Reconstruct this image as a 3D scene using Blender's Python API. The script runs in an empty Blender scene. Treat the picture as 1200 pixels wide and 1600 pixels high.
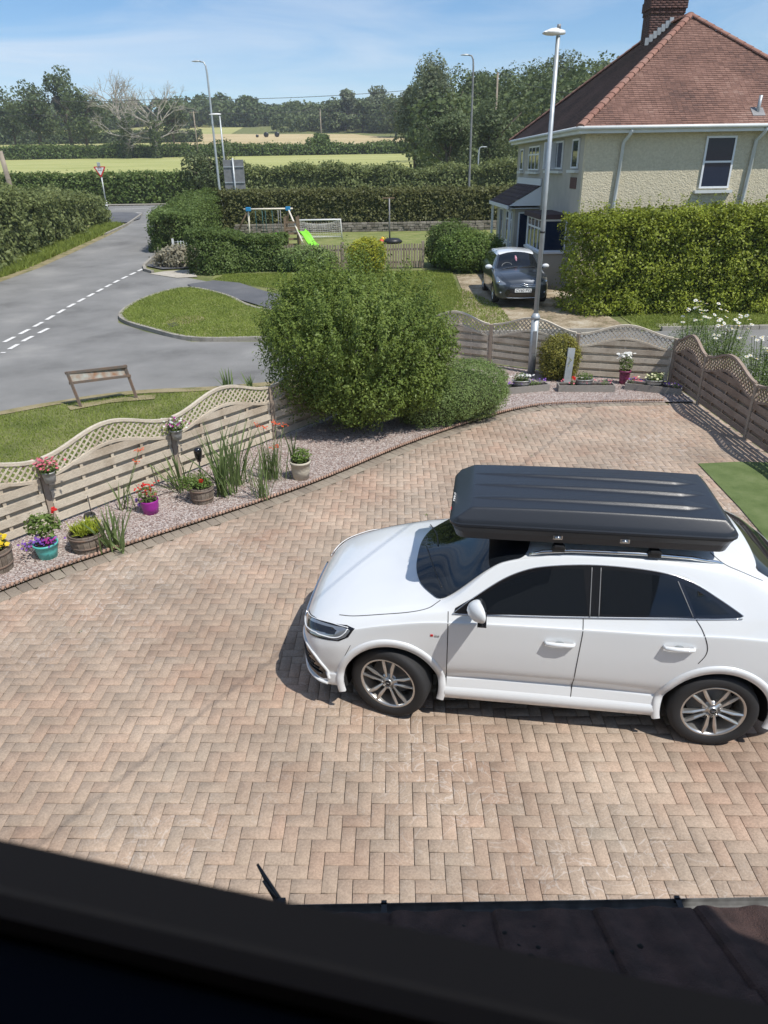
import bpy, bmesh, math, random
import numpy as np
from mathutils import Vector, Matrix, noise
from mathutils.bvhtree import BVHTree
from math import radians, sin, cos, pi

random.seed(7)
rng = np.random.default_rng(7)
scene = bpy.context.scene
COL = scene.collection

# ---------------------------------------------------------------- camera
F_PX, CAM_H, HORIZON, ROLL = 1090.0, 4.3, 262.0, radians(0.9)
PITCH = math.atan((800 - HORIZON) / F_PX)
cd = bpy.data.cameras.new('camera')
cam = bpy.data.objects.new('camera', cd)
COL.objects.link(cam)
cam.location = (0, 0, CAM_H)
cam.rotation_mode = 'XYZ'
cam.matrix_world = Matrix.Translation((0, 0, CAM_H)) @ Matrix.Rotation(pi / 2 - PITCH, 4, 'X') @ Matrix.Rotation(-ROLL, 4, 'Z')
cd.sensor_fit = 'VERTICAL'
cd.sensor_height = 36
cd.lens = F_PX / 1600 * 36
cd.clip_start = 0.02
cd.clip_end = 6000
cd.dof.use_dof = True
cd.dof.focus_distance = 8.5
cd.dof.aperture_fstop = 6.4
scene.camera = cam

# ---------------------------------------------------------------- sun, sky, exposure
SUN_DIR = Vector((0.48, -0.40, 1.0)).normalized()
sun_el = math.asin(SUN_DIR.z)
sun_az = math.atan2(SUN_DIR.x, SUN_DIR.y)
ld = bpy.data.lights.new('sun', 'SUN')
ld.energy = 4.6
ld.angle = radians(0.5)
ld.color = (1.0, 0.955, 0.89)
sun = bpy.data.objects.new('sun', ld)
COL.objects.link(sun)
sun.rotation_euler = SUN_DIR.to_track_quat('Z', 'Y').to_euler()
sun.location = (20, -10, 40)

w = bpy.data.worlds.new('World')
scene.world = w
w.use_nodes = True
wn, wl = w.node_tree.nodes, w.node_tree.links
bg = wn['Background']
sky = wn.new('ShaderNodeTexSky')
sky.sky_type = 'NISHITA'
sky.sun_disc = False
sky.sun_elevation = sun_el
sky.sun_rotation = sun_az
sky.air_density = 1.0
sky.dust_density = 0.1
sky.ozone_density = 5.5
tc = wn.new('ShaderNodeTexCoord')
mp = wn.new('ShaderNodeMapping')
mp.inputs['Scale'].default_value = (1.2, 1.2, 9.0)
mp.inputs['Rotation'].default_value = (0.0, 0.10, 0.3)
cn = wn.new('ShaderNodeTexNoise')
cn.inputs['Scale'].default_value = 2.2
cn.inputs['Detail'].default_value = 7
cn.inputs['Roughness'].default_value = 0.55
cn.inputs['Distortion'].default_value = 0.6
cr = wn.new('ShaderNodeMapRange')
cr.inputs['From Min'].default_value = 0.36
cr.inputs['From Max'].default_value = 0.70
cr.inputs['To Max'].default_value = 0.62
mx = wn.new('ShaderNodeMix')
mx.data_type = 'RGBA'
mx.inputs[7].default_value = (6.0, 6.6, 7.4, 1)
wl.new(tc.outputs['Generated'], mp.inputs['Vector'])
wl.new(mp.outputs['Vector'], cn.inputs['Vector'])
wl.new(cn.outputs['Fac'], cr.inputs['Value'])
wl.new(cr.outputs['Result'], mx.inputs[0])
hsw = wn.new('ShaderNodeHueSaturation')
hsw.inputs['Saturation'].default_value = 1.12
wl.new(sky.outputs['Color'], hsw.inputs['Color'])
wl.new(hsw.outputs['Color'], mx.inputs[6])
wl.new(mx.outputs[2], bg.inputs['Color'])
bg.inputs['Strength'].default_value = 0.125
scene.view_settings.view_transform = 'Standard'
scene.view_settings.look = 'None'
scene.view_settings.exposure = 0.1
scene.view_settings.gamma = 1.0
scene.render.engine = 'CYCLES'
scene.cycles.max_bounces = 6
scene.cycles.transparent_max_bounces = 8

# ---------------------------------------------------------------- terrain profile and pixel-ray helpers
PROF = [(0, 0), (20, 0), (70, 1.5), (80, 1.7), (130, 4.3), (200, 7.2), (320, 16), (450, 28), (700, 45), (2000, 60)]
def Z(Y):
    if Y <= 0: return 0.0
    for (a, b), (c, d) in zip(PROF, PROF[1:]):
        if Y <= c: return b + (d - b) * (Y - a) / (c - a)
    return 60.0
def ray(px, py):
    x, y = (px - 600) / F_PX, -(py - 800) / F_PX
    c, s = cos(ROLL), sin(ROLL)
    x, y = x * c + y * s, -x * s + y * c
    cp, sp = cos(PITCH), sin(PITCH)
    return (x, cp + y * sp, -sp + y * cp)
def T(px, py):
    d = ray(px, py)
    lo = 0.5
    Y = 0.5
    while Y < 1500:
        if CAM_H + d[2] * Y / d[1] < Z(Y):
            a, b = lo, Y
            for _ in range(25):
                m = (a + b) / 2
                if CAM_H + d[2] * m / d[1] < Z(m): b = m
                else: a = m
            return Vector((d[0] * b / d[1], b, Z(b)))
        lo = Y
        Y *= 1.03
    return None
def A(px, py, Y):
    d = ray(px, py)
    t = Y / d[1]
    return Vector((d[0] * t, Y, CAM_H + d[2] * t))

# ---------------------------------------------------------------- objects and naming
def tag(o, label, cat, group=None):
    o['label'] = label
    o['category'] = cat
    if group: o['group'] = group
    return o
def empty(name, loc, label, cat, group=None, rz=0.0):
    o = bpy.data.objects.new(name, None)
    o.empty_display_size = 0.2
    COL.objects.link(o)
    o.location = loc
    o.rotation_euler = (0, 0, rz)
    return tag(o, label, cat, group)
def kind(o, k):
    o['kind'] = k
    return o
def pmat(o):
    m = Matrix.LocRotScale(o.location, o.rotation_euler, o.scale)
    return pmat(o.parent) @ m if o.parent else m
def link(name, me, mats, parent=None, world=False, loc=None):
    """one mesh object; world=True: the mesh is in world coordinates"""
    if not isinstance(mats, (list, tuple)): mats = [mats]
    for m in mats: me.materials.append(m)
    o = bpy.data.objects.new(name, me)
    COL.objects.link(o)
    if parent:
        o.parent = parent
        if world: me.transform(pmat(parent).inverted())
        elif loc is not None: o.location = loc
    elif world:
        n = len(me.vertices)
        co = np.empty(n * 3)
        me.vertices.foreach_get('co', co)
        co = co.reshape(-1, 3)
        c = Vector(((co[:, 0].min() + co[:, 0].max()) / 2, (co[:, 1].min() + co[:, 1].max()) / 2, co[:, 2].min()))
        me.transform(Matrix.Translation(-c))
        o.location = c
    elif loc is not None: o.location = loc
    return o
def copy_tree(o, parent=None):
    c = o.copy()
    COL.objects.link(c)
    c.parent = parent
    for ch in list(o.children): copy_tree(ch, c)
    return c

class MB:
    """collects shapes into ONE mesh"""
    def __init__(s): s.v = []; s.f = []; s.m = []; s.mi = 0; s.sm = []
    def add(s, vs, fs, smooth=False):
        b = len(s.v)
        s.v += [tuple(p) for p in vs]
        for f in fs:
            s.f.append(tuple(b + i for i in f)); s.m.append(s.mi); s.sm.append(smooth)
        return s
    def box(s, c, size, rz=0, rot=None, bev=0):
        hx, hy, hz = [a / 2 for a in size]
        M = rot if rot is not None else Matrix.Rotation(rz, 3, 'Z')
        if bev <= 0:
            vs = [Vector((x, y, z)) for x in (-hx, hx) for y in (-hy, hy) for z in (-hz, hz)]
            fs = [(0, 1, 3, 2), (4, 6, 7, 5), (0, 4, 5, 1), (2, 3, 7, 6), (0, 2, 6, 4), (1, 5, 7, 3)]
        else:
            bm = bmesh.new()
            bmesh.ops.create_cube(bm, size=1)
            for v in bm.verts: v.co = Vector((v.co.x * size[0], v.co.y * size[1], v.co.z * size[2]))
            bmesh.ops.bevel(bm, geom=bm.edges[:], offset=bev, segments=2, affect='EDGES', profile=0.6)
            bm.verts.index_update()
            vs = [v.co.copy() for v in bm.verts]
            fs = [[v.index for v in f.verts] for f in bm.faces]
            bm.free()
        return s.add([M @ v + Vector(c) for v in vs], fs)
    def bar(s, a, b, wid, thk, up=(0, 0, 1)):
        a, b = Vector(a), Vector(b)
        d = (b - a).normalized()
        side = d.cross(Vector(up))
        if side.length < 1e-4: side = d.cross(Vector((1, 0, 0)))
        side.normalize()
        u = side.cross(d)
        R = Matrix((d, side, u)).transposed()
        return s.box((a + b) / 2, ((b - a).length, wid, thk), rot=R)
    def tube(s, pts, r, n=8, cap=True, smooth=True):
        pts = [Vector(p) for p in pts]
        k = len(pts)
        rs = r if isinstance(r, (list, tuple)) else [r] * k
        vs, fs = [], []
        prev = None
        for i, p in enumerate(pts):
            d = (pts[min(i + 1, k - 1)] - pts[max(i - 1, 0)])
            if d.length < 1e-9: d = Vector((0, 0, 1))
            d.normalize()
            if prev is None:
                a = d.cross(Vector((0, 0, 1)))
                if a.length < 0.05: a = d.cross(Vector((1, 0, 0)))
            else:
                a = prev - d * prev.dot(d)
                if a.length < 1e-4: a = d.cross(Vector((1, 0, 0)))
            a.normalize()
            prev = a
            b = d.cross(a)
            for j in range(n):
                t = 2 * pi * j / n
                vs.append(p + (a * cos(t) + b * sin(t)) * rs[i])
        for i in range(k - 1):
            for j in range(n):
                fs.append((i * n + j, i * n + (j + 1) % n, (i + 1) * n + (j + 1) % n, (i + 1) * n + j))
        s.add(vs, fs, smooth)
        if cap:
            b0 = len(s.v) - len(vs)
            s.f.append(tuple(b0 + j for j in reversed(range(n)))); s.m.append(s.mi); s.sm.append(False)
            s.f.append(tuple(b0 + (k - 1) * n + j for j in range(n))); s.m.append(s.mi); s.sm.append(False)
        return s
    def lathe(s, prof, c=(0, 0, 0), n=24, axis='Z', smooth=True, sx=1.0, sy=1.0):
        """prof: list of (radius, height)"""
        c = Vector(c)
        vs, fs = [], []
        for r, h in prof:
            for j in range(n):
                t = 2 * pi * j / n
                p = (r * cos(t) * sx, r * sin(t) * sy, h)
                if axis == 'Y': p = (p[0], p[2], -p[1])
                elif axis == 'X': p = (p[2], p[0], p[1])
                vs.append(c + Vector(p))
        k = len(prof)
        for i in range(k - 1):
            for j in range(n):
                fs.append((i * n + j, i * n + (j + 1) % n, (i + 1) * n + (j + 1) % n, (i + 1) * n + j))
        s.add(vs, fs, smooth)
        return s
    def ball(s, c, r, n=12, jitter=0.0):
        if not isinstance(r, (list, tuple)): r = (r, r, r)
        bm = bmesh.new()
        bmesh.ops.create_icosphere(bm, subdivisions=2 if n < 20 else 3, radius=1)
        bm.verts.index_update()
        vs = []
        for v in bm.verts:
            q = v.co
            f = 1 + (noise.noise(q * 2.3 + Vector(c)) * jitter if jitter else 0)
            vs.append(Vector(c) + Vector((q.x * r[0] * f, q.y * r[1] * f, q.z * r[2] * f)))
        fs = [[v.index for v in f.verts] for f in bm.faces]
        bm.free()
        return s.add(vs, fs, True)
    def prism(s, poly, z0, z1):
        """vertical prism over a 2D polygon, counter-clockwise"""
        n = len(poly)
        vs = [(p[0], p[1], z0) for p in poly] + [(p[0], p[1], z1) for p in poly]
        fs = [tuple(range(n, 2 * n)), tuple(reversed(range(n)))]
        fs += [(i, (i + 1) % n, n + (i + 1) % n, n + i) for i in range(n)]
        return s.add(vs, fs)
    def mesh(s, name='m'):
        me = bpy.data.meshes.new(name)
        me.from_pydata(s.v, [], s.f)
        me.polygons.foreach_set('material_index', s.m)
        me.polygons.foreach_set('use_smooth', s.sm)
        me.update()
        return me
    def build(s, name, mats, parent=None, world=False, loc=None):
        return link(name, s.mesh(name), mats, parent, world, loc)

# ---------------------------------------------------------------- materials
def _mat(name):
    m = bpy.data.materials.new(name)
    m.use_nodes = True
    return m, m.node_tree.nodes, m.node_tree.links, m.node_tree.nodes['Principled BSDF']
def rgba(c): return (c[0], c[1], c[2], 1)
def mat_plain(name, col, rough=0.6, metal=0.0, var=0.0, scale=8.0, bump=0.0, bscale=60.0, coat=0.0, spec=0.5, col2=None):
    m, N, L, B = _mat(name)
    B.inputs['Base Color'].default_value = rgba(col)
    B.inputs['Roughness'].default_value = rough
    B.inputs['Metallic'].default_value = metal
    B.inputs['Specular IOR Level'].default_value = spec
    if coat:
        B.inputs['Coat Weight'].default_value = coat
        B.inputs['Coat Roughness'].default_value = 0.03
    tc = N.new('ShaderNodeTexCoord')
    if var or col2:
        n = N.new('ShaderNodeTexNoise')
        n.inputs['Scale'].default_value = scale
        n.inputs['Detail'].default_value = 6
        L.new(tc.outputs['Object'], n.inputs['Vector'])
        r = N.new('ShaderNodeValToRGB')
        r.color_ramp.elements[0].position = 0.35
        r.color_ramp.elements[1].position = 0.68
        a = tuple(c * (1 - var) for c in col) if not col2 else col
        b = tuple(min(1, c * (1 + var)) for c in col) if not col2 else col2
        r.color_ramp.elements[0].color = rgba(a)
        r.color_ramp.elements[1].color = rgba(b)
        L.new(n.outputs['Fac'], r.inputs['Fac'])
        L.new(r.outputs['Color'], B.inputs['Base Color'])
    if bump:
        n2 = N.new('ShaderNodeTexNoise')
        n2.inputs['Scale'].default_value = bscale
        n2.inputs['Detail'].default_value = 4
        L.new(tc.outputs['Object'], n2.inputs['Vector'])
        bp = N.new('ShaderNodeBump')
        bp.inputs['Strength'].default_value = bump
        bp.inputs['Distance'].default_value = 0.01
        L.new(n2.outputs['Fac'], bp.inputs['Height'])
        L.new(bp.outputs['Normal'], B.inputs['Normal'])
    return m
def mat_leaf(name, c1, c2, scale=1.5, transl=0.35, gloss=0.25, c3=None):
    m, N, L, B = _mat(name)
    g = N.new('ShaderNodeNewGeometry')
    r = N.new('ShaderNodeValToRGB')
    r.color_ramp.elements[0].color = rgba(c1)
    r.color_ramp.elements[1].color = rgba(c2)
    if c3:
        e = r.color_ramp.elements.new(0.93)
        e.color = rgba(c2)
        r.color_ramp.elements[2].color = rgba(c3)
    tc = N.new('ShaderNodeTexCoord')
    n = N.new('ShaderNodeTexNoise')
    n.inputs['Scale'].default_value = scale
    n.inputs['Detail'].default_value = 3
    L.new(tc.outputs['Object'], n.inputs['Vector'])
    ad = N.new('ShaderNodeMath'); ad.operation = 'MULTIPLY_ADD'
    ad.inputs[1].default_value = 0.55
    sb = N.new('ShaderNodeMapRange')
    sb.inputs['From Min'].default_value = 0.3; sb.inputs['From Max'].default_value = 0.7
    sb.inputs['To Min'].default_value = 0.0; sb.inputs['To Max'].default_value = 0.45
    L.new(n.outputs['Fac'], sb.inputs['Value'])
    L.new(g.outputs['Random Per Island'], ad.inputs[0])
    L.new(sb.outputs['Result'], ad.inputs[2])
    L.new(ad.outputs[0], r.inputs['Fac'])
    L.new(r.outputs['Color'], B.inputs['Base Color'])
    B.inputs['Roughness'].default_value = 0.5
    B.inputs['Specular IOR Level'].default_value = gloss
    tr = N.new('ShaderNodeBsdfTranslucent')
    hs = N.new('ShaderNodeHueSaturation')
    hs.inputs['Value'].default_value = 1.3
    hs.inputs['Hue'].default_value = 0.485
    L.new(r.outputs['Color'], hs.inputs['Color'])
    L.new(hs.outputs['Color'], tr.inputs['Color'])
    mi = N.new('ShaderNodeMixShader')
    mi.inputs[0].default_value = transl
    L.new(B.outputs[0], mi.inputs[1])
    L.new(tr.outputs[0], mi.inputs[2])
    L.new(mi.outputs[0], N['Material Output'].inputs['Surface'])
    return m
def mat_ground(name, cols, scale=0.4, fine=60.0, bump=0.5, rough=0.95, pos=None, stretch=None, dist=0.02, finemix=0.35):
    """several colours in large patches broken up by fine grain"""
    m, N, L, B = _mat(name)
    tc = N.new('ShaderNodeTexCoord')
    vec = tc.outputs['Object']
    if stretch:
        mp = N.new('ShaderNodeMapping')
        mp.inputs['Scale'].default_value = stretch
        L.new(vec, mp.inputs['Vector'])
        vec = mp.outputs['Vector']
    n = N.new('ShaderNodeTexNoise')
    n.inputs['Scale'].default_value = scale
    n.inputs['Detail'].default_value = 9
    n.inputs['Roughness'].default_value = 0.62
    L.new(vec, n.inputs['Vector'])
    n2 = N.new('ShaderNodeTexNoise')
    n2.inputs['Scale'].default_value = fine
    n2.inputs['Detail'].default_value = 4
    n2.inputs['Roughness'].default_value = 0.7
    L.new(tc.outputs['Object'], n2.inputs['Vector'])
    mxx = N.new('ShaderNodeMix')
    mxx.inputs[0].default_value = finemix
    L.new(n.outputs['Fac'], mxx.inputs[2])
    L.new(n2.outputs['Fac'], mxx.inputs[3])
    r = N.new('ShaderNodeValToRGB')
    k = len(cols)
    pos = pos or [0.36 + 0.28 * i / max(1, k - 1) for i in range(k)]
    r.color_ramp.elements[0].color = rgba(cols[0]); r.color_ramp.elements[0].position = pos[0]
    r.color_ramp.elements[1].color = rgba(cols[-1]); r.color_ramp.elements[1].position = pos[-1]
    for i in range(1, k - 1):
        e = r.color_ramp.elements.new(pos[i]); e.color = rgba(cols[i])
    L.new(mxx.outputs[0], r.inputs['Fac'])
    L.new(r.outputs['Color'], B.inputs['Base Color'])
    B.inputs['Roughness'].default_value = rough
    B.inputs['Specular IOR Level'].default_value = 0.25
    bp = N.new('ShaderNodeBump')
    bp.inputs['Strength'].default_value = bump
    bp.inputs['Distance'].default_value = dist
    L.new(n2.outputs['Fac'], bp.inputs['Height'])
    L.new(bp.outputs['Normal'], B.inputs['Normal'])
    return m
def mat_island(name, cols, scale=2.0, rough=0.85, bump=0.3, bscale=90.0, stretch=None, mixn=0.35, veins=0.0, stain=0.0):
    """colour picked per separate piece (brick, board, tile) plus grain"""
    m, N, L, B = _mat(name)
    g = N.new('ShaderNodeNewGeometry')
    tc = N.new('ShaderNodeTexCoord')
    r = N.new('ShaderNodeValToRGB')
    k = len(cols)
    r.color_ramp.elements[0].color = rgba(cols[0]); r.color_ramp.elements[1].color = rgba(cols[-1])
    for i in range(1, k - 1):
        e = r.color_ramp.elements.new(i / (k - 1)); e.color = rgba(cols[i])
    n = N.new('ShaderNodeTexNoise')
    n.inputs['Scale'].default_value = scale
    n.inputs['Detail'].default_value = 5
    L.new(tc.outputs['Object'], n.inputs['Vector'])
    mr = N.new('ShaderNodeMapRange')
    mr.inputs['From Min'].default_value = 0.3; mr.inputs['From Max'].default_value = 0.7
    L.new(n.outputs['Fac'], mr.inputs['Value'])
    mxx = N.new('ShaderNodeMix')
    mxx.inputs[0].default_value = mixn
    L.new(g.outputs['Random Per Island'], mxx.inputs[2])
    L.new(mr.outputs['Result'], mxx.inputs[3])
    L.new(mxx.outputs[0], r.inputs['Fac'])
    n2 = N.new('ShaderNodeTexNoise')
    n2.inputs['Scale'].default_value = bscale
    n2.inputs['Detail'].default_value = 5
    n2.inputs['Roughness'].default_value = 0.7
    v = tc.outputs['Object']
    if stretch:
        mp = N.new('ShaderNodeMapping')
        mp.inputs['Scale'].default_value = stretch
        L.new(v, mp.inputs['Vector'])
        v = mp.outputs['Vector']
    L.new(v, n2.inputs['Vector'])
    m2 = N.new('ShaderNodeMapRange')
    m2.inputs['From Min'].default_value = 0.3; m2.inputs['From Max'].default_value = 0.7
    m2.inputs['To Min'].default_value = 0.72; m2.inputs['To Max'].default_value = 1.2
    L.new(n2.outputs['Fac'], m2.inputs['Value'])
    mu = N.new('ShaderNodeMix'); mu.data_type = 'RGBA'; mu.blend_type = 'MULTIPLY'
    mu.inputs[0].default_value = 1.0
    L.new(r.outputs['Color'], mu.inputs[6])
    L.new(m2.outputs['Result'], mu.inputs[7])
    out = mu.outputs[2]
    if veins:
        n3 = N.new('ShaderNodeTexNoise')
        n3.inputs['Scale'].default_value = 3.2
        n3.inputs['Detail'].default_value = 3
        n3.inputs['Distortion'].default_value = 2.2
        L.new(tc.outputs['Object'], n3.inputs['Vector'])
        ab = N.new('ShaderNodeMath'); ab.operation = 'SUBTRACT'; ab.inputs[1].default_value = 0.5
        L.new(n3.outputs['Fac'], ab.inputs[0])
        aa = N.new('ShaderNodeMath'); aa.operation = 'ABSOLUTE'
        L.new(ab.outputs[0], aa.inputs[0])
        vr = N.new('ShaderNodeMapRange')
        vr.inputs['From Min'].default_value = 0.0; vr.inputs['From Max'].default_value = 0.022
        vr.inputs['To Min'].default_value = veins; vr.inputs['To Max'].default_value = 0.0
        L.new(aa.outputs[0], vr.inputs['Value'])
        n4 = N.new('ShaderNodeTexNoise'); n4.inputs['Scale'].default_value = 0.35
        L.new(tc.outputs['Object'], n4.inputs['Vector'])
        v4 = N.new('ShaderNodeMapRange')
        v4.inputs['From Min'].default_value = 0.45; v4.inputs['From Max'].default_value = 0.6
        L.new(n4.outputs['Fac'], v4.inputs['Value'])
        mm = N.new('ShaderNodeMath'); mm.operation = 'MULTIPLY'
        L.new(vr.outputs['Result'], mm.inputs[0]); L.new(v4.outputs['Result'], mm.inputs[1])
        mv = N.new('ShaderNodeMix'); mv.data_type = 'RGBA'
        mv.inputs[7].default_value = (0.62, 0.56, 0.50, 1)
        L.new(mm.outputs[0], mv.inputs[0]); L.new(out, mv.inputs[6])
        out = mv.outputs[2]
    if stain:
        n5 = N.new('ShaderNodeTexNoise'); n5.inputs['Scale'].default_value = 0.8; n5.inputs['Detail'].default_value = 8; n5.inputs['Roughness'].default_value = 0.65
        L.new(tc.outputs['Object'], n5.inputs['Vector'])
        s5 = N.new('ShaderNodeMapRange'); s5.inputs['From Min'].default_value = 0.35; s5.inputs['From Max'].default_value = 0.7
        s5.inputs['To Min'].default_value = 1.0 - 0.42 * stain; s5.inputs['To Max'].default_value = 1.0 + 0.16 * stain
        L.new(n5.outputs['Fac'], s5.inputs['Value'])
        ms = N.new('ShaderNodeMix'); ms.data_type = 'RGBA'; ms.blend_type = 'MULTIPLY'; ms.inputs[0].default_value = 1.0
        L.new(out, ms.inputs[6]); L.new(s5.outputs['Result'], ms.inputs[7])
        out = ms.outputs[2]
    L.new(out, B.inputs['Base Color'])
    B.inputs['Roughness'].default_value = rough
    B.inputs['Specular IOR Level'].default_value = 0.3
    bp = N.new('ShaderNodeBump')
    bp.inputs['Strength'].default_value = bump
    bp.inputs['Distance'].default_value = 0.004
    L.new(n2.outputs['Fac'], bp.inputs['Height'])
    L.new(bp.outputs['Normal'], B.inputs['Normal'])
    return m
def mat_glass_dark(name, col=(0.012, 0.022, 0.045), rough=0.03, ior=1.5):
    m, N, L, B = _mat(name)
    B.inputs['Base Color'].default_value = rgba(col)
    B.inputs['Roughness'].default_value = rough
    B.inputs['IOR'].default_value = ior
    B.inputs['Specular IOR Level'].default_value = 0.5
    return m

M = {}
M['grass'] = mat_ground('grass_mat', [(0.085, 0.11, 0.03), (0.13, 0.15, 0.05), (0.18, 0.19, 0.075), (0.26, 0.24, 0.12)], scale=0.9, fine=45, bump=0.8)
M['lawn'] = mat_ground('lawn_mat', [(0.13, 0.16, 0.045), (0.19, 0.215, 0.07), (0.27, 0.26, 0.11)], scale=1.6, fine=40, bump=0.8)
M['dry'] = mat_ground('dry_verge_mat', [(0.08, 0.11, 0.03), (0.25, 0.21, 0.11), (0.33, 0.28, 0.18)], scale=2.0, fine=40, bump=0.6)
M['field'] = mat_ground('field_mat', [(0.25, 0.275, 0.085), (0.35, 0.36, 0.13), (0.45, 0.43, 0.19)], scale=0.25, fine=3, bump=0.2, stretch=(0.25, 1.5, 1))
M['pasture'] = mat_ground('pasture_mat', [(0.25, 0.27, 0.09), (0.34, 0.34, 0.13), (0.44, 0.40, 0.19)], scale=0.06, fine=1, bump=0.1, stretch=(0.5, 1.6, 1))
M['straw'] = mat_ground('straw_mat', [(0.36, 0.29, 0.14), (0.46, 0.37, 0.20), (0.54, 0.44, 0.26)], scale=0.12, fine=2, bump=0.1, stretch=(0.3, 1.5, 1))
M['asphalt'] = mat_ground('asphalt_mat', [(0.135, 0.132, 0.125), (0.19, 0.187, 0.177), (0.22, 0.216, 0.205), (0.275, 0.268, 0.25)], scale=0.45, fine=90, bump=0.6, rough=0.85, dist=0.01, finemix=0.32)
M['asphalt_dark'] = mat_ground('asphalt_dark_mat', [(0.085, 0.088, 0.095), (0.115, 0.118, 0.124), (0.15, 0.15, 0.152)], scale=0.7, fine=90, bump=0.4, rough=0.8, dist=0.01)
M['concrete'] = mat_ground('concrete_mat', [(0.30, 0.27, 0.22), (0.40, 0.37, 0.31), (0.50, 0.46, 0.40)], scale=1.5, fine=60, bump=0.3)
M['dirt'] = mat_ground('dirt_mat', [(0.07, 0.10, 0.03), (0.22, 0.17, 0.11), (0.34, 0.28, 0.19), (0.44, 0.39, 0.30)], scale=1.3, fine=14, bump=0.7, pos=[0.38, 0.45, 0.53, 0.62])
M['kerb'] = mat_ground('kerb_mat', [(0.20, 0.18, 0.15), (0.30, 0.28, 0.24), (0.38, 0.35, 0.30)], scale=2.5, fine=50, bump=0.3)
M['road_paint'] = mat_ground('road_paint_mat', [(0.30, 0.30, 0.29), (0.62, 0.61, 0.58), (0.72, 0.71, 0.68)], scale=3.0, fine=40, bump=0.2, pos=[0.36, 0.43, 0.6])
M['paver'] = mat_island('paver_mat', [(0.44, 0.295, 0.215), (0.43, 0.31, 0.23), (0.43, 0.33, 0.25), (0.41, 0.325, 0.25), (0.37, 0.31, 0.245)], scale=0.9, rough=0.85, bump=0.5, bscale=70, mixn=0.64, veins=0.6, stain=0.8)
M['edge_paver'] = mat_island('edge_paver_mat', [(0.20, 0.165, 0.13), (0.27, 0.225, 0.175), (0.31, 0.27, 0.21)], scale=2, bump=0.4, bscale=70)
M['joint'] = mat_ground('joint_sand_mat', [(0.17, 0.14, 0.11), (0.27, 0.225, 0.175), (0.40, 0.34, 0.27)], scale=2.0, fine=60, bump=0.4)
M['rope_edge'] = mat_plain('rope_edging_mat', (0.34, 0.22, 0.16), 0.9, var=0.25, scale=9)
M['bark'] = mat_plain('bark_mat', (0.10, 0.08, 0.06), 0.9, var=0.35, scale=5, bump=0.6, bscale=20)
M['deadwood'] = mat_plain('deadwood_mat', (0.34, 0.31, 0.27), 0.9, var=0.25, scale=2)
M['pole_wood'] = mat_plain('pole_wood_mat', (0.26, 0.22, 0.17), 0.9, var=0.25, scale=2)
M['galv'] = mat_plain('galvanised_mat', (0.42, 0.45, 0.46), 0.45, metal=0.35, var=0.10, scale=5)
M['galv_dark'] = mat_plain('dull_steel_mat', (0.22, 0.22, 0.22), 0.55, metal=0.3, var=0.15, scale=4)
M['white_plastic'] = mat_plain('white_plastic_mat', (0.72, 0.73, 0.73), 0.35, var=0.04, scale=3)
M['upvc'] = mat_plain('white_frame_mat', (0.74, 0.76, 0.78), 0.35)
M['black_plastic'] = mat_plain('black_plastic_mat', (0.015, 0.016, 0.018), 0.45)
M['wire'] = mat_plain('cable_mat', (0.05, 0.05, 0.05), 0.6)
M['paint_white'] = mat_plain('painted_white_mat', (0.75, 0.75, 0.73), 0.5)
M['rubber'] = mat_plain('rubber_mat', (0.018, 0.018, 0.019), 0.75, bump=0.2, bscale=200)
M['glass'] = mat_glass_dark('window_glass_mat', (0.008, 0.018, 0.045), ior=1.35)
# ================================================================ GROUND
KINK = [20, 70, 80, 130, 200, 320, 450, 700]
def sheet(name, poly, off, mat, k='structure'):
    bm = bmesh.new()
    f = bm.faces.new([bm.verts.new((p[0], p[1], 0)) for p in poly])
    bm.normal_update()
    if f.normal.z < 0: f.normal_flip()
    bmesh.ops.triangulate(bm, faces=bm.faces[:])
    ys = [p[1] for p in poly]
    for y in KINK:
        if min(ys) < y < max(ys):
            bmesh.ops.bisect_plane(bm, geom=bm.verts[:] + bm.edges[:] + bm.faces[:], plane_co=(0, y, 0), plane_no=(0, 1, 0))
    for v in bm.verts: v.co.z = Z(v.co.y) + off
    me = bpy.data.meshes.new(name)
    bm.to_mesh(me); bm.free()
    o = link(name, me, mat)
    o['kind'] = k
    return o
def smooth_curve(pts, n=6, closed=False):
    pts = [Vector(p) for p in pts]
    out = []
    k = len(pts)
    rngk = range(k) if closed else range(k - 1)
    for i in rngk:
        if closed: p0, p1, p2, p3 = pts[i - 1], pts[i], pts[(i + 1) % k], pts[(i + 2) % k]
        else: p0, p1, p2, p3 = pts[max(i - 1, 0)], pts[i], pts[i + 1], pts[min(i + 2, k - 1)]
        for j in range(n):
            t = j / n
            out.append(0.5 * ((2 * p1) + (p2 - p0) * t + (2 * p0 - 5 * p1 + 4 * p2 - p3) * t * t + (3 * p1 - p0 - 3 * p2 + p3) * t ** 3))
    if not closed: out.append(pts[-1])
    return out
def PX(*pp): return [tuple(T(*p)[:2]) for p in pp]

# base terrain
me = bpy.data.meshes.new('ground')
ys = [-60] + [y for y in range(0, 80, 10)] + [80, 130, 200, 260, 320, 380, 450, 560, 640]
xs = list(range(-700, 701, 50))
vs = [(x, y, Z(y)) for y in ys for x in xs]
nx = len(xs)
fs = [(j * nx + i, j * nx + i + 1, (j + 1) * nx + i + 1, (j + 1) * nx + i) for j in range(len(ys) - 1) for i in range(nx - 1)]
me.from_pydata(vs, [], fs)
kind(link('ground', me, M['grass']), 'structure')

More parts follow.
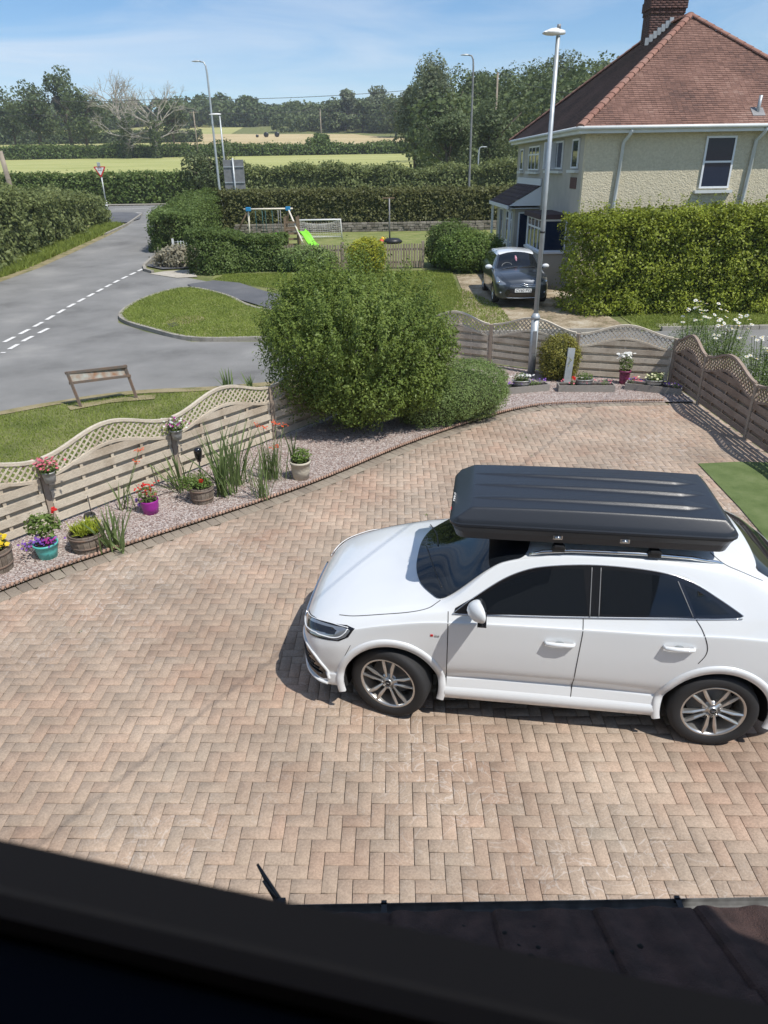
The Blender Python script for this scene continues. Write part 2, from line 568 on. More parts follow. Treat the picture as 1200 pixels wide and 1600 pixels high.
road = [(-30, 5), (-13, 9), (-10, 11.4), (-7.66, 13.47), (-6.6, 14.25), (-5.33, 14.86), (-3.7, 15.05), (-1.2, 15.7), (0.3, 17.1), (2.5, 17.5), (5.6, 16.6), (7.0, 16.1), (7.7, 15), (7.8, 3), (40, 3), (40, 20.05), (8, 20.05), (0, 19.75), (-3.49, 19.52), (-5.3, 19.64), (-6.93, 20.91), (-8.2, 22.2), (-8.68, 23.65), (-8.6, 25.8), (-7.9, 27.8), (-6.6, 29.0), (-8.0, 30.3), (-9.89, 31.53), (-10.72, 33.57), (-11.05, 37.62), (-12.5, 46), (-14.6, 56), (-15.6, 60), (-14, 62.9), (-26, 62.9), (-20.5, 61.5), (-18.72, 59.67), (-17.44, 52.3), (-16.83, 46.3), (-16.29, 39.1), (-15.84, 33.5), (-16, 30.7), (-16.5, 24), (-30, 16)]
sheet('side_road', road, 0.012, M['asphalt'])
sheet('main_road', [(-120, 62.4), (80, 62.4), (80, 69.6), (-120, 69.6)], 0.020, M['asphalt'])
sheet('far_pavement', [(-120, 69.62), (80, 69.62), (80, 71.0), (-120, 71.0)], 0.09, M['kerb'])
sheet('corner_footpath', PX((171, 334), (190, 333), (213, 334), (221, 338), (219, 343), (198, 349), (168, 349)), 0.07, M['asphalt_dark'])
sheet('footpath', [(-7.6, 28.6), (-6.75, 29.4), (-5.6, 28.8), (-4.35, 27.0), (-3.2, 25.6), (-1.8, 24.6), (-1.8, 23.0), (-3.6, 23.7), (-5.6, 26.2), (-7.2, 27.9)], 0.045, M['asphalt_dark'])
isl = smooth_curve([(x, y, 0) for x, y in [(-8.5, 23.65), (-8.4, 25.7), (-7.7, 27.45), (-6.9, 27.4), (-5.5, 25.9), (-4.0, 23.6), (-1.8, 22.9), (0.5, 22.6), (0.5, 19.95), (-3.49, 19.7), (-5.3, 19.82), (-6.8, 21.0), (-8.05, 22.3)]], 5, True)
sheet('verge_island', [(p.x, p.y) for p in isl], 0.10, M['lawn'])
bald = smooth_curve([(x, y, 0) for x, y in [(-6.5, 21.6), (-5.75, 21.5), (-5.45, 22.0), (-5.8, 22.6), (-6.5, 22.4)]], 4, True)
sheet('bare_patch', [(p.x, p.y) for p in bald], 0.106, M['dry'])
mb = MB()
for a in range(len(isl)):
    p, q = isl[a], isl[(a + 1) % len(isl)]
    if max(p.x, q.x) < 0.3:
        mb.bar((p.x, p.y, Z(p.y) + 0.04), (q.x, q.y, Z(q.y) + 0.04), 0.13, 0.15)
kind(mb.build('kerb', M['kerb'], world=True), 'structure')
mb = MB()
def kerb_line(pts, wd=0.13):
    for p, q in zip(pts, pts[1:]):
        L_ = math.dist(p, q)
        n = max(1, int(L_ / 0.92))
        for i in range(n):
            a = [p[k] + (q[k] - p[k]) * (i / n + 0.0008) for k in (0, 1)]
            b = [p[k] + (q[k] - p[k]) * ((i + 1) / n - 0.0008) for k in (0, 1)]
            mb.bar((a[0], a[1], Z(a[1]) + 0.055), (b[0], b[1], Z(b[1]) + 0.055), wd, 0.13)
kerb_line([(8, 20.12), (20, 20.12)])
kerb_line([(0.3, 19.85), (7.4, 20.10)])
kerb_line([(-10.72, 33.4), (-10.98, 35.5), (-11.1, 37.7), (-12.5, 46), (-14.6, 56)])
kerb_line([(-10.72, 33.4), (-10.3, 32.2), (-9.8, 31.6)])
kerb_line([(-18.8, 60.1), (-17.5, 52.4), (-16.95, 46.4)])
kind(mb.build('kerb', M['kerb'], world=True), 'structure')
sheet('neighbour_drive', [(2.4, 20.2), (7.2, 20.2), (7.0, 22.5), (6.6, 30), (3.1, 30), (3.0, 26.5), (2.3, 23)], 0.02, M['dirt'])
sheet('concrete_slab', PX((1022, 507), (1060, 507), (1060, 517), (1034, 517)), 0.03, M['concrete'])
sheet('concrete_crossing', [(-9.9, 31.4), (-9.4, 32.0), (-8.3, 32.3), (-7.6, 30.4), (-8.4, 30.2)], 0.03, M['concrete'])
sheet('corner_pavement', [(-10.6, 33.4), (-9.6, 32.4), (-8.4, 32.6), (-8.7, 35.2), (-10.2, 37.5), (-10.9, 37.4)], 0.06, M['asphalt_dark'])
sheet('verge_far', [(7.4, 20.2), (40, 20.2), (40, 22), (7.4, 22)], 0.02, M['lawn'])
sheet('play_lawn', [(-9.5, 33), (7.5, 33), (7.5, 46), (-9.5, 46)], 0.008, M['lawn'])
sheet('front_lawn', [(-6.9, 29.9), (-5.2, 29), (-3.0, 26.0), (-1.5, 24.8), (2.8, 24.5), (3.0, 31), (-7, 31)], 0.012, M['lawn'])
# dry edge strips
def strip(name, pts, wd, off, mat):
    pts = [Vector((p[0], p[1], 0)) for p in pts]
    L_, R_ = [], []
    for i, p in enumerate(pts):
        d = (pts[min(i + 1, len(pts) - 1)] - pts[max(i - 1, 0)]).normalized()
        nn = Vector((-d.y, d.x, 0))
        j = 1 + 0.35 * noise.noise(p * 1.7)
        L_.append(p + nn * wd / 2 * j); R_.append(p - nn * wd / 2 * j)
    return sheet(name, [(p.x, p.y) for p in L_ + R_[::-1]], off, mat)
strip('dry_verge_edge', smooth_curve([(-10, 11.3, 0), (-7.66, 13.39, 0), (-6.6, 14.15, 0), (-5.33, 14.75, 0), (-3.7, 14.95, 0), (-1.2, 15.6, 0)], 5), 0.28, 0.016, M['dry'])
strip('dry_verge_edge', [(-16.1, 24), (-16.1, 30.7), (-16.0, 33.5), (-16.5, 39.1), (-17.1, 46.3), (-17.8, 52.3)], 0.9, 0.018, M['dry'])
strip('dry_verge_edge', [(-6.35, 13.65), (-5.7, 14.1), (-5.1, 14.3), (-4.8, 14.35)], 0.3, 0.022, M['dry'])

M['iron'] = mat_plain('iron_cover_mat', (0.10, 0.09, 0.08), 0.7, metal=.4, bump=.6, bscale=60)
sheet('drain_cover', PX((262, 512), (276, 509), (281, 514), (266, 517)), 0.112, M['iron'])
# painted markings
def dashes(pts, dash, gap, wd, name='road_marking', off=0.024):
    m = MB()
    pts = [Vector((p[0], p[1], 0)) for p in pts]
    acc, on, cur = 0.0, True, pts[0]
    for p, q in zip(pts, pts[1:]):
        L_ = (q - p).length; s = 0.0
        d = (q - p) / L_
        nn = Vector((-d.y, d.x, 0)) * wd / 2
        while s < L_ - 1e-6:
            rem = (dash if on else gap) - acc
            e = min(L_, s + rem)
            if on:
                a, b = p + d * s, p + d * e
                m.add([(v.x, v.y, Z(v.y) + off) for v in (a - nn, b - nn, b + nn, a + nn)], [(0, 1, 2, 3)])
            acc += e - s
            if acc >= (dash if on else gap) - 1e-6: acc, on = 0.0, not on
            s = e
    return kind(m.build(name, M['road_paint'], world=True), 'structure')
dashes(PX((223, 421), (183, 440), (110, 479), (62, 507), (4, 537)), 0.62, 0.32, 0.13)
dashes(PX((76, 514), (40, 532), (4, 553)), 0.62, 0.34, 0.13)
dashes(PX((212, 333), (248, 334)), 0.6, 0.3, 0.22, off=0.034)
dashes([(-60, 66.0), (60, 66.0)], 4.0, 2.0, 0.12, off=0.034)
dashes([(-60, 62.75), (-24, 62.75)], 40, 1, 0.12, off=0.034)
dashes([(-60, 69.2), (60, 69.2)], 200, 1, 0.10, off=0.034)
dashes(PX((1150, 579), (1200, 587)), 3, 1, 0.12)

# far fields
sheet('mown_field', [(-150, 83), (45, 83), (45, 203), (-150, 203)], 0.04, M['field'])
sheet('pasture', [(-400, 206), (-55, 206), (-75, 520), (-600, 520)], 0.06, M['pasture'])
sheet('straw_field', [(-58, 215), (33, 212), (24, 262), (-10, 330), (-95, 352)], 0.08, M['straw'])
sheet('straw_field', [(-150, 300), (-70, 300), (-75, 345), (-150, 345)], 0.10, M['straw'])

# ================================================================ DRIVEWAY
EDGE = smooth_curve([(-7.2, 3.2, 0), (-4.29, 6.54, 0), (-3.23, 7.55, 0), (-1.12, 9.32, 0), (0.45, 10.98, 0), (1.5, 11.95, 0), (2.47, 12.72, 0), (3.0, 13.02, 0), (3.42, 13.15, 0), (4.5, 13.22, 0), (5.75, 13.24, 0)], 8)
EX = [p.x for p in EDGE]; EY = [p.y for p in EDGE]
def edge_y(x): return float(np.interp(x, EX, EY))
sheet('driveway_bed', [(-9, -1), (6.3, -1), (6.3, 14.75)] + [(p.x - .05, p.y + .12) for p in EDGE[::-1]] , 0.004, M['joint'])
def pavers(recs, name, mat, k='structure', h=0.055, ch=0.0022):
    """recs: cx, cy, length, width, angle; bevelled blocks in one mesh"""
    n = len(recs)
    R = np.array(recs)
    lx, ly = R[:, 2] / 2, R[:, 3] / 2
    top = 0.020 + rng.normal(0, 0.0008, n)
    base = []
    sx = np.array([-1, 1, 1, -1]); sy = np.array([-1, -1, 1, 1])
    V = np.zeros((n, 12, 3))
    ca, sa = np.cos(R[:, 4]), np.sin(R[:, 4])
    for lvl, (ins, zz) in enumerate(((0, -0.01), (0, -0.0022), (ch, 0.0))):
        for c in range(4):
            x = sx[c] * (lx - ins); y = sy[c] * (ly - ins)
            V[:, lvl * 4 + c, 0] = R[:, 0] + x * ca - y * sa
            V[:, lvl * 4 + c, 1] = R[:, 1] + x * sa + y * ca
            V[:, lvl * 4 + c, 2] = top + zz + rng.normal(0, 0.0007, n) * (lvl == 2)
    F = [(8, 9, 10, 11)]
    for a in (0, 4):
        for c in range(4): F.append((a + c, a + (c + 1) % 4, a + 4 + (c + 1) % 4, a + 4 + c))
    F = np.array(F)
    faces = (F[None] + (np.arange(n) * 12)[:, None, None]).reshape(-1)
    return kind(link(name, np_mesh(name, V.reshape(-1, 3), faces), mat), k)
def np_mesh(name, verts, quads, smooth=False, per=4):
    me = bpy.data.meshes.new(name)
    nv, nf = len(verts), len(quads) // per
    me.vertices.add(nv)
    me.vertices.foreach_set('co', np.ascontiguousarray(verts, dtype=np.float32).reshape(-1))
    me.loops.add(nf * per)
    me.loops.foreach_set('vertex_index', np.ascontiguousarray(quads, dtype=np.int32).reshape(-1))
    me.polygons.add(nf)
    me.polygons.foreach_set('loop_start', np.arange(0, nf * per, per, dtype=np.int32))
    if smooth: me.polygons.foreach_set('use_smooth', np.ones(nf, dtype=bool))
    me.update(calc_edges=True)
    return me
recs = []
W0 = 0.1035
yaw = radians(-1.2)
for a in range(-160, 160):
    for b in range(-60, 60):
        for kd in (0, 1):
            bx, by = a + 4 * b, a
            if kd == 0: cx, cy, an = bx + 1, by + 0.5, 0
            else: cx, cy, an = bx + 0.5, by + 2, pi / 2
            x, y = -cx * W0, cy * W0
            x, y = x * cos(yaw) - y * sin(yaw), x * sin(yaw) + y * cos(yaw)
            if -7.2 < x < 6.28 and 1.2 < y < 13.5 and y < edge_y(x) + 0.05 and y > 0.35 * x - 3:
                recs.append((x, y, 2 * W0 - 0.004 + random.gauss(0, 0.001), W0 - 0.004 + random.gauss(0, 0.0008), an + yaw + random.gauss(0, 0.006)))
pavers(recs, 'driveway', M['paver'])
# soldier course
recs = []
pts = EDGE
seg = [0.0]
for p, q in zip(pts, pts[1:]): seg.append(seg[-1] + (q - p).length)
s = 0.05
while s < seg[-1] - 0.05:
    x = float(np.interp(s, seg, [p.x for p in pts])); y = float(np.interp(s, seg, [p.y for p in pts]))
    x2 = float(np.interp(s + 0.02, seg, [p.x for p in pts])); y2 = float(np.interp(s + 0.02, seg, [p.y for p in pts]))
    an = math.atan2(y2 - y, x2 - x)
    recs.append((x - sin(an) * 0.105, y + cos(an) * 0.105, 0.121, 0.205, an + random.gauss(0, 0.008)))
    s += 0.127
o = pavers(recs, 'driveway_border', M['edge_paver'], ch=0.004)
o.location.z = 0.006
# gravel bed
m, N, L, B = _mat('gravel_mat')
tc_ = N.new('ShaderNodeTexCoord')
v = N.new('ShaderNodeTexVoronoi'); v.inputs['Scale'].default_value = 52
L.new(tc_.outputs['Object'], v.inputs['Vector'])
hs = N.new('ShaderNodeSeparateColor'); L.new(v.outputs['Color'], hs.inputs[0])
r = N.new('ShaderNodeValToRGB')
for i, (p_, c_) in enumerate([(0.0, (0.15, 0.10, 0.085)), (0.35, (0.28, 0.20, 0.175)), (0.7, (0.38, 0.30, 0.27)), (1.0, (0.56, 0.50, 0.46))]):
    e = r.color_ramp.elements[0] if i == 0 else (r.color_ramp.elements[1] if i == 3 else r.color_ramp.elements.new(p_))
    e.color = rgba(c_); e.position = p_
L.new(hs.outputs[0], r.inputs['Fac']); L.new(r.outputs['Color'], B.inputs['Base Color'])
B.inputs['Roughness'].default_value = 0.8
bp = N.new('ShaderNodeBump'); bp.inputs['Strength'].default_value = 1.0; bp.inputs['Distance'].default_value = 0.012; bp.invert = True
L.new(v.outputs['Distance'], bp.inputs['Height']); L.new(bp.outputs['Normal'], B.inputs['Normal'])
M['gravel'] = m
stone_m = mat_island('stone_chip_mat', [(0.17, 0.115, 0.10), (0.31, 0.22, 0.19), (0.42, 0.33, 0.29), (0.60, 0.54, 0.49)], mixn=0.1, bump=0.2)
gp = [(p.x - 0.15, p.y + 0.17) for p in EDGE]
LF = [(-5.73, 6.81), (-4.46, 8.41), (-3.19, 10.01), (-1.92, 11.62), (-0.70, 13.15), (0.35, 14.75), (0.85, 16.75)]
BF = [(0.85, 17.45), (2.59, 16.56), (4.33, 15.41), (6.24, 14.80)]
gpoly = gp + [(6.24, 13.4), (6.24, 14.80), (4.33, 15.5), (2.59, 16.6), (0.85, 17.45), (0.4, 14.75), (-0.70, 13.2), (-5.73, 6.9), (-7.4, 5.0)]
kind(sheet('gravel_bed', gpoly, 0.034, M['gravel']), 'structure')
# loose stone chips in the bed
def in_poly(x, y, poly):
    c = False; n = len(poly); j = n - 1
    for i in range(n):
        if (poly[i][1] > y) != (poly[j][1] > y) and x < (poly[j][0] - poly[i][0]) * (y - poly[i][1]) / (poly[j][1] - poly[i][1]) + poly[i][0]: c = not c
        j = i
    return c
OCT = np.array([(1, 0, 0), (0, 1, 0), (-1, 0, 0), (0, -1, 0), (0, 0, 1), (0, 0, -1)], float)
OF = np.array([(0, 1, 4), (1, 2, 4), (2, 3, 4), (3, 0, 4)])
cs = []
tries = 0
while len(cs) < 26000 and tries < 200000:
    tries += 1
    x, y = random.uniform(-6, 6.2), random.uniform(5, 17)
    if in_poly(x, y, gpoly): cs.append((x, y, 0.036 + random.random() * 0.006))
C_ = np.array(cs); n = len(C_)
an = rng.uniform(0, 2 * pi, n); szz = rng.uniform(0.007, 0.014, (n, 3)); szz[:, 2] *= 0.8
V = OCT[None] * szz[:, None, :] + rng.normal(0, 0.0015, (n, 6, 3))
ca, sa = np.cos(an)[:, None], np.sin(an)[:, None]
V = np.stack([V[..., 0] * ca - V[..., 1] * sa, V[..., 0] * sa + V[..., 1] * ca, V[..., 2]], -1) + C_[:, None, :]
me = np_mesh('gravel_chips', V.reshape(-1, 3), (OF[None] + (np.arange(n) * 6)[:, None, None]).reshape(-1), per=3)
o = link('gravel_chips', me, stone_m); o['kind'] = 'stuff'
tag(o, 'loose pinkish stone chippings spread over the planting bed', 'gravel')
# rope-twist edging
mb = MB()
off = [(p.x - sin(math.atan2(b.y - a.y, b.x - a.x)) * 0.235, p.y + cos(math.atan2(b.y - a.y, b.x - a.x)) * 0.235) for p, a, b in zip(EDGE, [EDGE[0]] + EDGE[:-1], EDGE[1:] + [EDGE[-1]])]
sg = [0.0]
for p, q in zip(off, off[1:]): sg.append(sg[-1] + math.dist(p, q))
s = 0.0
while s < sg[-1] - 0.1:
    x = float(np.interp(s, sg, [p[0] for p in off])); y = float(np.interp(s, sg, [p[1] for p in off]))
    x2 = float(np.interp(s + 0.03, sg, [p[0] for p in off])); y2 = float(np.interp(s + 0.03, sg, [p[1] for p in off]))
    d = Vector((x2 - x, y2 - y, 0)).normalized(); nn = Vector((-d.y, d.x, 0))
    mb.tube([Vector((x, y, 0.045)) - d * 0.022 - nn * 0.022, Vector((x, y, 0.062)), Vector((x, y, 0.045)) + d * 0.022 + nn * 0.022], [0.014, 0.021, 0.014], n=6)
    s += 0.052
kind(mb.build('rope_edging', M['rope_edge'], world=True), 'structure')
# artificial grass mat
M['fake_grass'] = mat_ground('fake_grass_mat', [(0.085, 0.125, 0.04), (0.125, 0.17, 0.06), (0.17, 0.21, 0.09)], scale=3, fine=160, bump=0.9, dist=0.01)
turf = [(4.98, 10.2), (5.6, 10.25), (6.2, 10.2), (6.2, 4.6), (4.55, 4.6), (4.75, 7.0), (4.9, 8.6)]
sheet('artificial_lawn', turf, 0.034, M['fake_grass'])

# ================================================================ FENCES
M['fence_sun'] = mat_island('weathered_board_mat', [(0.34, 0.275, 0.20), (0.50, 0.43, 0.335), (0.60, 0.535, 0.43), (0.44, 0.375, 0.29)], scale=3, bump=0.7, bscale=14, stretch=(2.0, 2.0, 9.0), mixn=0.5, rough=0.9)  # weathered boards, with sunlight put into the paler tones
M['fence_shaded'] = mat_island('shaded_board_mat', [(0.22, 0.16, 0.12), (0.29, 0.22, 0.17), (0.36, 0.29, 0.235)], scale=3, bump=0.7, bscale=14, stretch=(2.0, 2.0, 9.0), mixn=0.5, rough=0.9)  # darker copy of the boards: shade on the right fence put into colour
M['fence_post'] = mat_island('fence_post_mat', [(0.30, 0.24, 0.18), (0.38, 0.31, 0.25)], scale=4, bump=0.6, bscale=18, stretch=(9, 9, 1.5), rough=0.9)
def fence_panel(a, b, zb, mat, parent, side):
    """wave-top hit-and-miss panel with a lattice band; side=+1: front faces the left of a->b"""
    a, b = Vector((a[0], a[1], 0)), Vector((b[0], b[1], 0))
    d = (b - a); L_ = d.length; d.normalize()
    n = Vector((-d.y, d.x, 0)) * side
    ph = random.random() * 0.02
    low = lambda s: 0.67 + ph + 0.205 * sin(pi * s / L_) ** 2
    top = lambda s: 0.935 + ph + 0.225 * sin(pi * s / L_) ** 2
    P = lambda s, z, o: a + d * s + n * o + Vector((0, 0, z + zb))
    m = MB()
    s0, s1 = 0.05, L_ - 0.05
    def board(z0, z1, off, th):
        zc = (z0 + z1) / 2
        ss = [s0 + (s1 - s0) * i / 60 for i in range(61)]
        ok = [s for s in ss if low(s) - 0.02 > z0]
        if len(ok) < 4: return
        e0, e1 = ok[0], ok[-1]
        vs = []
        K = 24
        for i in range(K + 1):
            s = e0 + (e1 - e0) * i / K
            wv = 0.004 * noise.noise(Vector((s * 1.3 + z0 * 7, a.x, 0)))
            zt = min(z1, low(s) - 0.005) + wv
            zl = z0 + wv
            zt = max(zt, zl + 0.004)
            vs += [P(s, zl, off - th / 2), P(s, zl, off + th / 2), P(s, zt, off + th / 2), P(s, zt, off - th / 2)]
        fs = [(0, 1, 2, 3), (4 * K, 4 * K + 3, 4 * K + 2, 4 * K + 1)]
        for i in range(K):
            for j in range(4): fs.append((4 * i + j, 4 * i + 4 + j, 4 * i + 4 + (j + 1) % 4, 4 * i + (j + 1) % 4))
        m.add(vs, fs)
    z = 0.045
    while z < 0.9:
        board(z, z + 0.105, 0.022, 0.014)
        board(z + 0.085, z + 0.195, -0.022, 0.012)
        z += 0.172
    for fr in (0.0, 0.25, 0.5, 0.75, 1.0):
        s = s0 + 0.02 + (s1 - s0 - 0.04) * fr
        m.bar(P(s, 0.03, 0), P(s, low(s), 0), 0.045, 0.026, up=tuple(n))
    for fn in (low, top):
        K = 28
        vs = []
        for i in range(K + 1):
            s = s0 + (s1 - s0) * i / K
            zz = fn(s)
            vs += [P(s, zz - 0.018, -0.026), P(s, zz - 0.018, 0.030), P(s, zz + 0.022, 0.030), P(s, zz + 0.022, -0.026)]
        fs = [(0, 1, 2, 3), (4 * K, 4 * K + 3, 4 * K + 2, 4 * K + 1)]
        for i in range(K):
            for j in range(4): fs.append((4 * i + j, 4 * i + 4 + j, 4 * i + 4 + (j + 1) % 4, 4 * i + (j + 1) % 4))
        m.add(vs, fs)
    for sg_, off in ((1, 0.010), (-1, -0.002)):
        c = -1.4
        while c < L_ + 1.4:
            # line s = c + sg*(z-0.66)
            zs = [0.60 + i * 0.01 for i in range(62)]
            ok = [z_ for z_ in zs if s0 < c + sg_ * (z_ - 0.66) < s1 and low(c + sg_ * (z_ - 0.66)) < z_ < top(c + sg_ * (z_ - 0.66))]
            if len(ok) > 2:
                z0_, z1_ = ok[0] - 0.01, ok[-1] + 0.01
                m.bar(P(c + sg_ * (z0_ - 0.66), z0_, off), P(c + sg_ * (z1_ - 0.66), z1_, off), 0.010, 0.022, up=(0, 0, 1)) if False else \
                m.bar(P(c + sg_ * (z0_ - 0.66), z0_, off), P(c + sg_ * (z1_ - 0.66), z1_, off), 0.022, 0.011, up=tuple(n))
            c += 0.098
    return m.build('fence_panel', mat, parent, world=True)
def fence(pts, label, mat, side, posts=None):
    f = empty('wave_fence', (pts[0][0], pts[0][1], 0), label, 'fence')
    for p, q in zip(pts, pts[1:]): fence_panel(p, q, 0.03, mat, f, side)
    for p in pts:
        m = MB()
        m.box((p[0], p[1], 0.49), (0.075, 0.075, 0.98), rz=math.atan2(pts[1][1] - pts[0][1], pts[1][0] - pts[0][0]), bev=0.006)
        m.build('post', M['fence_post'], f, world=True)
    return f
fence(LF, 'pale weathered wave-topped fence along the left verge, behind the row of pots', M['fence_sun'], -1)
fence([(1.0, 17.45)] + BF[1:], 'grey-brown wave-topped fence at the far end of the driveway, behind the planters', M['fence_sun'], -1)
fence([(6.24, 14.72), (6.24, 13.26), (6.24, 11.28), (6.24, 9.3), (6.24, 7.3), (6.24, 5.3)], 'shaded brown wave-topped fence down the right side of the driveway', M['fence_shaded'], -1)

# ================================================================ OUR HOUSE (window we look from, porch roof, gutter)
M['render_wall'] = mat_plain('render_mat', (0.45, 0.42, 0.36), 0.9, bump=0.6, bscale=60)
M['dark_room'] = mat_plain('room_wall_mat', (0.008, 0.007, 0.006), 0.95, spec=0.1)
M['frame_brown'] = mat_plain('brown_frame_mat', (0.075, 0.052, 0.038), 0.8, spec=0.15)
M['frame_dark'] = mat_plain('dark_frame_mat', (0.010, 0.014, 0.024), 0.8, spec=0.15)
M['porch_tile'] = mat_plain('porch_tile_mat', (0.062, 0.034, 0.028), 0.95, var=0.35, scale=14, bump=0.8, bscale=220)
M['moss'] = mat_plain('moss_mat', (0.015, 0.014, 0.012), 1.0)
hs_ = empty('own_house', (-1.5, -2, 0), 'dark house front in the foreground, seen from its upstairs window with tiled porch roof below', 'house')
m = MB()
XL, XR, YF, YI = -6.0, 2.2, 0.34, 0.14
WX0, WX1, WZ0, WZ1 = -0.9, 0.9, 3.45, 5.1
ET = 5.2
yc, th = (YF + YI) / 2, YF - YI
m.box(((XL + WX0) / 2, yc, ET / 2), (WX0 - XL, th, ET))
m.box(((WX1 + XR) / 2, yc, ET / 2), (XR - WX1, th, ET))
m.box(((WX0 + WX1) / 2, yc, WZ0 / 2), (WX1 - WX0, th, WZ0))
m.box(((WX0 + WX1) / 2, yc, (WZ1 + ET) / 2), (WX1 - WX0, th, ET - WZ1))
m.box((XR - 0.1, -2.93, ET / 2), (0.2, 6.14, ET)); m.box((XL + 0.1, -2.93, ET / 2), (0.2, 6.14, ET))
m.box(((XL + XR) / 2, -6.1, ET / 2), (XR - XL - 0.4, 0.2, ET))
m.build('wall', M['render_wall'], hs_, world=True)
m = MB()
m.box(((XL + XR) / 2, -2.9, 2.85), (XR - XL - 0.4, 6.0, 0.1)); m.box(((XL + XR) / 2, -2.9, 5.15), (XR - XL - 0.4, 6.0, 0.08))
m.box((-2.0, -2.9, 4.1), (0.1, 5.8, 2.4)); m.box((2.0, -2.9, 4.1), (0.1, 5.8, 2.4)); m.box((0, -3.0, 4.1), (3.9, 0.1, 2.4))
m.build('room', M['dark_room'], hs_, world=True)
m = MB()
m.box(((XL + XR) / 2, 0.25, 5.25), (XR - XL + 0.5, 0.54, 0.10))
e0, e1 = XL - 0.25, XR + 0.25
m.add([(e0, 0.54, 5.31), (e1, 0.54, 5.31), (e1, -2.9, 7.2), (e0, -2.9, 7.2), (e1, -6.5, 5.31), (e0, -6.5, 5.31)], [(0, 1, 2, 3), (3, 2, 4, 5), (1, 4, 2), (0, 3, 5)])
m.build('roof', M['porch_tile'], hs_, world=True)
# open sash: bottom rail running slightly askew, with sill inside
ZR = CAM_H - .325
_d0, _d1 = ray(0, 1376), ray(1180, 1648)
a_ = Vector((_d0[0], _d0[1], _d0[2])) * ((ZR - CAM_H) / _d0[2]) + Vector((0, 0, CAM_H)); b_ = Vector((_d1[0], _d1[1], _d1[2])) * ((ZR - CAM_H) / _d1[2]) + Vector((0, 0, CAM_H))
d_ = (b_ - a_); d_.z = 0
d_.normalize(); n_ = Vector((d_.y, -d_.x, 0))   # towards the room
if n_.y > 0: n_ = -n_
zt = ZR
st, en = a_ - d_ * 0.55, b_ + d_ * 0.40
st.z = en.z = zt
def rail(prof, name, mat):
    mm = MB(); vs = []
    for p in (st, en):
        for (o_, z_) in prof: vs.append(p + n_ * o_ + Vector((0, 0, z_)))
    k = len(prof)
    mm.add(vs, [tuple(range(k)), tuple(reversed(range(k, 2 * k)))] + [(i, k + i, k + (i + 1) % k, (i + 1) % k) for i in range(k)])
    return mm.build(name, mat, hs_, world=True)
rail([(0, -0.004), (0.006, 0.0), (0.016, -0.001), (0.020, -0.006), (0.020, -0.05), (-0.03, -0.05), (-0.03, -0.014)], 'window_rail', M['frame_brown'])
rail([(0.021, -0.010), (0.050, -0.020), (0.052, -0.024), (0.052, -0.07), (0.021, -0.07)], 'window_rail', M['frame_dark'])
rail([(0.053, -0.026), (0.060, -0.024), (0.066, -0.028), (0.066, -0.09), (0.053, -0.09)], 'window_rail', M['frame_brown'])
rail([(0.067, -0.040), (0.30, -0.050), (0.30, -0.12), (0.067, -0.12)], 'window_sill', M['dark_room'])
# porch roof
PXL, PXR = -3.2, 3.6
def tile_h(x):
    t = (x / 0.32) % 1.0
    return 0.013 * max(0.0, 1 - abs(t - 0.10) / 0.13) ** 0.6 + 0.012 * max(0.0, 1 - abs(t - 0.60) / 0.14) ** 0.6 - (0.012 if 0.0 <= t < 0.012 else 0)
m = MB()
nxp = 680
for row in range(3):
    y0 = 1.42 - row * 0.34; y1 = max(0.341, y0 - 0.38)
    vs = []
    for (yy, lift) in ((y0, -0.03), (y0, 0.024), (y1, 0.0)):
        zb = 2.16 + (1.42 - yy) * 0.50
        for i in range(nxp + 1):
            x = PXL + (PXR - PXL) * i / nxp + (0.0 if row % 2 == 0 else 0.0)
            vs.append((x, yy + 0.004 * noise.noise(Vector((x * 4, row, 0))), zb + lift + tile_h(x)))
    k = nxp + 1
    m.add(vs, [(r_ * k + i, r_ * k + i + 1, (r_ + 1) * k + i + 1, (r_ + 1) * k + i) for r_ in range(2) for i in range(nxp)])
m.build('porch_roof', M['porch_tile'], hs_, world=True)
m = MB()
m.box(((PXL + PXR) / 2, 0.86, 2.10), (PXR - PXL, 1.0, 0.03))
m.box(((PXL + PXR) / 2, 1.375, 2.07), (PXR - PXL, 0.03, 0.14))
m.build('fascia', M['upvc'], hs_, world=True)
m = MB()
prof = [(0.042 * cos(t), -0.05 * sin(t)) for t in [pi * i / 10 for i in range(11)]]
vs = []
for x in (PXL, PXR):
    for (o_, z_) in prof: vs.append((x, 1.444 + o_, 2.135 + z_))
    for (o_, z_) in reversed(prof): vs.append((x, 1.444 + o_ * 0.93, 2.135 + z_ * 0.93 + 0.002))
k = len(prof) * 2
m.add(vs, [(i, k + i, k + (i + 1) % k, (i + 1) % k) for i in range(k)])
x = PXL + 0.3
M['gutter'] = mat_plain('gutter_mat', (0.16, 0.16, 0.155), 0.7, var=0.3, scale=20)
g_ = m.build('gutter', M['gutter'], hs_, world=True)
while x < PXR:
    mm = MB(); mm.box((x, 1.478, 2.137), (0.022, 0.010, 0.014), bev=0.002); mm.box((x, 1.455, 2.142), (0.018, 0.07, 0.004))
    mm.build('gutter_clip', M['black_plastic'], hs_, world=True); x += 0.96
m = MB()
for _ in range(150):
    x, y = random.uniform(-0.8, 2.0), random.uniform(0.75, 1.40)
    r_ = random.uniform(0.003, 0.013)
    m.ball((x, y, 2.16 + (1.42 - y) * 0.50 + 0.012 + tile_h(x)), (r_, r_, r_ * 0.6), jitter=0.6)
mo = m.build('moss', M['moss'], hs_, world=True); mo['kind'] = 'stuff'
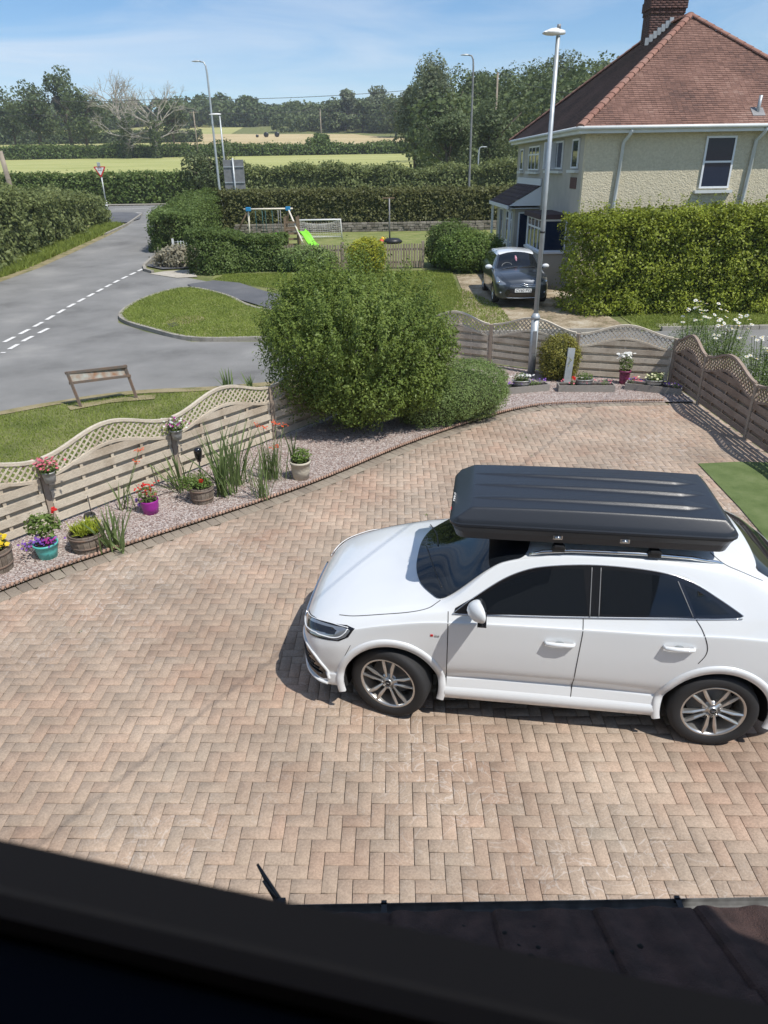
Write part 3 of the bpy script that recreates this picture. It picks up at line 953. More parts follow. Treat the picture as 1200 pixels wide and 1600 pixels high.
# black spike fixed to the gutter
q = empty('gutter_bracket', (-0.28, 1.50, 2.14), 'black pronged plastic bracket sticking up from the porch gutter', 'bracket')
m = MB()
p0, p1 = A(440, 1415, 1.50), A(402, 1350, 1.60)
m.tube([p0, p0.lerp(p1, 0.55), p1], [0.014, 0.009, 0.0045], n=6)
p2, p3 = A(430, 1404, 1.505), A(411, 1376, 1.545)
m.build('long_prong', M['black_plastic'], q, world=True)
m = MB(); m.tube([p2, p3], [0.007, 0.004], n=6)
m.build('short_prong', M['black_plastic'], q, world=True)
m = MB(); m.box(A(437, 1413, 1.50), (0.04, 0.03, 0.03), bev=0.004)
m.build('clip', M['black_plastic'], q, world=True)
# ================================================================ CARS
M['car_white'] = mat_plain('white_paint_mat', (0.70, 0.72, 0.73), 0.28, coat=1.0, spec=0.5)
M['car_grey'] = mat_plain('grey_paint_mat', (0.045, 0.055, 0.068), 0.30, metal=0.45, coat=1.0)
M['car_glass'] = mat_glass_dark('car_glass_mat', (0.008, 0.010, 0.013), 0.02)
M['gloss_black'] = mat_plain('gloss_black_mat', (0.010, 0.010, 0.012), 0.15, coat=0.6)
M['chrome'] = mat_plain('chrome_mat', (0.62, 0.64, 0.66), 0.18, metal=1.0)
M['alloy'] = mat_plain('alloy_mat', (0.56, 0.55, 0.53), 0.30, metal=0.85)
M['arch_dark'] = mat_plain('arch_liner_mat', (0.008, 0.008, 0.009), 0.9)
M['lamp_glass'] = mat_plain('lamp_lens_mat', (0.30, 0.32, 0.34), 0.12, metal=0.55, coat=1.0)
M['red_mat'] = mat_plain('red_badge_mat', (0.55, 0.02, 0.02), 0.35)
M['seam'] = mat_plain('panel_gap_mat', (0.03, 0.03, 0.032), 0.8)

def pchip(xs, ys, x):
    xs = np.array(xs, float); ys = np.array(ys, float)
    h = np.diff(xs); d = np.diff(ys) / h
    mm = np.zeros(len(xs))
    mm[0], mm[-1] = d[0], d[-1]
    for i in range(1, len(xs) - 1):
        if d[i - 1] * d[i] > 0:
            w1, w2 = 2 * h[i] + h[i - 1], h[i] + 2 * h[i - 1]
            mm[i] = (w1 + w2) / (w1 / d[i - 1] + w2 / d[i])
    x = min(max(x, xs[0]), xs[-1])
    i = int(min(max(np.searchsorted(xs, x) - 1, 0), len(xs) - 2))
    t = (x - xs[i]) / h[i]
    return ((2 * t ** 3 - 3 * t ** 2 + 1) * ys[i] + (t ** 3 - 2 * t ** 2 + t) * h[i] * mm[i] + (-2 * t ** 3 + 3 * t ** 2) * ys[i + 1] + (t ** 3 - t ** 2) * h[i] * mm[i + 1])
class CarBody:
    """lofted body: rows = list of (xs, ys, zs) key curves from the underside centre to the roof centre"""
    def __init__(s, rows, x_rear, x_front, wheels, arch_r, arch_in, corner=(2.0, .75)):
        s.corner = corner
        K = 130
        # denser stations at both ends
        st = [x_rear + (x_front - x_rear) * (0.5 - 0.5 * cos(pi * i / K)) * 1.0 for i in range(K + 1)]
        st = [0.55 * a + 0.45 * (x_rear + (x_front - x_rear) * i / K) for i, a in enumerate(st)]
        SUB = 5
        secs = []
        for x in st:
            ctrl = [Vector((pchip(r[0], r[1], x), pchip(r[0], r[2], x))) for r in rows]
            pts = []
            k = len(ctrl)
            for i in range(k - 1):
                p0, p1, p2, p3 = ctrl[max(i - 1, 0)], ctrl[i], ctrl[i + 1], ctrl[min(i + 2, k - 1)]
                if i == 0: p0 = Vector((-p2.x if i == 0 else 0, p2.y))
                if i == k - 2: p3 = Vector((-p1.x, p1.y))
                for j in range(SUB):
                    t = j / SUB
                    # softened Catmull-Rom (tension)
                    a = 0.42
                    m1, m2 = (p2 - p0) * a, (p3 - p1) * a
                    q = p1 * (2 * t ** 3 - 3 * t ** 2 + 1) + m1 * (t ** 3 - 2 * t ** 2 + t) + p2 * (-2 * t ** 3 + 3 * t ** 2) + m2 * (t ** 3 - t ** 2)
                    pts.append(q)
            pts.append(ctrl[-1])
            pts[0].x = 0; pts[-1].x = 0
            secs.append((x, pts))
        n = len(secs[0][1])
        vs, fs = [], []
        ring = 2 * n - 2
        for x, pts in secs:
            for p in pts: vs.append((x, p.x, p.y))
            for p in reversed(pts[1:-1]): vs.append((x, -p.x, p.y))
        for i in range(len(secs) - 1):
            for j in range(ring):
                fs.append((i * ring + j, i * ring + (j + 1) % ring, (i + 1) * ring + (j + 1) % ring, (i + 1) * ring + j))
        fs.append(tuple(reversed(range(ring)))); fs.append(tuple((len(secs) - 1) * ring + j for j in range(ring)))
        bm = bmesh.new()
        bv = [bm.verts.new(v) for v in vs]
        for f in fs:
            try: bm.faces.new([bv[i] for i in f])
            except ValueError: pass
        bmesh.ops.remove_doubles(bm, verts=bm.verts, dist=1e-5)
        bmesh.ops.recalc_face_normals(bm, faces=bm.faces[:])
        s.bvh = BVHTree.FromBMesh(bm)
        me = bpy.data.meshes.new('body'); bm.to_mesh(me); bm.free()
        tmp = bpy.data.objects.new('tmp_body', me); COL.objects.link(tmp)
        cutters = []
        for wx, wz in wheels:
            for sd in (-1, 1):
                cm = MB(); 
                pr = [(0.0, 0), (arch_r, 0), (arch_r, 0.7), (0.0, 0.7)]
                cm.lathe([(arch_r, arch_in), (arch_r, 1.3)], n=56, axis='Y')
                nn = 56
                cm.f.append(tuple(range(nn))); cm.m.append(0); cm.sm.append(False)
                cm.f.append(tuple(reversed(range(nn, 2 * nn)))); cm.m.append(0); cm.sm.append(False)
                if sd < 0: cm.v = [(x, -y, z) for x, y, z in cm.v]
                cmesh = cm.mesh()
                b2 = bmesh.new(); b2.from_mesh(cmesh); bmesh.ops.recalc_face_normals(b2, faces=b2.faces[:]); b2.to_mesh(cmesh); b2.free()
                co = bpy.data.objects.new('cut', cmesh); COL.objects.link(co); co.location = (wx, 0, wz)
                cutters.append(co)
                md = tmp.modifiers.new('b', 'BOOLEAN'); md.operation = 'DIFFERENCE'; md.solver = 'EXACT'; md.object = co
        bpy.context.view_layer.update()
        dg = bpy.context.evaluated_depsgraph_get()
        s.mesh = bpy.data.meshes.new_from_object(tmp.evaluated_get(dg))
        for co in cutters: bpy.data.objects.remove(co)
        bpy.data.objects.remove(tmp)
        mi = []
        for p in s.mesh.polygons:
            c = p.center
            dark = 0
            for wx, wz in wheels:
                if math.hypot(c.x - wx, c.z - wz) < arch_r + 0.004 and abs(c.y) < 1.2:
                    nr = Vector((wx - c.x, 0, wz - c.z))
                    if nr.length > 0.01 and (p.normal.dot(nr.normalized()) > 0.5 or math.hypot(c.x - wx, c.z - wz) < arch_r - 0.01): dark = 1
            if c.z < 0.235 and p.normal.z < -0.7: dark = 1
            mi.append(dark)
        s.mesh.polygons.foreach_set('material_index', mi)
        s.mesh.polygons.foreach_set('use_smooth', [True] * len(mi))
        # sharp edges where the arches are cut
        b3 = bmesh.new(); b3.from_mesh(s.mesh)
        for e in b3.edges:
            if len(e.link_faces) == 2 and e.calc_face_angle(0) > radians(38): e.smooth = False
        b3.to_mesh(s.mesh); b3.free()
    def hit(s, mode, a, b, sd=1):
        if mode == 'side': o, d = Vector((a, 3.0 * sd, b)), Vector((0, -sd, 0))
        elif mode == 'top': o, d = Vector((a, b * sd, 4.0)), Vector((0, 0, -1))
        elif mode == 'front': o, d = Vector((4, a * sd, b)), Vector((-1, 0, 0))
        elif mode == 'rear': o, d = Vector((-4, a * sd, b)), Vector((1, 0, 0))
        elif mode == 'diag': # from front-left, horizontal 45 degrees; a = position across the beam
            o = Vector((s.corner[0] + 2, (s.corner[1] + 2) * sd, b)) + Vector((-0.7071, 0.7071 * sd, 0)) * a
            d = Vector((-0.7071, -0.7071 * sd, 0))
        elif mode == 'over': # steep three-quarter view from above and front
            o = Vector((a, b * sd, 3)) + Vector((1.5, 0, 0)); d = Vector((-0.42, 0, -0.9)).normalized(); o = Vector((a, b * sd, 1.2)) - d * 3
        h = s.bvh.ray_cast(o, d)
        return h[0], h[1]
    def panel(s, mode, outline, off, sd=1, step=0.03, smooth=4, corner=False, relax=0):
        """thin sheet of glass or trim following the body inside a 2D outline"""
        pts = [Vector((p[0], p[1], 0)) for p in outline]
        if not corner: pts = smooth_curve(pts, smooth, True)
        bm = bmesh.new()
        f = bm.faces.new([bm.verts.new(p) for p in pts])
        xs = [p.x for p in pts]; ys_ = [p.y for p in pts]
        for ax, lo, hi in ((0, min(xs), max(xs)), (1, min(ys_), max(ys_))):
            c = lo + step
            while c < hi:
                co = (c, 0, 0) if ax == 0 else (0, c, 0); no = (1, 0, 0) if ax == 0 else (0, 1, 0)
                bmesh.ops.bisect_plane(bm, geom=bm.verts[:] + bm.edges[:] + bm.faces[:], plane_co=co, plane_no=no)
                c += step
        bad = []
        for v in bm.verts:
            h, n = s.hit(mode, v.co.x, v.co.y, sd)
            if h is None: bad.append(v); continue
            v.co = h + n * off
        if bad: bmesh.ops.delete(bm, geom=bad, context='VERTS')
        if relax:
            inner = [v for v in bm.verts if not v.is_boundary]
            for _ in range(relax): bmesh.ops.smooth_vert(bm, verts=inner, factor=0.5, use_axis_x=True, use_axis_y=True, use_axis_z=True)
        bmesh.ops.triangulate(bm, faces=[f for f in bm.faces if len(f.verts) > 4])
        for f in bm.faces: f.smooth = True
        bm.normal_update()
        me = bpy.data.meshes.new('p'); bm.to_mesh(me); bm.free()
        return me
    def seam(s, mb_, mode, pts, r=0.004, sd=1, off=-0.001, step=0.03, n=6, sm=True):
        pts = [Vector((p[0], p[1], 0)) for p in pts]
        if sm and len(pts) > 2: pts = smooth_curve(pts, 8)
        out = []
        for p, q in zip(pts, pts[1:]):
            k = max(1, int((q - p).length / step))
            for i in range(k):
                t = p.lerp(q, i / k); h, nn = s.hit(mode, t.x, t.y, sd)
                if h is not None: out.append(h + nn * off)
        h, nn = s.hit(mode, pts[-1].x, pts[-1].y, sd)
        if h is not None: out.append(h + nn * off)
        if len(out) > 1: mb_.tube(out, r, n=n)
def make_wheel(parent, x, y, R_, rim_r, width, sd, steer=0.0, rot=0.3, spokes='double', logo=False):
    """sd=+1: outer face towards +y"""
    wr = empty_part('wheel', parent, (x, y, R_), steer)
    s_ = sd
    m = MB()
    hw = width / 2
    prof = [(rim_r - 0.012, -hw + 0.02), (rim_r + 0.01, -hw), (R_ - 0.03, -hw - 0.004), (R_ - 0.008, -hw + 0.012), (R_, -hw + 0.035), (R_, hw - 0.035), (R_ - 0.008, hw - 0.012), (R_ - 0.03, hw + 0.004), (rim_r + 0.02, hw + 0.002), (rim_r + 0.004, hw - 0.006), (rim_r - 0.012, hw - 0.02)]
    m.lathe([(r_, h * s_) for r_, h in prof], n=64, axis='Y')
    link('tyre', m.mesh(), M['rubber'], wr)
    m = MB()
    f = hw - 0.012
    m.lathe([(rim_r + 0.006, s_ * (f - 0.004)), (rim_r, s_ * (f + 0.004)), (rim_r - 0.014, s_ * (f + 0.002)), (rim_r - 0.02, s_ * (f - 0.02)), (rim_r - 0.03, s_ * (f - 0.06)), (rim_r - 0.035, s_ * (-hw * 0.6))], n=64, axis='Y')
    hubz = f - 0.012
    m.lathe([(0.0, s_ * (hubz + 0.004)), (0.030, s_ * (hubz + 0.004)), (0.034, s_ * hubz), (0.036, s_ * (hubz - 0.008)), (0.075, s_ * (hubz - 0.012)), (0.082, s_ * (hubz - 0.03))], n=32, axis='Y')
    for k in range(5):
        base_a = rot + 2 * pi * k / 5
        offs = (-0.20, 0.20) if spokes == 'double' else (0.0,)
        for da in offs:
            a1 = base_a + da * 1.9 if spokes == 'double' else base_a
            a2 = base_a + da * 1.05
            p_in = Vector((0.055 * cos(a1), s_ * (hubz - 0.012), 0.055 * sin(a1)))
            p_mid = Vector((rim_r * 0.62 * cos(a2 * 0.5 + a1 * 0.5 if False else base_a + da * 1.05), s_ * (hubz + 0.002), rim_r * 0.62 * sin(base_a + da * 1.05)))
            p_out = Vector(((rim_r - 0.012) * cos(a2), s_ * (f - 0.010), (rim_r - 0.012) * sin(a2)))
            wdt = 0.024 if spokes == 'double' else 0.05
            for u_, v_, w1, w2 in ((p_in, p_mid, wdt * 0.7, wdt * 1.25), (p_mid, p_out, wdt * 1.25, wdt)):
                d = (v_ - u_).normalized(); t = Vector((0, 1, 0)).cross(d).normalized()
                yv = Vector((0, s_, 0))
                q = [u_ - t * w1 / 2, u_ + t * w1 / 2, v_ + t * w2 / 2, v_ - t * w2 / 2]
                qs = [p + yv * 0.004 for p in q]
                c1, c2 = u_ + yv * 0.011, v_ + yv * 0.011
                bk = [p - yv * 0.028 for p in q]
                m.add([bk[0], bk[1], bk[2], bk[3], qs[0], qs[1], qs[2], qs[3], c1, c2],
                      [(4, 8, 9, 7), (8, 5, 6, 9), (0, 4, 7, 3), (1, 2, 6, 5), (0, 1, 5, 8, 4), (3, 7, 9, 6, 2), (0, 3, 2, 1)])
        a3 = base_a + pi / 5
        m.lathe([(0.0, s_ * (hubz - 0.004)), (0.009, s_ * (hubz - 0.004)), (0.010, s_ * (hubz - 0.02))], c=(0.056 * cos(a3), 0, 0.056 * sin(a3)), n=10, axis='Y')
    link('rim', m.mesh(), M['alloy'], wr)
    m = MB()
    m.lathe([(0, s_ * -0.02), (rim_r * 0.72, s_ * -0.02), (rim_r * 0.72, s_ * -0.045)], n=32, axis='Y')
    link('brake_disc', m.mesh(), M['galv_dark'], wr)
    m = MB(); m.lathe([(0, s_ * -0.05), (rim_r - 0.02, s_ * -0.05)], n=32, axis='Y')
    m.lathe([(0.0, s_ * (hubz + 0.0052)), (0.027, s_ * (hubz + 0.0052))], n=20, axis='Y')
    link('hub_back', m.mesh(), M['arch_dark'], wr)
    if logo:
        m = MB()
        for k in range(4):
            c = Vector(((k - 1.5) * 0.0098, s_ * (hubz + 0.0065), 0))
            m.tube([c + Vector((0.0066 * cos(t), 0, 0.0066 * sin(t))) for t in [2 * pi * i / 12 for i in range(13)]], 0.0011, n=4, cap=False)
        link('badge', m.mesh(), M['chrome'], wr)
    return wr
def empty_part(name, parent, loc, rz=0.0):
    o = bpy.data.objects.new(name, None); COL.objects.link(o); o.parent = parent; o.location = loc; o.rotation_euler = (0, 0, rz)
    o.empty_display_size = 0.1
    return o
def text_mesh(body, size, extrude=0.001):
    cu = bpy.data.curves.new('t', 'FONT'); cu.body = body; cu.size = size; cu.extrude = extrude
    cu.align_x = 'CENTER'; cu.align_y = 'CENTER'
    ob = bpy.data.objects.new('t', cu); COL.objects.link(ob)
    bpy.context.view_layer.update()
    me = bpy.data.meshes.new_from_object(ob.evaluated_get(bpy.context.evaluated_depsgraph_get()))
    bpy.data.objects.remove(ob); bpy.data.curves.remove(cu)
    me.materials.clear()
    return me

# ---------------------------------------------------------------- white SUV
suv_loc = Vector((1.455, 5.36, 0.022))
suv_rz = math.atan2(0.1526, -0.9883)
suv = empty('suv', suv_loc, 'white compact SUV with tinted windows parked side-on across the block-paved driveway', 'car', rz=suv_rz)
X_ = [-2.19, -2.15, -2.05, -1.9, -1.7, -1.3, -0.8, -0.2, 0.4, 0.9, 1.3, 1.7, 1.9, 2.025, 2.09, 2.125, 2.14]
def row(ys_, zs_): return (X_, ys_, zs_)
#            -2.19  -2.15  -2.05  -1.9   -1.7   -1.3   -.8    -.2    .4     .9     1.3    1.7    1.9    2.04   2.12   2.165  2.185
suv_rows = [
 row([0] * 17,                                                                                     [.40, .34, .30, .26, .22, .20, .20, .20, .20, .20, .20, .20, .20, .22, .25, .32, .42]),
 row([.30, .50, .62, .70, .72, .72, .72, .72, .72, .72, .72, .70, .66, .58, .48, .40, .28],        [.40, .34, .30, .26, .22, .20, .20, .20, .20, .20, .20, .20, .20, .22, .25, .32, .42]),
 row([.42, .66, .78, .85, .89, .89, .885, .885, .885, .885, .89, .89, .85, .74, .60, .46, .32],    [.42, .37, .34, .31, .28, .27, .27, .27, .27, .27, .27, .27, .25, .25, .27, .33, .43]),
 row([.46, .70, .82, .88, .91, .90, .875, .865, .865, .875, .895, .905, .865, .765, .635, .49, .34], [.47, .44, .43, .42, .41, .41, .42, .43, .43, .42, .40, .39, .36, .34, .35, .38, .46]),
 row([.48, .73, .84, .90, .925, .92, .905, .90, .90, .90, .915, .915, .875, .785, .66, .515, .355], [.55, .56, .56, .57, .57, .57, .57, .57, .57, .57, .56, .54, .50, .47, .47, .48, .50]),
 row([.49, .74, .85, .905, .93, .925, .915, .91, .91, .91, .92, .92, .88, .79, .665, .52, .36],   [.64, .68, .72, .76, .78, .78, .78, .78, .77, .76, .74, .70, .66, .62, .59, .57, .55]),
 row([.47, .72, .83, .885, .905, .905, .905, .90, .90, .90, .90, .895, .85, .77, .65, .51, .35],  [.72, .80, .90, 1.0, 1.04, 1.05, 1.03, 1.02, 1.01, .99, .93, .83, .76, .71, .67, .62, .58]),
 row([.45, .69, .79, .83, .835, .825, .83, .835, .84, .84, .835, .83, .79, .72, .60, .47, .32],    [.78, .90, 1.02, 1.15, 1.20, 1.20, 1.155, 1.12, 1.10, 1.07, 1.00, .89, .82, .765, .715, .655, .60]),
 row([.45, .68, .765, .775, .75, .675, .64, .625, .655, .79, .78, .75, .72, .65, .54, .42, .29],   [.82, .96, 1.08, 1.19, 1.325, 1.455, 1.505, 1.505, 1.415, 1.10, 1.02, .925, .855, .795, .735, .672, .61]),
 row([.40, .63, .70, .71, .67, .61, .58, .575, .61, .735, .70, .64, .61, .56, .47, .36, .25],      [.84, .98, 1.10, 1.21, 1.35, 1.50, 1.53, 1.535, 1.45, 1.115, 1.035, .945, .875, .81, .75, .685, .62]),
 row([.26, .40, .45, .46, .44, .42, .40, .40, .40, .42, .40, .36, .34, .31, .26, .20, .14],        [.87, 1.0, 1.12, 1.225, 1.38, 1.54, 1.570, 1.570, 1.50, 1.165, 1.055, .965, .895, .83, .77, .70, .63]),
 row([0] * 17,                                                                                     [.88, 1.01, 1.13, 1.235, 1.392, 1.552, 1.585, 1.585, 1.52, 1.205, 1.06, .975, .905, .84, .78, .71, .635]),
]
def crease(rows, i, dy, dz):
    y_ = [a_ + dy for a_ in rows[i][1]]
    z_ = [a_ + (min(dz, .4 * (b_ - a_)) if dz > 0 else dz) for a_, b_ in zip(rows[i][2], rows[i + 1][2])]
    rows.insert(i + 1, (rows[i][0], y_, z_))
crease(suv_rows, 6, -.014, .018)
crease(suv_rows, 3, -.010, .032)
CB = CarBody(suv_rows, -2.19, 2.14, [(1.3, 0.346), (-1.3, 0.346)], 0.405, 0.55)
link('body', CB.mesh, [M['car_white'], M['arch_dark']], suv)
def dlo(pts, off, name, mat, sds=(1, -1), mode='side', parent=suv, cb=None, **k):
    for sd in sds: link(name, (cb or CB).panel(mode, pts, off, sd, **k), mat, parent)
DL = [(.79, 1.075), (.62, 1.20), (.42, 1.33), (.25, 1.405), (.08, 1.445), (-.2, 1.473), (-.5, 1.476), (-.8, 1.458), (-1.0, 1.412), (-1.2, 1.315), (-1.36, 1.225), (-1.3, 1.195), (-.8, 1.158), (-.2, 1.12), (.35, 1.095)]
dlo(DL, 0.003, 'window_trim', M['gloss_black'], smooth=3)
dlo([(.70, 1.092), (.60, 1.19), (.42, 1.305), (.25, 1.385), (.08, 1.423), (-.10, 1.44), (-.20, 1.442), (-.245, 1.138), (.1, 1.12), (.4, 1.102)], 0.006, 'side_window', M['car_glass'], corner=True)
dlo([(-.345, 1.45), (-.55, 1.452), (-.78, 1.435), (-.89, 1.412), (-1.0, 1.188), (-.6, 1.16), (-.345, 1.148)], 0.006, 'side_window', M['car_glass'], corner=True)
dlo([(-.945, 1.395), (-1.05, 1.355), (-1.18, 1.29), (-1.28, 1.218), (-1.045, 1.195)], 0.006, 'quarter_window', M['car_glass'], corner=True)
WS = [(1.16, 0), (1.15, .25), (1.09, .48), (.97, .66), (.90, .72), (.78, .705), (.55, .655), (.38, .62), (.25, .585), (.20, .40), (.17, .15), (.165, 0), (.17, -.15), (.20, -.40), (.25, -.585), (.38, -.62), (.55, -.655), (.78, -.705), (.90, -.72), (.97, -.66), (1.09, -.48), (1.15, -.25)]
link('windscreen', CB.panel('top', WS, 0.012, 1, smooth=3, relax=10), M['car_glass'], suv)
link('rear_window', CB.panel('top', [(-1.50, 0), (-1.50, .48), (-1.56, .57), (-1.86, .63), (-1.97, .57), (-2.00, 0), (-1.97, -.57), (-1.86, -.63), (-1.56, -.57), (-1.50, -.48)], 0.004, 1), M['car_glass'], suv)
# wipers
for pts in ([(1.09, -.1), (.99, .30), (.90, .60)], [(1.10, -.62), (1.02, -.35), (.98, -.05)]):
    m = MB(); CB.seam(m, 'top', pts, r=0.006, off=0.014); link('wiper', m.mesh(), M['black_plastic'], suv)
def seam_part(name, mat, mode, pts, r=.0042, sd=1, off=-.001, parent=suv, cb=None, **k):
    mm = MB(); (cb or CB).seam(mm, mode, pts, r=r, sd=sd, off=off, **k); return link(name, mm.mesh(), mat, parent)
for sd in (1, -1):
    seam_part('chrome_strip', M['chrome'], 'side', [(.80, 1.066), (.35, 1.085), (-.2, 1.11), (-.8, 1.148), (-1.37, 1.195)], r=0.006, sd=sd, off=0.004)
    seam_part('window_surround', M['chrome'], 'side', DL[:11] + [(-1.37, 1.215)], r=0.0045, sd=sd, off=0.006)
    for pts in ([(-.262, 1.46), (-.262, 1.12)], [(-.330, 1.462), (-.330, 1.13)], [(-.90, 1.41), (-1.02, 1.18)]): seam_part('pillar_trim', M['galv_dark'], 'side', pts, r=.004, sd=sd, off=.006)
    for mode, pts in (('side', [(.835, 1.08), (.83, .95), (.83, .6), (.835, .31)]), ('side', [(-.215, 1.11), (-.215, 1.0), (-.20, .7), (-.19, .29)]),
                      ('side', [(-1.02, 1.19), (-1.09, 1.10), (-1.14, .98), (-1.14, .90), (-1.10, .82)]), ('side', [(.835, .315), (.3, .33), (-.3, .335), (-.85, .345)]),
                      ('top', [(.905, .735), (1.0, .80), (1.15, .825), (1.4, .815), (1.62, .79), (1.75, .75)]), ('top', [(-1.17, .46), (-1.26, .58), (-1.42, .64), (-1.52, .65)])):
        seam_part('panel_gap', M['seam'], mode, pts, sd=sd)
# wheel-arch lips and sill
for sd in (1, -1):
    for wx in (1.3, -1.3):
        m = MB(); vs = []
        K = 44
        for i in range(K + 1):
            t = radians(-16) + (pi + radians(32)) * i / K
            for rr, oo in ((0.404, -0.008), (0.407, 0.012), (0.450, 0.013), (0.468, 0.007), (0.472, -0.02)):
                px_, pz_ = wx + rr * cos(t), 0.346 + rr * sin(t)
                h, nn = CB.hit('side', px_, max(pz_, 0.30), sd)
                yy = abs(h.y) if h is not None else 0.88
                vs.append((px_, sd * (yy + oo if oo > -0.01 else yy - 0.02), pz_))
        fs = []
        for i in range(K):
            for j in range(4): fs.append((i * 5 + j, i * 5 + j + 1, (i + 1) * 5 + j + 1, (i + 1) * 5 + j))
        m.add(vs, fs, True)
        link('wheel_arch_lip', m.mesh(), M['car_white'], suv)
for sd in (1, -1):
    m = MB(); vs = []
    for i in range(31):
        x = .84 - 1.69 * i / 30
        for (yy, zz) in ((.868, .375), (.898, .345), (.905, .30), (.892, .245), (.84, .225)):
            vs.append((x, sd * yy, zz))
    m.add(vs, [(i * 5 + j, i * 5 + j + 1, (i + 1) * 5 + j + 1, (i + 1) * 5 + j) for i in range(30) for j in range(4)], True)
    link('sill', m.mesh(), M['car_white'], suv)
# door handles
for sd in (1, -1):
    for (hx, hz) in ((-.05, .905), (-.94, .95)):
        m = MB()
        h, nn = CB.hit('side', hx, hz, sd)
        y = abs(h.y)
        m.tube([(hx + .115, sd * (y + .0), hz), (hx + .10, sd * (y + .028), hz + .002), (hx + .03, sd * (y + .036), hz + .004), (hx - .06, sd * (y + .036), hz + .004), (hx - .10, sd * (y + .028), hz + .002), (hx - .115, sd * y, hz)], [.012, .016, .018, .018, .016, .012], n=10)
        link('door_handle', m.mesh(), M['car_white'], suv)
        m = MB(); m.ball((hx, sd * (y - 0.012), hz), (.055, .016, .030))  # grey blob paints the shade of the hollow behind the handle
        link('handle_recess_shade', m.mesh(), M['galv'], suv)
# door mirrors
for sd in (1, -1):
    m = MB()
    bm = bmesh.new(); bmesh.ops.create_icosphere(bm, subdivisions=3, radius=1)
    bm.verts.index_update()
    vs = []
    for v in bm.verts:
        q = v.co
        x = q.x * (0.085 if q.x > 0 else 0.035)
        tp = 1.0 - 0.22 * max(0, -q.y)
        vs.append((.60 + x - 0.05 * (q.y > 0) * q.y, sd * (1.03 + q.y * 0.125), 1.235 + q.z * 0.088 * tp + (0.01 * q.y)))
    m.add(vs, [[v.index for v in f.verts] for f in bm.faces], True); bm.free()
    mir = link('door_mirror', m.mesh(), M['car_white'], suv)
    m = MB(); m.tube([(.62, sd * .84, 1.135), (.61, sd * .91, 1.155), (.60, sd * .96, 1.17)], [.032, .026, .022], n=8)
    m.box((.565, sd * 1.03, 1.158), (.07, .20, .012), bev=0.004)
    link('mirror_arm', m.mesh(), M['gloss_black'], mir)
# front lamps, grille, intakes
HL = [(-.30, .745), (-.10, .805), (.10, .845), (.26, .872), (.335, .865), (.31, .79), (.255, .745), (.06, .715), (-.14, .69), (-.28, .672)]
for sd in (1, -1):
    link('headlight_trim', CB.panel('diag', [(a * 1.0 + 0.05, b + .012) for a, b in HL], 0.003, sd, corner=True, step=0.02), M['gloss_black'], suv)
    hl = link('headlight', CB.panel('diag', [(a * .93 + 0.052, (b - .78) * .80 + .792) for a, b in HL], 0.007, sd, corner=True, step=0.02), M['lamp_glass'], suv)
    link('lamp_bezel', CB.panel('diag', [(-.10, .777), (.05, .812), (.22, .842), (.27, .834), (.265, .807), (.10, .777), (-.05, .747)], 0.010, sd, corner=True, step=0.02), M['gloss_black'], hl)
    m = MB()
    CB.seam(m, 'diag', [(-.22, .717), (-.05, .74), (.12, .764), (.285, .787), (.345, .862)], r=0.005, sd=sd, off=0.012)
    CB.seam(m, 'diag', [(-.20, .764), (0.0, .822), (.20, .862), (.335, .872)], r=0.004, sd=sd, off=0.012)
    link('light_strip', m.mesh(), M['upvc'], hl)
    IN = [(-.46, .49), (-.25, .56), (-.08, .585), (.04, .545), (.12, .45), (.17, .335), (.13, .32), (-.08, .335), (-.32, .37), (-.44, .41)]
    it = link('air_intake', CB.panel('diag', [(a + 0.03, b) for a, b in IN], 0.003, sd, corner=True, step=0.02), M['gloss_black'], suv)
    m = MB()
    for zz, e in ((.50, .02), (.455, .08), (.41, .12), (.365, .15)):
        CB.seam(m, 'diag', [(-.40, zz), (-.15, zz + .0), (e, zz)], r=0.006, sd=sd, off=0.010)
    link('intake_slat', m.mesh(), M['black_plastic'], it)
    m = MB()
    CB.seam(m, 'diag', [(-.28, .585), (-.06, .612), (.09, .56), (.17, .46), (.215, .335)], r=0.014, sd=sd, off=0.002)
    link('bumper_trim', m.mesh(), M['car_white'], suv); m = MB()
    CB.seam(m, 'diag', [(-.44, .345), (-.10, .305), (.10, .292), (.20, .288)], r=0.016, sd=sd, off=0.006)
    link('bumper_trim', m.mesh(), M['car_white'], suv)
    m = MB(); CB.seam(m, 'side', [(1.63, .73), (1.68, .62), (1.735, .48), (1.745, .34)], r=0.003, sd=sd)
    link('panel_gap', m.mesh(), M['seam'], suv)
gr = link('grille', CB.panel('front', [(-.42, .70), (.42, .70), (.46, .66), (.44, .56), (.34, .42), (-.34, .42), (-.44, .56), (-.46, .66)], 0.006, 1, corner=True), M['gloss_black'], suv)
m = MB(); CB.seam(m, 'front', [(-.43, .705), (.43, .705), (.47, .66), (.44, .55), (.34, .415), (-.34, .415), (-.44, .55), (-.47, .66), (-.43, .705)], r=0.009, off=0.008, sm=False)
link('grille_frame', m.mesh(), M['chrome'], gr)
# tail lamps
for sd in (1, -1):
    link('tail_light', CB.panel('side', [(-1.98, .98), (-2.05, 1.0), (-2.12, .93), (-2.10, .84), (-1.95, .85)], 0.004, sd, corner=True), M['red_mat'], suv)
# badge on the wing
m = MB(); h, nn = CB.hit('side', .945, .885, 1)
m.box((.958, h.y + .002, .885), (.022, .004, .018)); link('wing_badge', m.mesh(), M['red_mat'], suv)
tm = text_mesh('line', 0.028); tm.transform(Matrix.Translation((.915, h.y + .004, .884)) @ Matrix.Rotation(pi, 4, 'Z') @ Matrix.Rotation(pi / 2, 4, 'X'))
link('badge_lettering', tm, M['galv_dark'], suv)
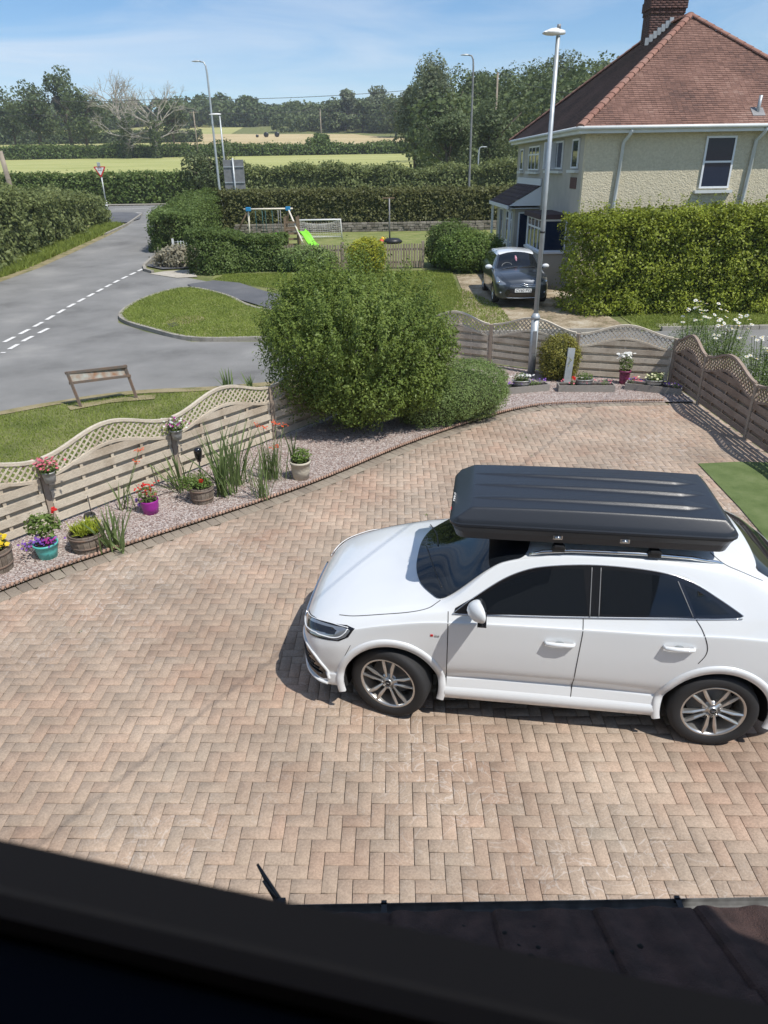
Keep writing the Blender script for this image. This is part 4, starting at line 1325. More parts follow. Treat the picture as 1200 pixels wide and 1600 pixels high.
# aerial, roof rails, cross bars
for sd in (1, -1):
    m = MB()
    m.tube([(.22, sd * .585, 1.505), (.12, sd * .60, 1.545), (-.1, sd * .605, 1.572), (-.6, sd * .60, 1.578), (-1.0, sd * .585, 1.558), (-1.2, sd * .57, 1.525), (-1.28, sd * .56, 1.495)], [.012, .016, .016, .016, .016, .014, .010], n=10)
    link('roof_rail', m.mesh(), M['chrome'], suv)
for bx in (.0, -.72):
    m = MB(); m.box((bx, 0, 1.607), (.075, 1.26, .026), bev=0.008)
    for sd in (1, -1): m.box((bx, sd * .60, 1.585), (.10, .05, .05), bev=0.01)
    link('cross_bar', m.mesh(), M['black_plastic'], suv)
m = MB()
sp_o = smooth_curve([(x, y, 0) for x, y in [(-1.20, 0), (-1.20, .40), (-1.26, .53), (-1.37, .59), (-1.47, .56), (-1.52, .44), (-1.54, 0), (-1.52, -.44), (-1.47, -.56), (-1.37, -.59), (-1.28, -.54), (-1.20, -.40)]], 4, True)
spz = lambda x, y: 1.556 + (x + 1.20) * .12 - .05 * (abs(y) / .6) ** 2.5
n_s = len(sp_o)
m.add([(p.x, p.y, spz(p.x, p.y) + dz) for dz in (-.035, -.004) for p in sp_o] + [(-1.4 + (p.x + 1.4) * .93, p.y * .96, spz(p.x, p.y) + .004) for p in sp_o] + [(-1.4 + (p.x + 1.4) * .5, p.y * .5, spz(-1.4 + (p.x + 1.4) * .5, p.y * .5) + .006) for p in sp_o] + [(-1.4, 0, spz(-1.4, 0) + .006)],
      [tuple(range(n_s))] + [(k * n_s + i_, k * n_s + (i_ + 1) % n_s, (k + 1) * n_s + (i_ + 1) % n_s, (k + 1) * n_s + i_) for k in range(3) for i_ in range(n_s)] + [(3 * n_s + i_, 3 * n_s + (i_ + 1) % n_s, 4 * n_s) for i_ in range(n_s)], True)
link('spoiler', m.mesh(), M['car_white'], suv)
# cabin floor blocker is the body itself; wheels
make_wheel(suv, 1.3, .80, .346, .247, .235, 1, steer=radians(-14), rot=0.35, logo=True)
make_wheel(suv, -1.3, .80, .346, .247, .235, 1, rot=0.9, logo=True)
make_wheel(suv, 1.3, -.80, .346, .247, .235, -1, steer=radians(-14))
make_wheel(suv, -1.3, -.80, .346, .247, .235, -1)

# ---------------------------------------------------------------- roof box (rests on the bars)
M['box_black'] = mat_plain('roof_box_mat', (0.020, 0.024, 0.031), 0.33, bump=0.10, bscale=400, spec=0.5)
box_e = empty('roof_box', suv_loc + Vector((0, 0, 1.615)), 'long black ribbed cargo box mounted on top of the white SUV', 'roof box', rz=suv_rz)
BX0, BX1, BY0, BY1 = -1.30, .86, -.365, .665
def box_ring(ins, z, front=0.0, rear=0.0, rad=0.10, tilt=0.0):
    x0, x1, y0, y1 = BX0 + ins + rear, BX1 - ins - front, BY0 + ins, BY1 - ins
    out = []
    for cx, cy, a0 in ((x1 - rad, y1 - rad, 0), (x0 + rad, y1 - rad, 90), (x0 + rad, y0 + rad, 180), (x1 - rad, y0 + rad, 270)):
        for i in range(7):
            t = radians(a0 + 90 * i / 6)
            out.append((cx + rad * cos(t), cy + rad * sin(t), z))
    return out
def ring_loft(rings, cap0=True, cap1=True):
    m = MB(); k = len(rings[0]); vs = [p for r_ in rings for p in r_]
    fs = [(i * k + j, i * k + (j + 1) % k, (i + 1) * k + (j + 1) % k, (i + 1) * k + j) for i in range(len(rings) - 1) for j in range(k)]
    if cap0: fs.append(tuple(reversed(range(k))))
    if cap1: fs.append(tuple((len(rings) - 1) * k + j for j in range(k)))
    m.add(vs, fs, False)
    return m
mm_ = ring_loft([box_ring(.10, .012, rad=.08), box_ring(.05, .025, rad=.09), box_ring(.030, .09), box_ring(.010, .135), box_ring(.010, .145)])
link('base_tray', mm_.mesh(), M['box_black'], box_e)
# lid: skirt rings + crowned top grid with three tapering ribs
m = ring_loft([box_ring(.012, .148), box_ring(0, .150), box_ring(0, .166), box_ring(.006, .176)], cap0=True, cap1=False)
def lid_z(x, y):
    yn = (y - (BY0 + BY1) / 2) / ((BY1 - BY0) / 2)
    xn = (x - (BX0 + BX1) / 2) / ((BX1 - BX0) / 2)
    ex = min(1.0, (1 - abs(xn)) / (0.10 if xn < 0 else 0.16)); ey = min(1.0, (1 - abs(yn)) / 0.155)
    s_ = min(ex, ey)
    zz = .172 + 0.10 * (s_ ** 0.85 if s_ > 0 else 0)
    zz += 0.020 * (1 - yn * yn) * min(1, s_ * 1.2) + 0.018 * (1 - xn * xn) * min(1, s_)
    for yc_, sl in ((.40, .02), (.175, 0.0), (-.05, -.01)):
        if -1.14 < x < .68:
            u = (x + 1.14) / 1.82
            wd = 0.045 * (1 - u) ** 0.7 * min(1, (x + 1.14) / 0.20) + 0.008
            hh = 0.028 * (1 - u) ** 0.45 * min(1, (x + 1.14) / 0.22)
            dy = abs(y - (yc_ + sl * u))
            if dy < wd * 1.6: zz += hh * max(0, min(1, (wd * 1.6 - dy) / (wd * 0.6)))
    return zz
NXg, NYg = 150, 130
r0_ = box_ring(.006, .176)
vs, fs = [], []
import itertools
def corner_clip(x, y, rad=.10, ins=.006):
    """squash the rectangular grid into the rounded-corner outline"""
    x0, x1, y0, y1 = BX0 + ins, BX1 - ins, BY0 + ins, BY1 - ins
    cx = min(max(x, x0 + rad), x1 - rad); cy = min(max(y, y0 + rad), y1 - rad)
    dx, dy = x - cx, y - cy
    if dx and dy:
        mxx_ = max(abs(dx), abs(dy)); L_ = math.hypot(dx, dy)
        f = mxx_ / L_
        return cx + dx * f, cy + dy * f
    return x, y
for i in range(NXg + 1):
    for j in range(NYg + 1):
        x = BX0 + .006 + (BX1 - BX0 - .012) * i / NXg; y = BY0 + .006 + (BY1 - BY0 - .012) * j / NYg
        xx, yy = corner_clip(x, y)
        vs.append((xx, yy, lid_z(xx, yy) if 0 < i < NXg and 0 < j < NYg else .175))
for i in range(NXg):
    for j in range(NYg): fs.append((i * (NYg + 1) + j, (i + 1) * (NYg + 1) + j, (i + 1) * (NYg + 1) + j + 1, i * (NYg + 1) + j + 1))
m.add(vs, fs, True)
lid = link('lid', m.mesh(), M['box_black'], box_e)
for lx in (.02, -.48):
    m = MB(); m.box((lx, BY1 - .040, .085), (.075, .03, .04), bev=.006); m.tube([(lx - .02, BY1 - .022, .085), (lx + .02, BY1 - .022, .085)], .009, n=8)
    link('latch', m.mesh(), M['chrome'], box_e)
tm = text_mesh('THULE', 0.062, 0.0012)
fx = BX1 - .055
tm.transform(Matrix.Translation((BX1 - .028, .24, .196)) @ Matrix.Rotation(radians(-46), 4, 'Y') @ Matrix.Rotation(pi / 2, 4, 'Z'))
tm2 = link('lettering', tm, M['paint_white'], box_e)
m = MB(); m.box((BX1 - .004, .40, .165), (.006, .05, .02)); link('red_label', m.mesh(), M['red_mat'], box_e)

# ---------------------------------------------------------------- small hatchback
hb_loc = Vector((4.62, 25.35, Z(25.5) + 0.03))
hb = empty('hatchback', hb_loc, 'dark grey three-door hatchback with white roof parked nose-on beside the neighbouring house', 'car', rz=-pi / 2 - 0.01)
hb.scale = (1.03, 1.03, 1.03)
X_ = [-1.90, -1.86, -1.75, -1.5, -1.23, -.8, -.3, .1, .5, .85, 1.23, 1.55, 1.75, 1.88, 1.95, 1.985]
hb_rows = [
 row([0] * 16,                                                                               [.40, .33, .28, .22, .20, .18, .18, .18, .18, .18, .18, .18, .18, .20, .26, .36]),
 row([.30, .48, .6, .66, .68, .68, .68, .68, .68, .68, .68, .64, .58, .50, .40, .30],        [.40, .33, .28, .22, .20, .18, .18, .18, .18, .18, .18, .18, .18, .20, .26, .36]),
 row([.42, .64, .75, .81, .83, .825, .825, .825, .825, .825, .83, .80, .74, .64, .50, .36],  [.42, .36, .32, .28, .26, .25, .25, .25, .25, .25, .25, .25, .23, .24, .28, .38]),
 row([.46, .70, .80, .85, .86, .85, .845, .845, .845, .85, .86, .84, .79, .69, .55, .40],    [.55, .52, .50, .48, .46, .46, .46, .46, .46, .46, .46, .44, .42, .41, .42, .45]),
 row([.47, .71, .81, .86, .865, .86, .855, .855, .855, .86, .865, .85, .80, .70, .56, .41],  [.68, .68, .68, .68, .68, .68, .68, .68, .68, .68, .66, .62, .58, .55, .53, .51]),
 row([.46, .69, .79, .83, .84, .835, .83, .83, .83, .83, .82, .80, .76, .67, .53, .38],      [.80, .86, .90, .93, .93, .93, .92, .91, .90, .89, .86, .80, .74, .68, .61, .56]),
 row([.42, .64, .73, .77, .78, .78, .785, .79, .79, .78, .74, .70, .66, .58, .46, .32],      [.86, .95, 1.02, 1.05, 1.05, 1.04, 1.02, 1.00, .98, .95, .91, .86, .80, .73, .65, .585]),
 row([.38, .58, .66, .66, .63, .59, .57, .58, .66, .745, .68, .64, .59, .51, .40, .28],      [.90, 1.0, 1.12, 1.27, 1.33, 1.37, 1.385, 1.36, 1.18, .975, .93, .88, .825, .755, .67, .60]),
 row([.35, .55, .62, .62, .59, .55, .53, .54, .62, .70, .60, .56, .52, .45, .35, .24],       [.92, 1.02, 1.15, 1.32, 1.39, 1.43, 1.44, 1.41, 1.21, .99, .945, .895, .84, .77, .68, .61]),
 row([0] * 16,                                                                               [.96, 1.07, 1.21, 1.37, 1.44, 1.475, 1.48, 1.455, 1.27, 1.05, .985, .935, .875, .80, .705, .625]),
]
CB2 = CarBody(hb_rows, -1.90, 1.985, [(1.23, 0.31), (-1.23, 0.31)], 0.355, 0.5, corner=(1.78, .66))
link('body', CB2.mesh, [M['car_grey'], M['arch_dark']], hb)
kw = dict(parent=hb, cb=CB2)
dlo([(.62, 1.02), (.45, 1.14), (.2, 1.27), (0, 1.33), (-.4, 1.35), (-.9, 1.33), (-1.3, 1.27), (-1.45, 1.20), (-1.45, 1.09), (-.8, 1.06), (0, 1.03)], 0.005, 'side_window', M['car_glass'], corner=True, **kw)
link('windscreen', CB2.panel('top', [(.99, 0), (.97, .35), (.88, .60), (.82, .70), (.55, .61), (.30, .545), (.22, .50), (.17, .25), (.16, 0), (.17, -.25), (.22, -.50), (.30, -.545), (.55, -.61), (.82, -.70), (.88, -.60), (.97, -.35)], 0.005, 1, corner=True), M['car_glass'], hb)
link('roof', CB2.panel('top', [(.20, 0), (.21, .28), (.27, .54), (.20, .60), (-.4, .60), (-1.0, .61), (-1.48, .63), (-1.56, .5), (-1.6, 0), (-1.56, -.5), (-1.48, -.63), (-1.0, -.61), (-.4, -.60), (.20, -.60), (.27, -.54), (.21, -.28)], 0.012, 1, corner=True), M['car_white'], hb)
for sd in (1, -1):
    m = MB(); m.ball((.62, sd * .93, 1.03), (.07, .115, .075), n=24); mr_ = link('door_mirror', m.mesh(), M['car_white'], hb)
    m = MB(); m.tube([(.64, sd * .80, .97), (.63, sd * .88, .99)], .025, n=8); link('mirror_arm', m.mesh(), M['gloss_black'], mr_)
    hl = link('headlight', CB2.panel('diag', [(-.06, .62), (.10, .655), (.20, .74), (.27, .835), (.22, .84), (.02, .77), (-.16, .70), (-.20, .655)], 0.006, sd, corner=True, step=0.02), M['lamp_glass'], hb)
    m = MB(); h, nn = CB2.hit('diag', .05, .715, sd); m.ball(h + nn * .004, (.05, .05, .045)); link('lamp_bulb', m.mesh(), M['chrome'], hl)
    h, nn = CB2.hit('diag', -.05, .40, sd)
    m = MB(); m.ball(h, (.035, .035, .035)); link('fog_light', m.mesh(), M['lamp_glass'], hb)
    m = MB(); CB2.seam(m, 'side', [(.66, .97), (.70, .8), (.68, .5), (.62, .28)], sd=sd); link('panel_gap', m.mesh(), M['seam'], hb); m = MB(); CB2.seam(m, 'side', [(-.55, 1.0), (-.58, .7), (-.55, .28)], sd=sd); link('panel_gap', m.mesh(), M['seam'], hb)
link('grille', CB2.panel('front', [(-.50, .52), (.50, .52), (.56, .40), (.50, .27), (-.50, .27), (-.56, .40)], 0.006, 1, corner=True), M['gloss_black'], hb)
m = MB()
for dz in (0.0, .045):
    CB2.seam(m, 'front', [(-.42, .585 + dz), (-.12, .59 + dz), (0, .635 + dz), (.12, .59 + dz), (.42, .585 + dz)], r=0.009, off=0.01, sm=False)
link('chrome_chevron', m.mesh(), M['chrome'], hb)
m = MB(); CB2.seam(m, 'front', [(-.50, .26), (0, .245), (.50, .26)], r=0.011, off=0.01); link('lower_trim', m.mesh(), M['chrome'], hb)
m = MB(); m.box((2.003, 0, .475), (.012, .52, .112), bev=.004)
pl = link('number_plate', m.mesh(), M['paint_white'], hb)
tm = text_mesh('CV60 PYL', 0.118, 0.002); tm.transform(Matrix.Translation((2.011, 0.012, .475)) @ Matrix.Rotation(pi / 2, 4, 'Z') @ Matrix.Rotation(pi / 2, 4, 'X'))
link('plate_lettering', tm, M['gloss_black'], pl)
m = MB(); CB2.seam(m, 'top', [(.97, .02), (.90, .30), (.80, .55)], r=.008, off=.014); link('wiper', m.mesh(), M['black_plastic'], hb); m = MB(); CB2.seam(m, 'top', [(.98, -.55), (.93, -.3), (.88, -.02)], r=.008, off=.014); link('wiper', m.mesh(), M['black_plastic'], hb)
# things seen behind the windscreen: wheel rim and a pink hanging ornament, as thin shapes against the tinted glass
M['pink'] = mat_plain('pink_mat', (0.62, 0.12, 0.20), 0.6, col2=(0.7, 0.5, 0.55), scale=30)
m = MB(); h, nn = CB2.hit('top', .50, -.04)
for k, (dx, r_) in enumerate(((.10, .025), (.05, .032), (0, .038), (-.05, .03), (-.09, .02))):
    h, nn = CB2.hit('top', .52 - dx, -.04); m.ball(h + nn * .012, (r_, r_, r_ * .8), jitter=.5)
link('hanging_ornament', m.mesh(), M['pink'], hb)
m = MB(); pp = []
for i in range(13):
    t = pi * i / 12; h, nn = CB2.hit('top', .76 - .12 * sin(t), -.36 + .16 * cos(t)); pp.append(h + nn * .008)
m.tube(pp, .010, n=6); link('steering_wheel', m.mesh(), M['galv_dark'], hb)
for (x, y, sd) in ((1.23, .755, 1), (-1.23, .755, 1), (1.23, -.755, -1), (-1.23, -.755, -1)):
    make_wheel(hb, x, y, .31, .20, .19, sd, spokes='single', rot=.2)
# ================================================================ NEIGHBOURING HOUSE
M['pebble'] = mat_plain('pebbledash_mat', (0.54, 0.48, 0.34), 0.95, bump=0.9, bscale=24, col2=(0.64, 0.575, 0.42), scale=16)
M['pebble'].node_tree.nodes['Bump'].inputs['Distance'].default_value = 0.03
M['smooth_render'] = mat_plain('painted_render_mat', (0.42, 0.39, 0.33), 0.9, bump=0.3, bscale=40, var=0.06, scale=2)
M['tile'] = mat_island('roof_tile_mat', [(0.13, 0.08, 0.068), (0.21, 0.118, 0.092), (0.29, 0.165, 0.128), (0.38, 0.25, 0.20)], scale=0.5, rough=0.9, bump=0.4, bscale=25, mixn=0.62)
M['tile_front'] = mat_island('shaded_roof_tile_mat', [(0.07, 0.05, 0.045), (0.12, 0.075, 0.06), (0.17, 0.10, 0.085)], scale=0.5, rough=0.9, bump=0.4, bscale=25, mixn=0.5)  # darker copy of the roof tile: front slope's shade put into the colour
M['hip'] = mat_island('hip_tile_mat', [(0.24, 0.12, 0.09), (0.30, 0.16, 0.12), (0.27, 0.175, 0.14)], scale=1, bump=0.2, bscale=20)
M['brick'] = mat_island('chimney_brick_mat', [(0.07, 0.045, 0.04), (0.12, 0.065, 0.055), (0.10, 0.06, 0.055)], scale=1, bump=0.4, bscale=20)
M['slate_roof'] = mat_island('bay_roof_tile_mat', [(0.05, 0.035, 0.035), (0.08, 0.05, 0.05)], bump=0.2)
M['gutter_white'] = mat_plain('white_gutter_mat', (0.62, 0.64, 0.62), 0.4, var=0.06, scale=2)
nh = empty('house', (11.3, 32, 0.2), 'two-storey pebbledashed house with red tiled hip roof and brick chimney', 'house')
HX0, HX1, HY0, HY1, HZ0, HZ1 = 6.85, 15.75, 25.9, 38.2, 0.0, 5.33
m = MB()
m.box(((HX0 + HX1) / 2, HY0 + .11, 2.6), (HX1 - HX0, .22, 5.2 + 0.3))
m.build('gable_wall', M['pebble'], nh, world=True)
m = MB()
m.box((HX0 + .11, (HY0 + .22 + HY1) / 2, 2.6), (.22, HY1 - HY0 - .22, 5.5))
m.box((HX1 - .11, (HY0 + .22 + HY1) / 2, 2.6), (.22, HY1 - HY0 - .22, 5.5))
m.box(((HX0 + HX1) / 2, HY1 - .11 + .2, 2.6), (HX1 - HX0, .22, 5.5))
m.build('wall', M['smooth_render'], nh, world=True)
# roof with individual tiles
EX0, EX1, EY0, EY1, EZ = 6.5, 16.1, 25.52, 38.6, 5.38
AX = (EX0 + EX1) / 2; RH = 9.05
RY0, RY1 = EY0 + (AX - EX0), EY1 - (AX - EX0)
def tiled_face(name, a, b, c, d, mat, cw=0.165, rowh=0.105, lift=0.026):
    """a,b eave ends; c,d ridge ends above b and a. Rows of tiles with real steps"""
    a, b, c, d = map(Vector, (a, b, c, d))
    u = (b - a).normalized(); nrm = (b - a).cross(d - a).normalized()
    if nrm.z < 0: nrm = -nrm
    up = nrm.cross(u)
    if up.z < 0: up = -up
    Hs = (d - a).dot(up)
    rows = int(Hs / rowh)
    V, Fq = [], []
    La, Lb = (d - a).dot(u) / Hs, (b - c).dot(u) / Hs
    tot = (b - a).dot(u)
    for r_ in range(rows + 1):
        h0, h1 = r_ * rowh, min(Hs, (r_ + 1) * rowh + 0.03)
        x0, x1 = La * h0, tot - Lb * h0
        x = x0 + (cw / 2 if r_ % 2 else 0) - cw
        while x < x1:
            s0, s1 = max(x, x0), min(x + cw - 0.004, x1)
            x += cw
            if s1 - s0 < 0.03: continue
            l = lift + random.uniform(-.004, .005)
            sag = 0.012 * noise.noise(Vector((s0 * .5, h0 * .6, 3)))
            k = len(V)
            for (s, h, o_) in ((s0, h0, l), (s1, h0, l), (s1, h1, .002), (s0, h1, .002), (s0, h0, -.006), (s1, h0, -.006)):
                V.append(tuple(a + u * s + up * h + nrm * (o_ + sag)))
            Fq += [k, k + 1, k + 2, k + 3, k + 4, k + 5, k + 1, k]
    me = np_mesh(name, np.array(V), np.array(Fq))
    return link(name, me, mat, nh, world=True)
P1, P2, P3, P4 = (EX0, EY0, EZ), (EX1, EY0, EZ), (EX1, EY1, EZ), (EX0, EY1, EZ)
R1, R2 = (AX, RY0, RH), (AX, RY1, RH)
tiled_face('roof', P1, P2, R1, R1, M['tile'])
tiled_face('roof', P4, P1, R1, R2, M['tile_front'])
m = MB()
m.add([Vector(p) - Vector((0, 0, .02)) for p in (P1, P2, P3, P4, R1, R2)], [(0, 1, 4), (1, 2, 5, 4), (2, 3, 5), (3, 0, 4, 5), (3, 2, 1, 0)])
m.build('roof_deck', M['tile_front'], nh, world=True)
def ridge_tiles(p, q, name='ridge_tiles'):
    p, q = Vector(p), Vector(q); n = int((q - p).length / .33); d = (q - p).normalized()
    s_ = d.cross(Vector((0, 0, 1))).normalized(); uu = s_.cross(d)
    mm = MB()
    for i in range(n):
        a_, b_ = p.lerp(q, i / n), p.lerp(q, (i + 1) / n)
        vs = []
        for pt, r_ in ((a_, .150), (b_, .125)):
            for t in [radians(-10 + 200 * j / 8) for j in range(9)]:
                vs.append(pt + s_ * (r_ * cos(t)) + uu * (r_ * .62 * sin(t) + .02))
        mm.add(vs + [a_ + uu * -.05], [(j, j + 1, 10 + j, 9 + j) for j in range(8)] + [tuple([18] + list(range(9)))], False)
    return mm.build(name, M['hip'], nh, world=True)
ridge_tiles(P1, R1); ridge_tiles(P2, R1); ridge_tiles(P4, R2); ridge_tiles(R1, R2)
m = MB()
m.tube([(EX0 - .05, EY1, EZ - .03), (EX0 - .05, EY0 - .02, EZ - .03), (EX0 + .03, EY0 - .07, EZ - .03), (EX1, EY0 - .07, EZ - .03)], .058, n=8)
m.build('gutter', M['gutter_white'], nh, world=True)
m = MB()
m.box(((EX0 + EX1) / 2, EY0 + .02, EZ - .12), (EX1 - EX0, .03, .13)); m.box((EX0 + .02, (EY0 + EY1) / 2, EZ - .12), (.03, EY1 - EY0 - .05, .13))
m.box(((EX0 + EX1) / 2, (EY0 + HY0) / 2 + .01, EZ - .165), (EX1 - EX0 - .1, HY0 - EY0 - .03, .02)); m.box(((EX0 + HX0) / 2 + .01, (EY0 + EY1) / 2, EZ - .167), (HX0 - EX0 - .03, EY1 - EY0 - .1, .02))
m.build('fascia', M['gutter_white'], nh, world=True)
for px_, pz_ in ((8.05, .055), (12.4, .06)):
    m = MB()
    m.tube([(px_ + .12, EY0 - .05, EZ - .08), (px_ + .10, EY0 + .05, EZ - .22), (px_, HY0 - .08, EZ - .45), (px_ - .10, HY0 - .08, 2.6), (px_ - .18, HY0 - .08, .2)], pz_, n=10)
    m.build('downpipe', M['gutter_white'], nh, world=True)
vx = A(1181, 188, 26.0).x
m = MB(); m.tube([(vx, 26.0, 5.62), (vx + .02, 26.0, 6.22)], .055, n=10); m.build('vent_pipe', M['galv'], nh, world=True)
m = MB(); m.box((vx, 25.98, 5.76), (.4, .4, .02), rot=Matrix.Rotation(radians(37.5), 3, 'X')); m.build('lead_flashing', M['galv_dark'], nh, world=True)
# chimney, laid brick by brick
ch = empty_part('chimney', nh, Vector((0, 0, 0)) - nh.location)
CX0, CX1 = A(1014, 45, 31.9).x, A(1066, 45, 31.9).x
CY0, CY1 = 31.9, 32.75
V, Fq = [], []
z = 7.2; r_ = 0
def brick_box(x0, x1, y0, y1, z0, z1):
    k = len(V)
    V.extend([(x, y, zz) for x in (x0, x1) for y in (y0, y1) for zz in (z0, z1)])
    for f in [(0, 1, 3, 2), (4, 6, 7, 5), (0, 4, 5, 1), (2, 3, 7, 6), (0, 2, 6, 4), (1, 5, 7, 3)]: Fq.extend(k + i for i in f)
while z < 10.05:
    ex = 0.0 if z < 9.35 else (0.03 if z < 9.5 else (0.07 if z < 9.75 else 0.04))
    x = CX0 - ex + (-.11 if r_ % 2 else 0)
    while x < CX1 + ex:
        a_, b_ = max(x, CX0 - ex), min(x + .215, CX1 + ex)
        if b_ - a_ > .03: brick_box(a_, b_, CY0 - ex + random.uniform(0, .004), CY0 + .1, z, z + .065)
        x += .225
    y = CY0 + .1
    while y < CY1 + ex:
        brick_box(CX0 - ex + random.uniform(0, .004), CX0 + .1, y, min(y + .215, CY1 + ex), z, z + .065); y += .225
    z += .075; r_ += 1
link('brickwork', np_mesh('brickwork', np.array(V), np.array(Fq)), M['brick'], ch)
m = MB(); m.box(((CX0 + CX1) / 2, (CY0 + CY1) / 2, 8.6), (CX1 - CX0 - .02, CY1 - CY0 - .02, 2.85)); m.box(((CX0 + CX1) / 2, (CY0 + CY1) / 2, 10.08), (CX1 - CX0 + .05, CY1 - CY0 + .05, .05))
m.build('mortar_core', M['joint'], ch, loc=None)
for k in range(3):
    m = MB(); m.lathe([(.14, 10.1), (.16, 10.14), (.13, 10.2), (.12, 10.55), (.15, 10.6), (.15, 10.66), (.11, 10.66)], c=(CX0 + .35 + k * (CX1 - CX0 - .7) / 2, (CY0 + CY1) / 2, 0), n=16)
    m.build('chimney_pot', M['hip'], ch)
m = MB()
for k in range(8):
    xx = CX0 - .02 + k * .14; zz = EZ + (xx - EX0) * (RH - EZ) / (AX - EX0)
    if xx < AX: m.box((xx, CY0 - .012, zz + .16), (.15, .012, .24))
m.build('lead_flashing', M['galv'], ch)
# windows
M['curtain'] = mat_plain('curtain_mat', (0.35, 0.34, 0.32), 0.9)
window_group = 0
def window_y(x0, x1, z0, z1, y, split=None, sill=True):
    """window in a wall facing -Y"""
    fr = MB(); t = .06
    for (a_, b_, c_, d_) in ((x0, x1, z1 - t, z1), (x0, x1, z0, z0 + t), (x0, x0 + t, z0 + t, z1 - t), (x1 - t, x1, z0 + t, z1 - t)) + (((x0 + t, x1 - t, split - t / 2, split + t / 2),) if split else ()):
        fr.box(((a_ + b_) / 2, y - .012, (c_ + d_) / 2), (b_ - a_, .05, d_ - c_))
    f_ = fr.build('window', M['upvc'], nh, world=True)
    p = MB(); p.box(((x0 + x1) / 2, y - .006, (z0 + z1) / 2), (x1 - x0 - .1, .02, z1 - z0 - .1))
    link('pane', p.mesh(), M['glass'], f_, world=False).location = -nh.location if False else (0, 0, 0)
    f_.children[0].data.transform(Matrix.Translation(-nh.location))
    if sill:
        s = MB(); s.box(((x0 + x1) / 2 - .02, y - .06, z0 - .10), (x1 - x0 + .25, .16, .09)); q_ = s.build('sill', M['gutter_white'], None); 
        q_.parent = f_; q_.data.transform(Matrix.Translation(-nh.location))
window_y(10.78, 11.78, 3.52, 5.08, HY0 - .02, split=4.32)
def window_x(y0, y1, z0, z1, x, splits=(), sill=True, top=None):
    fr = MB(); t = .06
    segs = [(y0, y1, z1 - t, z1), (y0, y1, z0, z0 + t), (y0, y0 + t, z0 + t, z1 - t), (y1 - t, y1, z0 + t, z1 - t)] + [(s - t / 2, s + t / 2, z0 + t, z1 - t) for s in splits]
    if top: segs += [(a_ + t / 2, b_ - t / 2, top - t / 2, top + t / 2) for a_, b_ in zip([y0 + t / 2] + list(splits), list(splits) + [y1 - t / 2])]
    for (a_, b_, c_, d_) in segs: fr.box((x - .012, (a_ + b_) / 2, (c_ + d_) / 2), (.05, b_ - a_, d_ - c_))
    f_ = fr.build('window', M['upvc'], nh, world=True)
    p = MB(); p.box((x - .006, (y0 + y1) / 2, (z0 + z1) / 2), (.02, y1 - y0 - .1, z1 - z0 - .1))
    q_ = p.build('pane', M['glass'], None); q_.parent = f_; q_.data.transform(Matrix.Translation(-nh.location))
    if sill:
        s = MB(); s.box((x - .06, (y0 + y1) / 2, z0 - .09), (.16, y1 - y0 + .2, .09)); q_ = s.build('sill', M['gutter_white'], None); q_.parent = f_; q_.data.transform(Matrix.Translation(-nh.location))
    return f_
window_x(26.65, 27.55, 4.18, 5.10, HX0 - .02)
w_ = window_x(28.95, 31.45, 4.15, 5.10, HX0 - .02, splits=(29.8, 30.6))
window_x(33.1, 35.4, 4.10, 5.05, HX0 - .02, splits=(33.9, 34.7), top=4.72)
window_x(36.75, 37.5, 4.10, 5.0, HX0 - .02)
m = MB(); m.box((HX0 - .26, 30.0, 4.62), (.52, .05, .92), rz=0.2); m.build('open_casement', M['upvc'], nh, world=True)
m = MB(); m.box((HX0 - .012, 27.1, 3.72), (.02, .85, .36)); m.build('brick_patch', M['brick'], nh, world=True)
# flat-roofed bay
b0, b1, bx = 27.3, 30.0, 5.92
m = MB(); m.box(((bx + HX0) / 2, (b0 + b1) / 2, .78), (HX0 - bx, b1 - b0, 1.20)); m.build('bay_wall', M['smooth_render'], nh, world=True)
m = MB(); m.box(((bx + HX0) / 2 - .05, (b0 + b1) / 2, 2.62), (HX0 - bx + .2, b1 - b0 + .25, .16)); m.build('bay_roof', M['slate_roof'], nh, world=True)
window_x(b0 + .06, b1 - .06, 1.42, 2.53, bx + .02, splits=(27.95, 28.62, 29.3), top=2.2, sill=False)
window_y(bx + .06, HX0 - .03, 1.42, 2.53, b0 + .02, sill=False)
m = MB(); m.box((bx - .02, (b0 + b1) / 2, 1.40), (.16, b1 - b0 + .16, .07)); m.box(((bx + HX0) / 2, b0 - .02, 1.40), (HX0 - bx - .1, .14, .068)); m.build('bay_sill', M['upvc'], nh, world=True)
m = MB()
for y in (b0, b1):
    m.box((bx + .02, y, 1.97), (.10, .10, 1.12))
m.build('bay_corner_post', M['upvc'], nh, world=True)
m = MB(); m.box(((bx + HX0) / 2, (b0 + b1) / 2, 1.97), (HX0 - bx - .12, b1 - b0 - .12, 1.1)); m.build('bay_inside', M['curtain'], nh, world=True)
